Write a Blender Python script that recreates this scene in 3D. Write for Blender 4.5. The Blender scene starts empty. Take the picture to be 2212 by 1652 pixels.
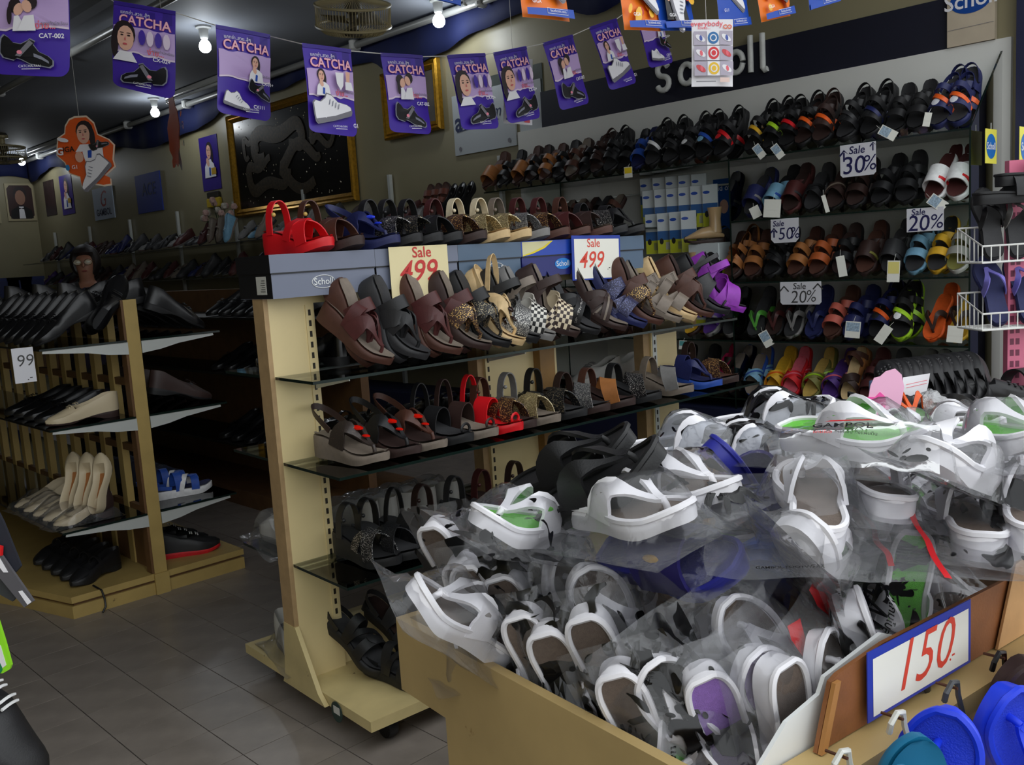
import bpy, math, random
from math import sin, cos, pi, radians, sqrt
from mathutils import Vector, Matrix
from mathutils.geometry import tessellate_polygon
from mathutils import noise as mnoise

# ------------------------------------------------------------ camera, light, exposure
SC = bpy.context.scene
COL = SC.collection
random.seed(7)
FPX = 2026.7                                    # focal length in photo pixels (2212 x 1652)
YAW, PITCH, ROLL = .7633, -.1362, -.0626
CAM = Vector((-.8901, -3.4919, 1.3087))
_f = Vector((sin(YAW)*cos(PITCH), cos(YAW)*cos(PITCH), sin(PITCH)))
_r0 = Vector((cos(YAW), -sin(YAW), 0)); _u0 = _r0.cross(_f)
RIGHT = _r0*cos(ROLL) + _u0*sin(ROLL); UP = -_r0*sin(ROLL) + _u0*cos(ROLL); FWD = _f
cd = bpy.data.cameras.new('camera'); cam = bpy.data.objects.new('camera', cd); COL.objects.link(cam)
cd.sensor_width = 36; cd.lens = 36*FPX/2212; cd.clip_start = .02
cam.matrix_world = Matrix(((RIGHT.x, UP.x, -FWD.x, CAM.x), (RIGHT.y, UP.y, -FWD.y, CAM.y),
                           (RIGHT.z, UP.z, -FWD.z, CAM.z), (0, 0, 0, 1)))
SC.camera = cam
wd = bpy.data.worlds.new('world'); SC.world = wd; wd.use_nodes = True
_bg = wd.node_tree.nodes['Background']
_bg.inputs[0].default_value = (.93, .97, 1, 1); _bg.inputs[1].default_value = 1.75     # bright overcast street sky
SC.view_settings.view_transform = 'Standard'; SC.view_settings.look = 'None'
SC.view_settings.gamma = 1; SC.view_settings.use_curve_mapping = False
SC.view_settings.exposure = 0.0
SC.cycles.transparent_max_bounces = 20
SC.cycles.max_bounces = 7; SC.cycles.diffuse_bounces = 4; SC.cycles.glossy_bounces = 3; SC.cycles.caustics_reflective = False; SC.cycles.caustics_refractive = False
BULB_W = 3.6

def ray(x, y):
    return RIGHT*((x-1106)/FPX) + UP*(-(y-826)/FPX) + FWD
def hit(x, y, n, c):                            # photo pixel -> point on the plane n.p = c
    n = Vector(n); d = ray(x, y); return CAM + d*((c - n.dot(CAM))/n.dot(d))
def atz(x, y, z): return hit(x, y, (0, 0, 1), z)
def atx(x, y, X): return hit(x, y, (1, 0, 0), X)
def atd(x, y, d): return CAM + ray(x, y)*d      # at a known depth
class Frame:                                    # a piece of furniture: u to the right, v towards the street
    def __init__(s, x, y, deg):
        a = radians(deg); s.o = Vector((x, y, 0)); s.u = Vector((cos(a), sin(a), 0)); s.v = Vector((sin(a), -cos(a), 0)); s.a = a
    def w(s, u, v, z): return s.o + s.u*u + s.v*v + Vector((0, 0, z))
    def loc(s, q): d = q - s.o; return Vector((d.dot(s.u), d.dot(s.v), q.z))
    def atv(s, x, y, v): return s.loc(hit(x, y, s.v, s.o.dot(s.v)+v))
    def mat(s, u=0, v=0, z=0): return Matrix.Translation(s.w(u, v, z)) @ Matrix.Rotation(s.a, 4, 'Z')    # local axes: u, -v, z
RACK = Frame(.448, -1.10, -3.5)
LEFT = Frame(.27, .28, 0)
BIN = Frame(.08, -2.13, -7.27)

# ------------------------------------------------------------ materials
def lin(c):
    f = lambda v: v/12.92 if v <= .04045 else ((v+.055)/1.055)**2.4
    return tuple(f(v/255) for v in c)
MATS = {}
def mat(name, rgb, rough=.5, metal=0., var=0., vs=30., bump=0., bs=200., spec=.5, wear=None, sheen=0.):
    if name in MATS: return MATS[name]
    m = bpy.data.materials.new(name); m.use_nodes = True; MATS[name] = m
    nt = m.node_tree; N, L = nt.nodes, nt.links; b = N['Principled BSDF']
    c = lin(rgb); b.inputs['Base Color'].default_value = (*c, 1); b.inputs['Roughness'].default_value = rough
    b.inputs['Metallic'].default_value = metal; b.inputs['Specular IOR Level'].default_value = spec
    if var or bump or wear:
        tc = N.new('ShaderNodeTexCoord')
    if var:
        n = N.new('ShaderNodeTexNoise'); n.inputs['Scale'].default_value = vs; n.inputs['Detail'].default_value = 5
        r = N.new('ShaderNodeMapRange'); r.inputs[1].default_value = .3; r.inputs[2].default_value = .7
        r.inputs[3].default_value = 1-var; r.inputs[4].default_value = 1+var*.6
        mx = N.new('ShaderNodeMix'); mx.data_type = 'RGBA'; mx.blend_type = 'MULTIPLY'; mx.inputs[0].default_value = 1
        mx.inputs[6].default_value = (*c, 1)
        L.new(tc.outputs['Object'], n.inputs['Vector']); L.new(n.outputs[0], r.inputs[0]); L.new(r.outputs[0], mx.inputs[7])
        L.new(mx.outputs[2], b.inputs['Base Color'])
        if wear:                                 # chips and grime with shapes of their own
            n2 = N.new('ShaderNodeTexNoise'); n2.inputs['Scale'].default_value = wear[1]; n2.inputs['Detail'].default_value = 8
            n2.inputs['Roughness'].default_value = .7
            r2 = N.new('ShaderNodeMapRange'); r2.inputs[1].default_value = wear[2]; r2.inputs[2].default_value = wear[2]+.04
            m2 = N.new('ShaderNodeMix'); m2.data_type = 'RGBA'; m2.inputs[7].default_value = (*lin(wear[0]), 1)
            L.new(tc.outputs['Object'], n2.inputs['Vector']); L.new(n2.outputs[0], r2.inputs[0]); L.new(r2.outputs[0], m2.inputs[0])
            L.new(mx.outputs[2], m2.inputs[6]); L.new(m2.outputs[2], b.inputs['Base Color'])
    if bump:
        n = N.new('ShaderNodeTexNoise'); n.inputs['Scale'].default_value = bs; n.inputs['Detail'].default_value = 3
        bp = N.new('ShaderNodeBump'); bp.inputs['Strength'].default_value = bump; bp.inputs['Distance'].default_value = .002
        L.new(tc.outputs['Object'], n.inputs['Vector']); L.new(n.outputs[0], bp.inputs['Height']); L.new(bp.outputs[0], b.inputs['Normal'])
    return m
def emit(name, rgb, s):
    if name in MATS: return MATS[name]
    m = mat(name, rgb); b = m.node_tree.nodes['Principled BSDF']
    b.inputs['Emission Color'].default_value = (*lin(rgb), 1); b.inputs['Emission Strength'].default_value = s
    return m
def film(name, tint=(240, 243, 243), gloss=.06, rough=.12, haze=.06, wrinkle=.5, ws=40., ink=None, ior=1.45):
    """clear sheet: glass pane or plastic bag; ink = (rgb, scale, threshold) for printed splashes"""
    if name in MATS: return MATS[name]
    m = bpy.data.materials.new(name); m.use_nodes = True; MATS[name] = m
    nt = m.node_tree; N, L = nt.nodes, nt.links
    for n in list(N): N.remove(n)
    out = N.new('ShaderNodeOutputMaterial'); tr = N.new('ShaderNodeBsdfTransparent'); gl = N.new('ShaderNodeBsdfGlossy')
    df = N.new('ShaderNodeBsdfDiffuse'); df.inputs[0].default_value = (.85, .86, .88, 1)
    tr.inputs[0].default_value = (*lin(tint), 1); gl.inputs['Roughness'].default_value = rough
    m1 = N.new('ShaderNodeMixShader'); m2 = N.new('ShaderNodeMixShader'); m1.inputs[0].default_value = haze
    L.new(tr.outputs[0], m1.inputs[1]); L.new(df.outputs[0], m1.inputs[2])
    fr = N.new('ShaderNodeFresnel'); fr.inputs[0].default_value = ior
    ad = N.new('ShaderNodeMath'); ad.operation = 'MULTIPLY_ADD'; ad.inputs[1].default_value = .55 if wrinkle else 1.; ad.inputs[2].default_value = gloss
    L.new(fr.outputs[0], ad.inputs[0]); L.new(ad.outputs[0], m2.inputs[0])
    L.new(m1.outputs[0], m2.inputs[1]); L.new(gl.outputs[0], m2.inputs[2])
    last = m2
    tc = N.new('ShaderNodeTexCoord')
    if wrinkle:
        n = N.new('ShaderNodeTexNoise'); n.inputs['Scale'].default_value = ws; n.inputs['Detail'].default_value = 2; n.inputs['Distortion'].default_value = 1.5
        bp = N.new('ShaderNodeBump'); bp.inputs['Strength'].default_value = wrinkle; bp.inputs['Distance'].default_value = .01
        L.new(tc.outputs['Object'], n.inputs['Vector']); L.new(n.outputs[0], bp.inputs['Height'])
        for q in (gl, df, fr): L.new(bp.outputs[0], q.inputs['Normal'])
    if ink:
        n = N.new('ShaderNodeTexNoise'); n.inputs['Scale'].default_value = ink[1]; n.inputs['Detail'].default_value = 1.2; n.inputs['Distortion'].default_value = .9
        r = N.new('ShaderNodeMapRange'); r.inputs[1].default_value = ink[2]; r.inputs[2].default_value = ink[2]+.012
        pb = N.new('ShaderNodeBsdfPrincipled'); pb.inputs['Base Color'].default_value = (*lin(ink[0]), 1); pb.inputs['Roughness'].default_value = .18
        m3 = N.new('ShaderNodeMixShader'); oi = N.new('ShaderNodeObjectInfo')
        mp = N.new('ShaderNodeVectorMath'); mp.operation = 'MULTIPLY_ADD'; mp.inputs[1].default_value = (1, .55, 1)
        cx = N.new('ShaderNodeCombineXYZ'); mu = N.new('ShaderNodeMath'); mu.operation = 'MULTIPLY'; mu.inputs[1].default_value = 40
        L.new(oi.outputs['Random'], mu.inputs[0]); L.new(mu.outputs[0], cx.inputs[0]); L.new(mu.outputs[0], cx.inputs[1])
        L.new(tc.outputs['Object'], mp.inputs[0]); L.new(cx.outputs[0], mp.inputs[2]); L.new(mp.outputs[0], n.inputs['Vector'])
        L.new(n.outputs[0], r.inputs[0]); L.new(r.outputs[0], m3.inputs[0])
        L.new(last.outputs[0], m3.inputs[1]); L.new(pb.outputs[0], m3.inputs[2]); last = m3
    L.new(last.outputs[0], out.inputs[0])
    return m
def speckle(name, base, dots, scale=900., thr=.3, rough=.4, metal=0.):
    """strap set with small stones"""
    if name in MATS: return MATS[name]
    m = mat(name, base, rough); nt = m.node_tree; N, L = nt.nodes, nt.links; b = N['Principled BSDF']
    tc = N.new('ShaderNodeTexCoord'); v = N.new('ShaderNodeTexVoronoi'); v.inputs['Scale'].default_value = scale
    r = N.new('ShaderNodeMath'); r.operation = 'LESS_THAN'; r.inputs[1].default_value = thr
    hs = N.new('ShaderNodeMath'); hs.operation = 'GREATER_THAN'; hs.inputs[1].default_value = .45
    mu = N.new('ShaderNodeMath'); mu.operation = 'MULTIPLY'
    mx = N.new('ShaderNodeMix'); mx.data_type = 'RGBA'; mx.inputs[6].default_value = (*lin(base), 1); mx.inputs[7].default_value = (*lin(dots), 1)
    sep = N.new('ShaderNodeSeparateColor')
    L.new(tc.outputs['Object'], v.inputs['Vector']); L.new(v.outputs['Distance'], r.inputs[0]); L.new(v.outputs['Color'], sep.inputs[0])
    L.new(sep.outputs[0], hs.inputs[0]); L.new(r.outputs[0], mu.inputs[0]); L.new(hs.outputs[0], mu.inputs[1])
    L.new(mu.outputs[0], mx.inputs[0]); L.new(mx.outputs[2], b.inputs['Base Color'])
    m2 = N.new('ShaderNodeMath'); m2.operation = 'MULTIPLY'; m2.inputs[1].default_value = .7
    L.new(mu.outputs[0], m2.inputs[0]); L.new(m2.outputs[0], b.inputs['Metallic'])
    return m
def checker(name, a, b2, scale):
    if name in MATS: return MATS[name]
    m = mat(name, a, .4); N, L = m.node_tree.nodes, m.node_tree.links
    c = N.new('ShaderNodeTexChecker'); c.inputs['Color1'].default_value = (*lin(a), 1); c.inputs['Color2'].default_value = (*lin(b2), 1)
    c.inputs['Scale'].default_value = 1
    uv = N.new('ShaderNodeUVMap'); mp = N.new('ShaderNodeVectorMath'); mp.operation = 'MULTIPLY'; mp.inputs[1].default_value = (scale[0], scale[1], 1)
    L.new(uv.outputs[0], mp.inputs[0]); L.new(mp.outputs[0], c.inputs['Vector']); L.new(c.outputs[0], N['Principled BSDF'].inputs['Base Color'])
    return m
def C(r, g, b, rough=.5, **k): return mat('paint_%d_%d_%d_%d' % (r, g, b, int(rough*100)), (r, g, b), rough, **k)

# ------------------------------------------------------------ meshes and objects
class MB:
    def __init__(s): s.v = []; s.f = []; s.mi = []; s.uv = {}; s.cur = 0
    def add(s, vs, fs):
        o = len(s.v); s.v += [Vector(p) for p in vs]
        for f in fs: s.f.append([o+i for i in f]); s.mi.append(s.cur)
        return s
    def box(s, c, d, R=None):
        h = Vector(d)/2; c = Vector(c); vs = []
        for z in (-1, 1):
            for y in (-1, 1):
                for x in (-1, 1):
                    p = Vector((x*h.x, y*h.y, z*h.z)); vs.append(c + (R @ p if R else p))
        return s.add(vs, [(0, 2, 3, 1), (4, 5, 7, 6), (0, 1, 5, 4), (2, 6, 7, 3), (0, 4, 6, 2), (1, 3, 7, 5)])
    def bbox(s, a, b): return s.box([(a[i]+b[i])/2 for i in range(3)], [abs(b[i]-a[i]) for i in range(3)])
    def rbox(s, c, d, r, R=None):                # box with chamfered vertical and horizontal edges
        h = Vector(d)/2; c = Vector(c); r = min(r, h.x*.9, h.y*.9, h.z*.9)
        rings = []
        for z, k in ((-h.z, r), (-h.z+r, 0), (h.z-r, 0), (h.z, r)):
            x, y = h.x-k, h.y-k; q = r
            rings.append([(x-q, -y, z), (x, -y+q, z), (x, y-q, z), (x-q, y, z), (-x+q, y, z), (-x, y-q, z), (-x, -y+q, z), (-x+q, -y, z)])
        vs = [c + (R @ Vector(p) if R else Vector(p)) for g in rings for p in g]; fs = []
        for k in range(3):
            for i in range(8): fs.append((k*8+i, k*8+(i+1) % 8, k*8+8+(i+1) % 8, k*8+8+i))
        fs.append(tuple(range(7, -1, -1))); fs.append(tuple(range(24, 32)))
        return s.add(vs, fs)
    def prism(s, poly, z0, z1, fn=None):         # polygon in xy extruded along z, then mapped by fn
        n = len(poly); fn = fn or (lambda p: p)
        vs = [fn(Vector((x, y, z0))) for x, y in poly] + [fn(Vector((x, y, z1))) for x, y in poly]
        fs = [(i, (i+1) % n, n+(i+1) % n, n+i) for i in range(n)]
        o = len(s.v); s.add(vs, fs)
        for t in tessellate_polygon([[Vector((x, y, 0)) for x, y in poly]]):
            s.f.append([o+t[2], o+t[1], o+t[0]]); s.mi.append(s.cur); s.f.append([o+n+t[0], o+n+t[1], o+n+t[2]]); s.mi.append(s.cur)
        return s
    def flat(s, poly, fn=None):
        fn = fn or (lambda p: p); o = len(s.v); s.v += [fn(Vector((x, y, 0))) for x, y in poly]
        for t in tessellate_polygon([[Vector((x, y, 0)) for x, y in poly]]):
            a, b, c = (Vector(poly[i]) for i in t)
            s.f.append([o+i for i in (t if (b-a).cross(c-a) > 0 else t[::-1])]); s.mi.append(s.cur)
        return s
    def tube(s, pts, r, n=6, closed=False, ends=True):
        pts = [Vector(p) for p in pts]; m = len(pts); rings = []; up = Vector((0, 0, 1)); prev = None
        for i, p in enumerate(pts):
            t = (pts[(i+1) % m] - pts[i-1]) if closed else (pts[min(i+1, m-1)] - pts[max(i-1, 0)])
            t.normalize()
            a = prev - t*prev.dot(t) if prev is not None else (up - t*up.dot(t))
            if a.length < 1e-4: a = Vector((1, 0, 0)) - t*t.x
            a.normalize(); prev = a; b = t.cross(a); rr = r[i] if isinstance(r, (list, tuple)) else r
            rings.append([p + (a*cos(2*pi*k/n) + b*sin(2*pi*k/n))*rr for k in range(n)])
        vs = [q for g in rings for q in g]; fs = []
        for i in range(m if closed else m-1):
            j = (i+1) % m
            for k in range(n): fs.append((i*n+k, i*n+(k+1) % n, j*n+(k+1) % n, j*n+k))
        if ends and not closed: fs.append(tuple(range(n-1, -1, -1))); fs.append(tuple(range((m-1)*n, m*n)))
        return s.add(vs, fs)
    def lathe(s, prof, n=16, fn=None):           # (radius, z) profile
        fn = fn or (lambda p: p); m = len(prof)
        vs = [fn(Vector((r*cos(2*pi*k/n), r*sin(2*pi*k/n), z))) for r, z in prof for k in range(n)]
        fs = [(i*n+k, i*n+(k+1) % n, (i+1)*n+(k+1) % n, (i+1)*n+k) for i in range(m-1) for k in range(n)]
        fs.append(tuple(range(n-1, -1, -1))); fs.append(tuple(range((m-1)*n, m*n)))
        return s.add(vs, fs)
    def ball(s, c, r, n=8, sc=(1, 1, 1)):
        c = Vector(c); m = max(4, n//2)
        return s.lathe([(max(1e-4, r*sin(pi*i/m)), -r*cos(pi*i/m)) for i in range(m+1)], n, lambda p: c + Vector((p.x*sc[0], p.y*sc[1], p.z*sc[2])))
    def grid(s, nu, nv, fn, uv=False):
        o = len(s.v); s.v += [Vector(fn(i/nu, j/nv)) for i in range(nu+1) for j in range(nv+1)]
        for i in range(nu):
            for j in range(nv):
                q = [o+i*(nv+1)+j, o+(i+1)*(nv+1)+j, o+(i+1)*(nv+1)+j+1, o+i*(nv+1)+j+1]
                if uv: s.uv[len(s.f)] = [(i/nu, j/nv), ((i+1)/nu, j/nv), ((i+1)/nu, (j+1)/nv), (i/nu, (j+1)/nv)]
                s.f.append(q); s.mi.append(s.cur)
        return s
    def band(s, rows, uv=True):                  # rows of 4-point cross sections: a closed strap
        o = len(s.v); n = len(rows)
        for r in rows: s.v += [Vector(p) for p in r]
        for i in range(n-1):
            for k in range(4):
                if uv and k == 0: s.uv[len(s.f)] = [(i/(n-1), 0), ((i+1)/(n-1), 0), ((i+1)/(n-1), 1), (i/(n-1), 1)]
                a, b = (k, (k+1) % 4)
                s.f.append([o+i*4+a, o+i*4+4+a, o+i*4+4+b, o+i*4+b]); s.mi.append(s.cur)
        s.f.append([o+3, o+2, o+1, o]); s.mi.append(s.cur); q = o+(n-1)*4; s.f.append([q, q+1, q+2, q+3]); s.mi.append(s.cur)
        return s
    def xf(s, M): s.v = [M @ p for p in s.v]; return s
    def mesh(s, name, smooth=True, ang=40):
        me = bpy.data.meshes.new(name); me.from_pydata([tuple(p) for p in s.v], [], s.f)
        if s.uv:
            lay = me.uv_layers.new(name='UVMap'); k = 0
            for i, f in enumerate(s.f):
                u = s.uv.get(i)
                for j in range(len(f)):
                    lay.data[k].uv = u[j] if u else (0, 0); k += 1
        if any(s.mi): me.polygons.foreach_set('material_index', s.mi)
        me.update()
        if smooth:
            me.polygons.foreach_set('use_smooth', [True]*len(s.f)); me.set_sharp_from_angle(angle=radians(ang))
        return me
    def build(s, name, m, parent=None, smooth=True, ang=40, M=None):
        return obj(name, s.mesh(name, smooth, ang), m, parent, M)
def obj(name, me, m=None, parent=None, M=None):
    o = bpy.data.objects.new(name, me); COL.objects.link(o)
    for i, q in enumerate(m if isinstance(m, (list, tuple)) else [m]):
        if q is None: continue
        if len(me.materials) <= i: me.materials.append(None)
        o.material_slots[i].link = 'OBJECT'; o.material_slots[i].material = q
    if parent is not None: o.parent = parent
    if M is not None: o.matrix_local = M
    return o
def tag(o, label, cat, group=None, kind=None):
    if label: o['label'] = label
    if cat: o['category'] = cat
    if group: o['group'] = group
    if kind: o['kind'] = kind
    return o
def thing(name, label, cat, M=None, group=None):
    o = bpy.data.objects.new(name, None); COL.objects.link(o); o.empty_display_size = .05
    if M is not None: o.matrix_world = M
    return tag(o, label, cat, group)
def struct(o): o['kind'] = 'structure'; return o
_txt = {}
def text_mesh(body, size=1., bold=0., shear=0., align='CENTER'):
    """flat lettering: vertices and triangles around the origin (cached)"""
    key = (body, bold, shear, align)
    if key not in _txt:
        cu = bpy.data.curves.new('lettering', 'FONT'); cu.body = body; cu.size = 1; cu.offset = bold; cu.shear = shear
        cu.align_x = align; cu.align_y = 'CENTER'; cu.resolution_u = 3
        o = bpy.data.objects.new('lettering', cu); me = o.to_mesh()
        vs = [(v.co.x, v.co.y) for v in me.vertices]; fs = [tuple(p.vertices) for p in me.polygons]
        o.to_mesh_clear(); bpy.data.objects.remove(o); bpy.data.curves.remove(cu); _txt[key] = (vs, fs)
    vs, fs = _txt[key]
    return [(x*size, y*size) for x, y in vs], fs
def lettering(body, fn, size, name, m, parent, bold=0., shear=0., at=(0, 0), rot=0., sx=1.):
    vs, fs = text_mesh(body, size, bold, shear); ca, sa = cos(rot), sin(rot)
    b = MB(); b.add([fn(Vector((at[0]+(x*ca*sx-y*sa), at[1]+(x*sx*sa+y*ca), 0))) for x, y in vs], fs)
    return b.build(name, m, parent, smooth=False)
def axes(x, y, z, o):
    return Matrix(((x.x, y.x, z.x, o.x), (x.y, y.y, z.y, o.y), (x.z, y.z, z.z, o.z), (0, 0, 0, 1)))
def lean(P, dh, alpha, L):
    """matrix for a shoe whose toe tip rests at P, pointing along dh, heel raised by alpha"""
    dh = Vector(dh).normalized(); Z = Vector((0, 0, 1))
    y = dh*cos(alpha) - Z*sin(alpha); z = dh*sin(alpha) + Z*cos(alpha); x = y.cross(z)
    return axes(x, y, z, Vector(P) - y*L)
ORD = ['first', 'second', 'third', 'fourth', 'fifth', 'sixth', 'seventh', 'eighth', 'ninth', 'tenth', 'eleventh', 'twelfth', 'thirteenth',
       'fourteenth', 'fifteenth', 'sixteenth', 'seventeenth', 'eighteenth', 'nineteenth', 'twentieth', 'twenty-first', 'twenty-second',
       'twenty-third', 'twenty-fourth', 'twenty-fifth', 'twenty-sixth', 'twenty-seventh', 'twenty-eighth', 'twenty-ninth', 'thirtieth',
       'thirty-first', 'thirty-second', 'thirty-third', 'thirty-fourth', 'thirty-fifth', 'thirty-sixth']
def ss(a, b, t):
    t = max(0., min(1., (t-a)/(b-a))); return t*t*(3-2*t)

# ------------------------------------------------------------ the setting
XW, YB, ZC, YF = 3.85, 11.2, 3.08, -2.45         # side wall, back wall, ceiling, shop front
m_wall = mat('wall_paint', (150, 142, 112), .4, var=.08, vs=1.5, bump=.1, bs=60)
m_white_wall = mat('pale_wall_paint', (228, 222, 222), .5, var=.05, vs=2)
m_ceil = mat('ceiling_paint', (136, 140, 148), .7, var=.12, vs=1.2)
m_tile = mat('floor_tile_glaze', (140, 131, 123), .3, var=.2, vs=9, bump=.05, bs=90)
m_grout = mat('floor_grout', (16, 15, 14), .9)
m_pave = mat('street_paving', (120, 116, 110), .9, var=.15, vs=6)
b = MB(); b.bbox((-3.2, YF, -.12), (XW, YB, -.004)); floor = struct(b.build('floor', m_grout))
struct(MB().bbox((-9, -14, -.14), (9, YF, -.06)).build('floor_street', m_pave))
tile_me = MB().bbox((.0015, .0015, -.006), (.1985, .1985, 0)).mesh('floor_tile')
near, rest = [], MB()
for i in range(-16, 19):
    for j in range(-12, 30):
        c = Vector((i*.2+.1, j*.2+.1, 0)); d = c - CAM; dz = d.dot(FWD)
        if dz > .3:
            x, y = 1106+FPX*d.dot(RIGHT)/dz, 826-FPX*d.dot(UP)/dz
            if -60 < x < 1000 and 1090 < y < 1700: near.append((dz, i, j)); continue
        rest.bbox((i*.2+.0015, j*.2+.0015, -.006), (min(i*.2+.1985, XW), j*.2+.1985, 0))
near.sort()
for k, (dz, i, j) in enumerate(near):
    if k < 300: obj('floor_tile', tile_me, m_tile, floor, Matrix.Translation((i*.2, j*.2, 0)))
    else: rest.bbox((i*.2+.0015, j*.2+.0015, -.006), (i*.2+.1985, j*.2+.1985, 0))
rest.bbox((-3.2, 6.0, -.006), (XW, YB, 0))
o = rest.build('floor_tiling', m_tile, floor, smooth=False); o['kind'] = 'stuff'
struct(MB().bbox((XW, -3.3, -.12), (XW+.12, YB, ZC)).build('wall_right', m_wall))
struct(MB().bbox((-3.32, -4.6, -.12), (-3.2, YB, ZC)).build('wall_left', m_wall))  # stretch past the shop front is added, unseen, to shade the bin's left
struct(MB().bbox((-3.32, YB, -.12), (XW+.12, YB+.12, ZC)).build('wall_back', m_wall))
struct(MB().bbox((-3.32, -2.05, ZC), (XW+.12, YB+.12, ZC+.12)).build('ceiling', m_ceil))
b = MB()
for X in (.2, 1.62): b.bbox((X, YF, ZC-.05), (X+.09, YB, ZC))
struct(b.build('trim_1', m_ceil))                # ceiling battens
# scalloped cloth valance under the ceiling
m_val = mat('valance_cloth', (14, 26, 74), .8, var=.1, vs=8)
prof = [(11.1, 2.74), (10.2, 2.86), (9.2, 2.74), (8.16, 2.86), (6.94, 2.73), (5.91, 2.78), (4.99, 2.92), (4.2, 2.9), (3.53, 2.95), (2.86, 2.9), (2.4, 2.71), (1.94, 2.8), (1.5, 2.87),
        (.94, 2.9), (.4, 2.74), (-.1, 2.88), (-.7, 2.76), (-1.3, 2.88), (-2.3, 2.76)]
def zval(Y):
    for (a, za), (c, zc) in zip(prof, prof[1:]):
        if c <= Y <= a: t = (a-Y)/(a-c); return za + (zc-za)*(.5-.5*cos(pi*t))
    return 2.8
def val(u, v):
    Y = 11.15 - u*13.5; z0 = zval(Y); return (3.79 + .012*sin(Y*14), Y, ZC + (z0-ZC)*v)
o = MB().grid(160, 2, val).build('wall_valance', m_val)
so = o.modifiers.new('thick', 'SOLIDIFY'); so.thickness = .006
tag(o, 'navy cloth valance with scalloped hem along the side wall', 'valance')
def val2(u, v):
    X = -3.1 + u*6.88; z0 = 2.79 + .05*cos(X*5.2+.5); return (X, YB-.05 + .01*sin(X*14), ZC + (z0-ZC)*v)
o = MB().grid(80, 2, val2).build('wall_valance', m_val); so = o.modifiers.new('thick', 'SOLIDIFY'); so.thickness = .006
tag(o, 'navy cloth valance with scalloped hem along the back wall', 'valance')
# pale board and navy post at the street end of the side wall
struct(MB().bbox((3.80, -3.3, 0), (3.849, -2.06, ZC)).build('trim_2', m_white_wall))
struct(MB().bbox((3.76, -2.06, 0), (3.849, -1.99, ZC)).build('trim_3', mat('navy_paint', (26, 30, 62), .5)))

# ------------------------------------------------------------ ceiling lamps, tubes, conduit, fans
m_bulb = emit('lit_bulb', (235, 245, 255), 28.)
m_bake = mat('lamp_holder', (205, 205, 200), .4)
m_pipe = mat('conduit', (150, 150, 146), .35, .2)
hold_me = MB().lathe([(.055, 0), (.055, -.012), (.036, -.02), (.03, -.075), (.026, -.085)], 20).mesh('lamp_holder')
bulb_me = MB().lathe([(.012, -.08), (.02, -.095), (.036, -.115), (.044, -.14), (.04, -.163), (.025, -.18), (.002, -.186)], 20).mesh('bulb')
BULBS = [(948, 45, 'above the aisle beside the wall cabinet'), (335, 243, 'over the gold framed dragon picture'), (47, 350, 'near the back wall portraits'),
         (443, 100, 'between the banner string and the fan'), (28, 130, 'behind the leftmost purple banners')]
lampxy = []
for x, y, w in BULBS:
    p = atz(x, y, ZC-.14); lampxy.append(p)
    t = thing('ceiling_bulb', 'lit white bulb in a round ceiling holder ' + w, 'light bulb', Matrix.Translation((p.x, p.y, ZC)), 'bulbs on the ceiling')
    obj('lamp_holder', hold_me, m_bake, t); obj('bulb', bulb_me, m_bulb, t)
    ld = bpy.data.lights.new('bulb_light', 'POINT'); ld.energy = BULB_W; ld.color = (.92, .97, 1); ld.shadow_soft_size = .045
    lo = bpy.data.objects.new('bulb_light', ld); COL.objects.link(lo); lo.parent = t; lo.location = (0, 0, -.24)
for k, p in enumerate(lampxy[:3]):
    t = thing('tube_fixture', 'unlit fluorescent tube on its batten beside the bulb ' + BULBS[k][2], 'tube light', Matrix.Translation((p.x+.02, p.y-.85, ZC)), 'tube fixtures on the ceiling')
    MB().rbox((0, 0, -.03), (.05, 1.2, .05), .008).build('batten', m_bake, t)
    MB().tube([(0, -.58, -.075), (0, .58, -.075)], .014, 10).build('tube', mat('unlit_tube', (225, 228, 228), .15), t)
    for s in (-1, 1): MB().rbox((0, s*.59, -.07), (.03, .02, .05), .004).build('end_cap', m_bake, t)
for X, nm in ((lampxy[0].x+.16, 'along the side wall row of bulbs'), (1.95, 'across the middle of the ceiling')):
    t = thing('conduit_pipe', 'grey conduit pipe under the ceiling ' + nm, 'pipe', Matrix.Translation((X, 0, ZC)))
    MB().tube([(0, -2.3, -.05), (0, 11, -.05)], .028, 10).build('pipe', m_pipe, t)
    for k in range(9): MB().rbox((0, -1.6+k*1.5, -.045), (.1, .05, .09), .015).build('saddle_clip', m_bake, t)
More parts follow.
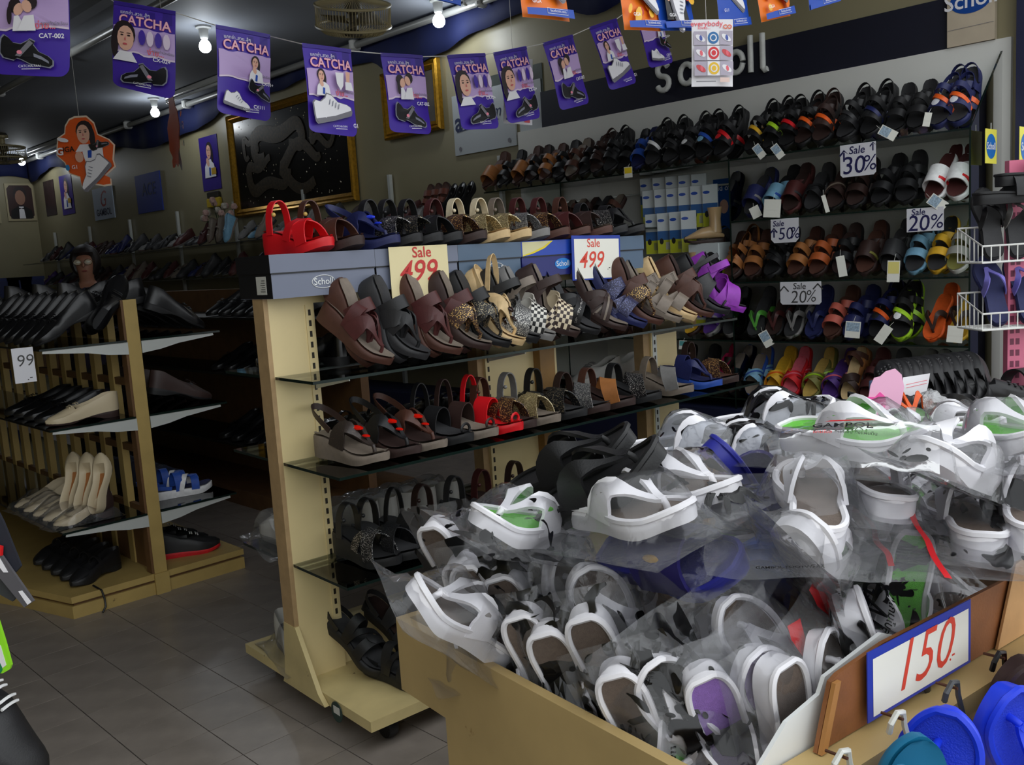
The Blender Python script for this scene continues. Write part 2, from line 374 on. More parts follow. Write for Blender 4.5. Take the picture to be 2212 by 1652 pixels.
def ceiling_fan(M, label):
    t = thing('ceiling_fan', label, 'fan', M)
    mf = mat('fan_cage', (196, 182, 140), .4); R = .24
    MB().lathe([(.07, 0), (.07, -.03), (.03, -.04), (.03, -.14)], 16).build('mount', mf, t)
    h = MB()
    for z in (-.14, -.27): h.tube([(R*cos(a*pi/16), R*sin(a*pi/16), z) for a in range(32)], .009, 6, True)
    h.build('cage_ring', mf, t)
    c = MB()
    for a in range(72):
        q = a*pi/36; d = Vector((cos(q), sin(q), 0))
        c.tube([d*.05+Vector((0, 0, -.33)), d*R*.8+Vector((0, 0, -.31)), d*R+Vector((0, 0, -.27)), d*R+Vector((0, 0, -.14)), d*.05+Vector((0, 0, -.10))], .0022, 4)
    o = c.build('cage_wires', mf, t); o['kind'] = 'stuff'
    MB().lathe([(.001, -.1), (.055, -.11), (.06, -.17), (.03, -.2), (.03, -.29), (.06, -.31), (.06, -.335), (.001, -.34)], 16).build('motor', mat('fan_motor', (90, 84, 70), .5), t)
    for k in range(3):
        a = k*2*pi/3; bl = MB()
        def fn(u, v, a=a):
            r = .05+.16*u; w = (.05+.05*u)*(v-.5)*2; q = a + w/r*.8
            return (r*cos(q), r*sin(q), -.235 + .03*(v-.5)*2)
        bl.grid(4, 4, fn); o = bl.build('blade', mat('fan_blade', (120, 112, 90), .35), t); o.modifiers.new('t', 'SOLIDIFY').thickness = .003
    return t
p = atz(765, 30, ZC-.2)
ceiling_fan(Matrix.Translation((p.x, p.y, ZC)) @ Matrix.Rotation(.35, 4, 'X') @ Matrix.Rotation(-.2, 4, 'Y'), 'beige caged orbit fan tilted under the ceiling above the banner string')
p = atz(8, 330, ZC-.2)
ceiling_fan(Matrix.Translation((p.x, p.y, ZC)), 'beige caged orbit fan under the ceiling near the back wall')

# ------------------------------------------------------------ footwear library
_S = [0, .012, .04, .09, .16, .26, .38, .50, .62, .73, .82, .89, .94, .975, 1]
_I = [.07, .16, .25, .31, .335, .32, .29, .31, .39, .45, .45, .40, .32, .22, .10]
_O = [.07, .16, .25, .31, .345, .35, .36, .41, .48, .49, .44, .34, .24, .13, .02]
def _ip(T, s):                                    # smooth interpolation of a width table
    s = max(0, min(1, s))
    for k in range(len(_S)-1):
        if s <= _S[k+1]:
            h = _S[k+1]-_S[k]; t = (s-_S[k])/h
            sl = lambda q: (T[min(q+1, 14)]-T[max(q-1, 0)])/(_S[min(q+1, 14)]-_S[max(q-1, 0)])
            a, b = sl(k)*h, sl(k+1)*h
            return (2*t**3-3*t*t+1)*T[k] + (t**3-2*t*t+t)*a + (3*t*t-2*t**3)*T[k+1] + (t**3-t*t)*b
    return T[-1]
_SF = sorted(set(_S + [.025, .065, .125, .21, .32, .44, .56, .675, .775, .855, .915, .958, .988]))
class Last:                                       # measures of one shoe size and sole shape
    def __init__(s, L=.25, W=.09, heel=.03, toe=.022, base=0., flip=False, rocker=.01, lift=0.):
        s.L, s.W, s.heel, s.toe, s.flip, s.rk, s.lift = L, W, heel, toe, flip, rocker, lift
    def ed(s, t, k=1.):
        a, c = -_ip(_I, t)*s.W*k, _ip(_O, t)*s.W*k
        return (-c, -a) if s.flip else (a, c)
    def top(s, t): return s.heel + (s.toe-s.heel)*ss(.15, .75, t) + s.rk*ss(.8, 1.05, t)
    def bot(s, t): return s.rk*ss(.72, 1.02, t)*1.3 + s.lift*ss(.2, .42, t)*(1-ss(.45, .72, t))
    def sole(s):
        b = MB(); rows = []
        for t in _SF:
            a, c = s.ed(t); zt, zb = s.top(t), s.bot(t); m = (a+c)/2; h = min(.005, (zt-zb)*.3); y = t*s.L
            q = lambda x, k: m+(x-m)*k
            rows.append([(q(a, .9), y, zt), (a, y, zt-h), (q(a, 1.0), y, (zt+zb)/2), (q(a, .93), y, zb), (q(c, .93), y, zb), (q(c, 1.0), y, (zt+zb)/2), (c, y, zt-h), (q(c, .9), y, zt), (m, y, zt-.0015)])
        n = 9; vs = [p for r in rows for p in r]
        fs = [(i*n+k, i*n+(k+1) % n, (i+1)*n+(k+1) % n, (i+1)*n+k) for i in range(len(rows)-1) for k in range(n)]
        fs.append(tuple(range(n-1, -1, -1))); fs.append(tuple(range((len(rows)-1)*n, len(rows)*n)))
        return b.add(vs, fs).mesh('sole', ang=50)
    def insole(s, k=.88, s0=.02, s1=.985, up=.0016, cup=.004):
        b = MB(); ts = [s0] + [t for t in _SF if s0 < t < s1] + [s1]
        def row(t):
            a, c = s.ed(t, k); zt = s.top(t)+up
            if t in (s0, s1): a *= .55; c *= .55
            return [(a+(c-a)*x, t*s.L, zt - cup*(1-(2*x-1)**2) + cup) for x in (0, .2, .5, .8, 1)]
        b.add([p for t in ts for p in row(t)], [(i*5+j, i*5+j+1, i*5+j+6, i*5+j+5) for i in range(len(ts)-1) for j in range(4)])
        return b.mesh('insole')
    def pt(s, t, lat, h=0.):                      # lat -1..1 across, h above the footbed
        a, c = s.ed(t); return Vector(((a+c)/2 + (c-a)/2*lat, t*s.L, s.top(t)+h))
    def arch(s, s0, s1, h, n=14, sq=.75):
        P_, N_ = [], []
        for i in range(n+1):
            th = pi*i/n; t = s0+(s1-s0)*i/n; p = s.pt(t, -cos(th)*.99, h*max(0, sin(th))**sq - .006*abs(cos(th))**6)
            P_.append(p); N_.append(Vector((-cos(th), 0, sin(th)+.05)).normalized())
        return P_, N_
def ribbon(path, nrm, w, th=.003, b=None):
    b = b or MB(); n = len(path); rows = []
    for i in range(n):
        t = (path[min(i+1, n-1)]-path[max(i-1, 0)]).normalized(); N = nrm[i]; N = (N - t*N.dot(t)).normalized(); sd = t.cross(N)
        ww = (w(i/(n-1)) if callable(w) else w)/2; p = path[i]
        rows.append([p-sd*ww+N*th, p+sd*ww+N*th, p+sd*ww, p-sd*ww])
    return b.band(rows)
def legs_v(l, s_side, s_toe, h, w0, w1, lat=0., th=.004, n=12, both=(-1, 1)):
    b = MB(); n = 12; hp = h*.34
    for sd in both:
        P_, N_ = [], []
        for i in range(n+1):
            t = i/n; la = sd*(1-t)**1.15*1.0 + lat*t**1.5; s_ = s_side+(s_toe-s_side)*t**1.1
            hh = h*sin(min(1., t/.42)*pi/2)**.8 if t < .42 else h+(hp-h)*ss(.36, 1., t)
            P_.append(l.pt(s_, la, hh - .005*(t < .01))); k = (1-t)**1.5; N_.append(Vector((sd*(.05+k*1.0), .25*t, .15+.9*(1-k))).normalized())
        ribbon(P_, N_, lambda t: w1+(w0-w1)*(1-ss(.12, .72, t)), th, b)
    b.tube([l.pt(s_toe-.004, lat, hp+th*.6), l.pt(s_toe+.012, lat, hp*.6), l.pt(s_toe+.016, lat, -.004)], w1*.42, 7)
    return b.mesh('thong_strap', ang=55)
def arch_strap(l, s0, s1, h, w, th=.003, n=14, name='strap', sq=.75):
    P_, N_ = l.arch(s0, s1, h, n, sq); return ribbon(P_, N_, w, th).mesh(name)
def back_strap(l, s0, h, w=.014):
    P_, N_ = [], []
    for i in range(13):
        a = pi*i/12; x0, x1 = l.ed(.12); m = (x0+x1)/2; r = (x1-x0)/2*1.05
        y = s0*l.L*(1-sin(a)**.8) - .004*sin(a); z = l.top(.1) + (.02 if h > .02 else .008) + h*sin(a)**.7
        P_.append(Vector((m - r*cos(a), y, z))); N_.append(Vector((-cos(a), -sin(a)-.01, .0)).normalized())
    return ribbon(P_, N_, w, .003).mesh('heel_strap')
def gem(p, r, sc=(1, 1.7, .5)): return MB().ball(p, r, 10, sc).mesh('ornament')
PROTO = {}
def proto(kind, flip=False):
    """parts of a kind of shoe: (name, mesh, palette role); cached"""
    key = (kind, flip)
    if key in PROTO: return PROTO[key]
    P = []; A = P.append
    def base(l, ins=True, **k):
        A(('sole', l.sole(), 'sole'))
        if ins: A(('insole', l.insole(**k), 'insole'))
    if kind == 'two_band':                        # flat slide with two bands
        l = Last(.255, .098, .03, .026, flip=flip); base(l)
        A(('band', arch_strap(l, .66, .68, .045, .042, name='band'), 'strap')); A(('band', arch_strap(l, .42, .42, .058, .036, name='band'), 'strap'))
    elif kind == 'buckle_band':
        l = Last(.255, .1, .032, .026, flip=flip); base(l)
        A(('band', arch_strap(l, .68, .70, .042, .04, name='band'), 'strap')); A(('band', arch_strap(l, .40, .42, .06, .034, name='band'), 'strap'))
        p = l.pt(.42, .75, .045); A(('buckle', MB().tube([p+Vector(q) for q in ((0, -.014, -.01), (0, .014, -.01), (0, .014, .012), (0, -.014, .012))], .002, 5, True).mesh('buckle'), 'trim'))
    elif kind == 'wide_slide':
        l = Last(.26, .1, .034, .028, flip=flip); base(l)
        A(('band', arch_strap(l, .58, .60, .056, .09, .004, name='band'), 'strap')); A(('band_trim', arch_strap(l, .655, .675, .0525, .012, .0052, name='band_trim'), 'trim'))
    elif kind == 'cross':
        l = Last(.25, .094, .03, .024, flip=flip); base(l)
        A(('cross_strap', arch_strap(l, .46, .72, .052, .03, name='cross_strap'), 'strap')); A(('cross_strap', arch_strap(l, .72, .46, .05, .03, name='cross_strap'), 'strap'))
        A(('piping', arch_strap(l, .46, .72, .054, .007, .0042, name='piping'), 'trim'))
    elif kind == 'flip_flop':
        l = Last(.26, .1, .024, .02, flip=flip); base(l)
        A(('thong_strap', legs_v(l, .46, .80, .05, .026, .012, -.12 if not flip else .12), 'strap'))
    elif kind == 'sport':                         # strapped walking sandal
        l = Last(.27, .104, .036, .03, flip=flip); base(l)
        A(('toe_strap', arch_strap(l, .72, .66, .05, .034, name='toe_strap'), 'strap')); A(('instep_strap', arch_strap(l, .40, .42, .07, .032, name='instep_strap'), 'strap'))
        A(('side_strap', arch_strap(l, .70, .44, .055, .02, .0042, name='side_strap'), 'trim')); A(('heel_strap', back_strap(l, .3, .012, .016), 'strap'))
        A(('patch', gem(l.pt(.66, .1, .052), .017, (1, 1.3, .25)), 'patch'))
    elif kind == 'comfort':                       # wedge with T strap and instep arch
        l = Last(.25, .09, .058, .026, flip=flip, rocker=.012); base(l)
        A(('instep_strap', arch_strap(l, .40, .42, .062, .036, name='instep_strap'), 'strap')); A(('thong_strap', legs_v(l, .50, .82, .055, .05, .012, -.1 if not flip else .1), 'upper'))
    elif kind == 'comfort_gem':
        l = Last(.25, .09, .058, .026, flip=flip, rocker=.012); base(l)
        A(('thong_strap', legs_v(l, .44, .82, .058, .055, .012, -.05), 'upper')); A(('heel_strap', back_strap(l, .34, .05, .016), 'strap'))
        A(('ornament', gem(l.pt(.62, 0, .058), .013), 'gem')); A(('ornament', gem(l.pt(.74, 0, .044), .008), 'gem'))
    elif kind == 'band_thong':                    # broad diagonal band running to the toe
        l = Last(.25, .09, .058, .028, flip=flip, rocker=.012); base(l)
        A(('band', arch_strap(l, .46, .80, .056, .05, name='band'), 'upper')); A(('instep_strap', arch_strap(l, .34, .30, .066, .026, name='instep_strap'), 'strap'))
    elif kind == 'loop':                          # raised heel loop and crossed vamp
        l = Last(.25, .09, .06, .028, flip=flip, rocker=.012); base(l)
        A(('vamp_strap', arch_strap(l, .50, .76, .055, .04, name='vamp_strap'), 'upper')); A(('vamp_strap', arch_strap(l, .76, .50, .052, .03, name='vamp_strap'), 'upper'))
        A(('ankle_strap', arch_strap(l, .22, .22, .082, .024, name='ankle_strap', sq=.6), 'strap')); A(('buckle', gem(l.pt(.30, .95, .05), .006, (1, 1, 1)), 'trim'))
    elif kind == 'toe_loop':
        l = Last(.25, .09, .058, .028, flip=flip, rocker=.012); base(l)
        A(('band', arch_strap(l, .50, .54, .058, .05, name='band'), 'strap')); A(('ankle_strap', arch_strap(l, .26, .26, .1, .016, name='ankle_strap'), 'strap'))
        x = l.pt(.86, -.45, .012); A(('toe_ring', MB().tube([x+Vector((.016*cos(a*pi/6), 0, .014*sin(a*pi/6))) for a in range(12)], .004, 5, True).mesh('toe_ring'), 'strap'))
    elif kind == 'eva':                           # chunky moulded thong slipper
        l = Last(.275, .108, .036, .028, flip=flip, rocker=.012); base(l, k=.80, up=.001, cup=.0)
        A(('rim', l_rim(l), 'sole'))
        A(('thong_strap', legs_v(l, .46, .82, .044, .052, .013, -.1, .006, 10), 'strap'))
        for sd in (-1, 1): A(('side_badge', gem(l.pt(.52, sd*.80, .034), .010, (.45, 1.9, .7)), 'badge'))
    elif kind == 'eva_slide':
        l = Last(.275, .108, .036, .028, flip=flip, rocker=.012); base(l, k=.84, cup=.0)
        A(('rim', l_rim(l), 'sole')); A(('band', arch_strap(l, .62, .60, .062, .10, .006, 12, 'band'), 'strap')); A(('side_badge', gem(l.pt(.60, .7, .05), .012, (.5, 1.6, .8)), 'badge'))
    else: closed(kind, A, flip)
    PROTO[key] = P
    return P
def l_rim(l):
    pts = [l.pt(t, -.93, .002) for t in _SF[1:-1]] + [l.pt(t, .93, .002) for t in reversed(_SF[1:-1])]
    return MB().tube(pts, .0055, 6, True).mesh('rim')
def closed(kind, A, flip):
    """shoes with an upper: dress, mary_jane, sneaker, clog, pump, boot"""
    cfg = dict(dress=(.285, .096, .03, .012, .075, .062, .52), mary_jane=(.245, .086, .028, .012, .058, .05, .70), sneaker=(.27, .098, .028, .022, .085, .075, .5),
               clog=(.27, .108, .03, .026, .066, .07, .46), pump=(.24, .08, .05, .008, .05, .045, .74), school=(.25, .09, .026, .014, .062, .055, .62))[kind]
    L, W, hl, tl, hh, vh, so = cfg
    l = Last(L, W, hl, tl, flip=flip, rocker=.008 if kind != 'dress' else .004, lift=hl*.45 if kind in ('dress', 'pump', 'mary_jane', 'school') else 0); A(('sole', l.sole(), 'sole'))
    LAT = [-1, -1.0, -.94, -.82, -.72, -.4, 0, .4, .72, .82, .94, 1.0, 1]
    rows = []
    for t in _S:
        z0 = l.top(t); op = 1-ss(so-.05, so+.03, t); hv = vh*(1-ss(so, 1.02, t)*.62) + .0
        hs = hh*(1-.28*ss(.1, so*.75, t)) if op > 0 else hv; hgt = hs*op + hv*(1-op)
        if t > .93: hgt *= 1-(t-.93)/.07*.45
        a, c = l.ed(t); m, w = (a+c)/2, (c-a)/2; r = []
        for k, la in enumerate(LAT):
            al = abs(la); cl = sqrt(max(0, 1-(al*.985)**2.6))*hgt if k not in (0, 12) else 0
            if k in (1, 11): cl = hgt*.32
            if k in (2, 10): cl = hgt*.62
            if k in (0, 1, 11, 12): oh = (0, .5)[k in (1, 11)]*hgt
            elif k in (2, 10): oh = .85*hgt
            elif k in (3, 9): oh = hgt
            elif k in (4, 8): oh = hgt*.95
            else: oh = .004 if t > .005 else hgt
            if t <= .005 and k in (4, 8): oh = hgt
            if op > .5 and t < .06: la *= .96
            kk = 1.0 if k in (0, 12) else 1.02
            r.append((m+w*la*kk, t*L + (-.002 if t == 0 else 0), z0-.003 + oh*op + cl*(1-op)))
        rows.append(r)
    n = 13; vs = [p for r in rows for p in r]
    fs = [(i*n+k, i*n+k+1, (i+1)*n+k+1, (i+1)*n+k) for i in range(len(rows)-1) for k in range(n-1)]
    o = len(vs); fs.append(tuple(range(n))); fs.append(tuple(range((len(rows)-1)*n+n-1, (len(rows)-1)*n-1, -1)))
    A(('upper', MB().add(vs, fs).mesh('upper', ang=60), 'upper'))
    A(('lining', l.insole(.72, .05, so, .006, 0.), 'insole'))
    if kind in ('mary_jane', 'school'):
        P_, N_ = l.arch(.46, .46, vh+.008, 10); A(('strap', ribbon(P_, N_, .016, .003).mesh('strap'), 'upper')); A(('buckle', gem(l.pt(.46, .8, vh*.75), .007, (.6, 1.2, 1)), 'trim'))
    if kind in ('dress', 'sneaker'):
        b = MB()
        for k in range(4):
            t = so+.03+k*.045; P_ = [l.pt(t+.008*(-1)**k, la, vh*(1-ss(so, 1.02, t)*.62)*(1-.25*la*la)+.001) for la in (-.45, -.2, 0, .2, .45)]; b.tube(P_, .0022, 5)
        A(('laces', b.mesh('laces'), 'trim'))
    if kind == 'clog':
        b = MB()
        for i in range(3):
            for j in range(4): b.ball(l.pt(.66+.07*i, -.45+.3*j, vh*(1-ss(so, 1.02, .66+.07*i)*.62)*(1-.3*(-.45+.3*j)**2)), .006, 6, (1, 1, .4))
        A(('vent_holes', b.mesh('vent_holes'), 'trim')); A(('heel_strap', back_strap(l, .42, .05, .016), 'strap'))
def shoe(kind, pal, M, name, label, cat='sandal', group=None, flip=False, scale=None):
    if scale: M = M @ Matrix.Scale(scale, 4)
    t = thing(name, label, cat, M, group)
    for nm, me, role in proto(kind, flip):
        o = obj(nm, me, pal.get(role) or pal['strap'], t)
    return t
LEN = dict(two_band=.255, buckle_band=.255, wide_slide=.26, cross=.25, flip_flop=.26, sport=.27, comfort=.25, comfort_gem=.25, band_thong=.25, loop=.25, toe_loop=.25, eva=.275, eva_slide=.275,
           dress=.285, mary_jane=.245, sneaker=.27, clog=.27, pump=.24, school=.25)
# colours
COLR = dict(black=(24, 24, 26), charcoal=(48, 48, 50), brown=(80, 48, 37), dark=(52, 34, 30), tan=(168, 108, 58), orange=(226, 92, 28), red=(208, 26, 34), navy=(30, 36, 84), blue=(40, 80, 170),
            skyblue=(120, 168, 196), grey=(128, 126, 124), taupe=(126, 114, 102), beige=(212, 182, 134), white=(232, 232, 232), lime=(166, 214, 40), green=(84, 160, 60), yellow=(222, 172, 44),
            pink=(222, 100, 116), magenta=(214, 30, 96), purple=(84, 50, 130), violet=(150, 50, 180), olive=(120, 118, 58), maroon=(76, 32, 31), gold=(206, 172, 90), cream=(222, 208, 176), silver=(190, 192, 196), teal=(24, 110, 150))
def K(n, rough=.5):
    if not isinstance(n, str): return n
    return mat('shoe_%s_%d' % (n, int(rough*100)), COLR[n], rough, var=.12, vs=60, bump=.15, bs=500)
def pal(sole, insole, strap, upper=None, trim=None, gem_=None, patch=None, badge=None, r=.5):
    return dict(sole=K(sole, .6), insole=K(insole, .65), strap=K(strap, r), upper=K(upper or strap, r), trim=K(trim or strap, .35), gem=K(gem_ or 'gold', .12), patch=K(patch or strap, .5), badge=K(badge or trim or strap, .4))
G_GOLD = speckle('gold_studs', (58, 34, 26), (236, 196, 120), 330, .42)
G_BLACK = speckle('black_studs', (22, 22, 24), (200, 184, 150), 330, .36)
G_BEAD = speckle('white_beads', (24, 24, 26), (230, 226, 220), 420, .40)
G_PAVE = speckle('pale_pave', (120, 104, 70), (240, 226, 180), 420, .5)
G_TWEED = speckle('tweed', (70, 70, 72), (214, 212, 206), 520, .5)
G_CHK = checker('check_grey', (24, 24, 26), (226, 222, 212), (16, 5)); G_CHKB = checker('check_brown', (44, 24, 20), (222, 206, 176), (16, 5))
M_RED = mat('red_rubber', (214, 20, 30), .45); M_GEMR = mat('red_stone', (214, 24, 10), .08); M_GEMB = mat('blue_stone', (30, 60, 220), .06); M_GEMD = mat('dark_stone', (40, 22, 18), .06)
def pair_row(FR, items, where, anchor, group, Pfun, dh, af, ab, back, scale=1.):
    """items: (px, py, kind, palette, colour words, [single]); a front shoe and its mate leaning behind it"""
    for i, it in enumerate(items):
        px, py, kind, pl, words = it[:5]; L = LEN[kind]*scale; p = Pfun(px, py); opt = it[5] if len(it) > 5 else ''
        d = Vector(dh); d.rotate(Matrix.Rotation(random.uniform(-.12, .12), 3, 'Z'))
        o_ = ORD[i]
        shoe(kind, pl, lean(p, d, af + random.uniform(-.05, .05), L), NAME.get(kind, 'sandal'), '%s, front, %s pair from %s, %s' % (words, o_, anchor, where), CATS.get(kind, 'sandal'), group, scale=scale)
        if 's' in opt: continue
        q = p - d*back; q.z = p.z
        side = Vector((-d.y, d.x, 0))*random.uniform(-.012, .012)
        shoe(kind, pl, lean(q+side, d, ab + random.uniform(-.04, .04), L), NAME.get(kind, 'sandal'), '%s, rear, %s pair from %s, %s' % (words, o_, anchor, where), CATS.get(kind, 'sandal'), group, True, scale)
NAME = dict(two_band='slide_sandal', buckle_band='slide_sandal', wide_slide='slide_sandal', cross='cross_strap_slipper', flip_flop='flip_flop', sport='sport_sandal', comfort='wedge_sandal', comfort_gem='wedge_sandal',
            band_thong='wedge_sandal', loop='wedge_sandal', toe_loop='wedge_sandal', eva='thong_slipper', eva_slide='slide_slipper', dress='dress_shoe', mary_jane='mary_jane_shoe', sneaker='sneaker', clog='clog', pump='court_shoe', school='strap_shoe')
CATS = dict(cross='slipper', flip_flop='flip flop', eva='slipper', eva_slide='slipper', dress='shoe', mary_jane='shoe', sneaker='sneaker', clog='clog', pump='shoe', school='shoe')

# ------------------------------------------------------------ centre rack
m_cream = mat('cream_laminate', (222, 202, 150), .42, var=.06, vs=6, bump=.05, bs=50)
m_creamw = mat('cream_paint_worn', (205, 186, 132), .5, var=.14, vs=9, wear=((92, 66, 38), 14., .66))
m_brown = mat('brown_edge_board', (150, 112, 60), .5, var=.15, vs=20)
m_ply = mat('plywood_edge', (176, 146, 104), .6, var=.12, vs=30)
m_glass = film('shelf_glass', (234, 241, 237), .02, .03, 0., 0)
m_gedge = mat('glass_edge', (20, 34, 30), .15)
m_black = mat('black_plastic', (20, 20, 21), .4)
m_slot = mat('slot_shadow_steel', (38, 32, 22), .6)
m_steel = mat('white_steel', (206, 210, 206), .3, .2)
m_navy = mat('navy_board', (20, 26, 58), .55, var=.1, vs=4)
def P(u, v, z): return (u, -v, z)
def fbox(b, u, v, z): return b.bbox(P(u[0], v[0], z[0]), P(u[1], v[1], z[1]))
def glass_shelf(t, u, v, z, th=.008):
    g = MB(); fbox(g, u, v, (z-th, z)); o = g.build('glass_shelf', m_glass, t, smooth=False)
    e = MB(); eps = .0006
    fbox(e, (u[0]-eps, u[1]+eps), (v[1], v[1]+eps), (z-th, z)); fbox(e, (u[0]-eps, u[0]), v, (z-th, z)); fbox(e, (u[1], u[1]+eps), v, (z-th, z))
    e.build('glass_rim', m_gedge, o, smooth=False)
    return o
rk = thing('display_rack', 'cream slotted display rack on castors carrying sandals on glass shelves', 'display rack', RACK.mat())
RLEN = 1.86
def post(u0, u1, v0, v1, z0, z1, m, nm='upright'): return fbox(MB(), (u0, u1), (v0, v1), (z0, z1)).build(nm, m, rk, smooth=False)
pa = post(.0, .142, -.03, .03, .1, 1.226, m_cream); post(-.014, 0, -.035, .03, .1, 1.226, m_ply, 'edge_board')
pb = post(.76, .90, -.03, .03, .1, 1.215, m_cream); post(.90, 1.005, -.05, .0, .1, 1.215, m_cream, 'back_panel'); post(1.005, 1.075, -.03, .035, .1, 1.226, m_brown, 'edge_board')
post(1.075, 1.084, -.03, .035, .1, 1.226, m_cream, 'edge_strip'); post(.735, .76, -.03, .02, .1, 1.215, m_ply, 'edge_board')
pc = post(1.60, 1.755, -.03, .03, .1, 1.215, m_cream); post(1.565, 1.60, -.03, .02, .1, 1.215, m_ply, 'edge_board')
for par, u in ((pa, .125), (pb, .772), (pc, 1.618)):
    fbox(MB(), (u-.012, u+.012), (.03, .033), (.26, 1.2)).build('slotted_strip', m_steel if u > 1 else m_cream, par, smooth=False)
    s = MB()
    for k in range(30): fbox(s, (u-.004, u+.004), (.033, .0335), (.27+k*.031, .287+k*.031))
    o = s.build('slot_holes', m_slot, par, smooth=False); o['kind'] = 'stuff'
post(0, RLEN, -.012, .012, .1, .24, m_cream, 'kick_panel')
fbox(MB(), (-.01, RLEN), (-.03, .0295), (1.204, 1.2255)).build('top_board', m_cream, rk, smooth=False)
fbox(MB(), (0, RLEN+.06), (-.37, .395), (.07, .1)).build('base_board', m_creamw, rk, smooth=False)
b = MB().prism([(-.075, .072), (.175, .072), (.14, .1), (.035, .27), (-.035, .27), (-.06, .1)], -.016, -.002, lambda p: Vector((p.z, -p.x, p.y))); b.build('end_bracket', m_creamw, rk, smooth=False)
for u in (.09, RLEN-.05):
    for v in (-.3, .33):
        c = MB(); c.lathe([(.034, -.014), (.036, -.008), (.036, .008), (.034, .014)], 18, lambda p: Vector((u, -v, .036)) + Vector((p.z, p.x, p.y)))
        o = c.build('castor', m_black, rk); fbox(MB(), (u-.022, u+.022), (v-.02, v+.02), (.058, .0705)).build('castor_plate', m_steel, o)
for z, d in ((1.006, .25), (.759, .345), (.458, .335)):
    glass_shelf(rk, (0, RLEN), (.034, d), z); glass_shelf(rk, (0, RLEN), (-.30, -.034), z)
    for u in (.125, .772, 1.618):
        for s, dd in ((1, d), (-1, .3)):
            MB().prism([(s*.034, z-.009), (s*dd*.9, z-.009), (s*dd*.9, z-.016), (s*.034, z-.05)], u-.0015, u+.0015, lambda p: Vector((p.z, -p.x, p.y))).build('shelf_bracket', m_steel, rk, smooth=False)

# ------------------------------------------------------------ left gondola
gd = thing('shoe_gondola', 'yellow painted two-sided gondola with slatted spine, near end facing the aisle', 'gondola', LEFT.mat())
m_yel = mat('yellow_paint_worn', (180, 154, 92), .5, var=.12, vs=8, wear=((84, 60, 30), 10., .68))
m_dkb = mat('brown_ply', (104, 74, 44), .55, var=.2, vs=14)
GL = 3.2
fbox(MB(), (.335, .388), (-.05, 0), (0, 1.222)).build('end_post', m_yel, gd, smooth=False)
fbox(MB(), (.325, .335), (-.05, -.002), (.09, 1.222)).build('post_edge', m_dkb, gd, smooth=False)
for k in range(15): fbox(MB(), (.345, .375), (-.27-k*.19, -.22-k*.19), (.09, 1.2)).build('slat', m_yel, gd, smooth=False)
for z in (1.19, .9, .62, .36): fbox(MB(), (.35, .37), (-GL, -.05), (z-.03, z)).build('rail', m_dkb, gd, smooth=False)
fbox(MB(), (.352, .368), (-GL, -.05), (.09, .34)).build('spine_panel', m_dkb, gd, smooth=False)
base = [(0, 0), (.737, 0), (.737, -GL), (-.3, -GL), (-.3, -.95), (-.09, -.33)]
inset = [(.012, -.012), (.725, -.012), (.725, -GL), (-.288, -GL), (-.288, -.95), (-.078, -.33)]
MB().prism([(x, -y) for x, y in base], 0, .05).build('plinth', m_yel, gd, smooth=False)
MB().prism([(x, -y) for x, y in inset], .05, .062).build('groove', m_dkb, gd, smooth=False)
MB().prism([(x, -y) for x, y in base], .062, .088).build('base_board', m_yel, gd, smooth=False)
fbox(MB(), (.33, .39), (0, .012), (.0, .088)).build('post_foot', m_yel, gd, smooth=False)
m_dsh = film('smoked_shelf_glass', (120, 126, 122), .03, .05, .0, 0)
for z in (1.062, .752, .348):
    for s in (0, 1):
        u0, u1 = ((.0, .33), (.39, .73))[s]
        o = fbox(MB(), (u0, u1), (-GL, .005), (z-.008, z)).build('shelf', m_dsh, gd, smooth=False)
        fbox(MB(), (u0, u1), (.005, .0056), (z-.008, z)).build('shelf_rim', m_gedge, o, smooth=False)
        a, e = ((.335, .012), (.39, .70))[s]
        for v in (.0, -1.5):
            MB().prism([(a, z-.009), (e, z-.009), (e-.002*(1-2*s), z-.018), (a+(e-a)*.5, z-.034), (a+(e-a)*.25, z-.05), (a, z-.058)], v-.002, v+.002, lambda p: Vector((p.x, -p.z, p.y))).build('shelf_bracket', m_steel, gd, smooth=False)

# ------------------------------------------------------------ wall cabinet
cb = thing('wall_cabinet', 'white wall cabinet with rows of glass shelves and glass side panes', 'cabinet', Matrix.Translation((3.45, -1.93, 0)))
m_pan = mat('white_laminate', (226, 226, 220), .4, var=.04, vs=3)
def cbox(b, X, Y, z): return b.bbox((X[0]-3.45, Y[0]+1.93, z[0]), (X[1]-3.45, Y[1]+1.93, z[1]))
cbox(MB(), (3.82, 3.848), (-1.95, 1.22), (0, 2.135)).build('back_panel', m_pan, cb, smooth=False)
cbox(MB(), (3.45, 3.82), (-1.985, -1.955), (0, .45)).build('end_panel', m_navy, cb, smooth=False)
cbox(MB(), (3.40, 3.82), (-1.955, 1.2), (0, .40)).build('plinth', m_navy, cb, smooth=False)
SHZ = [1.725, 1.405, 1.085, .775, .46]
def cglass(X, Y, z, nm, th=.008):
    o = cbox(MB(), X, Y, (z-th, z)).build(nm, m_glass, cb, smooth=False)
    cbox(MB(), (X[0]-.0008, X[0]), Y, (z-th, z)).build('glass_rim', m_gedge, o, smooth=False)
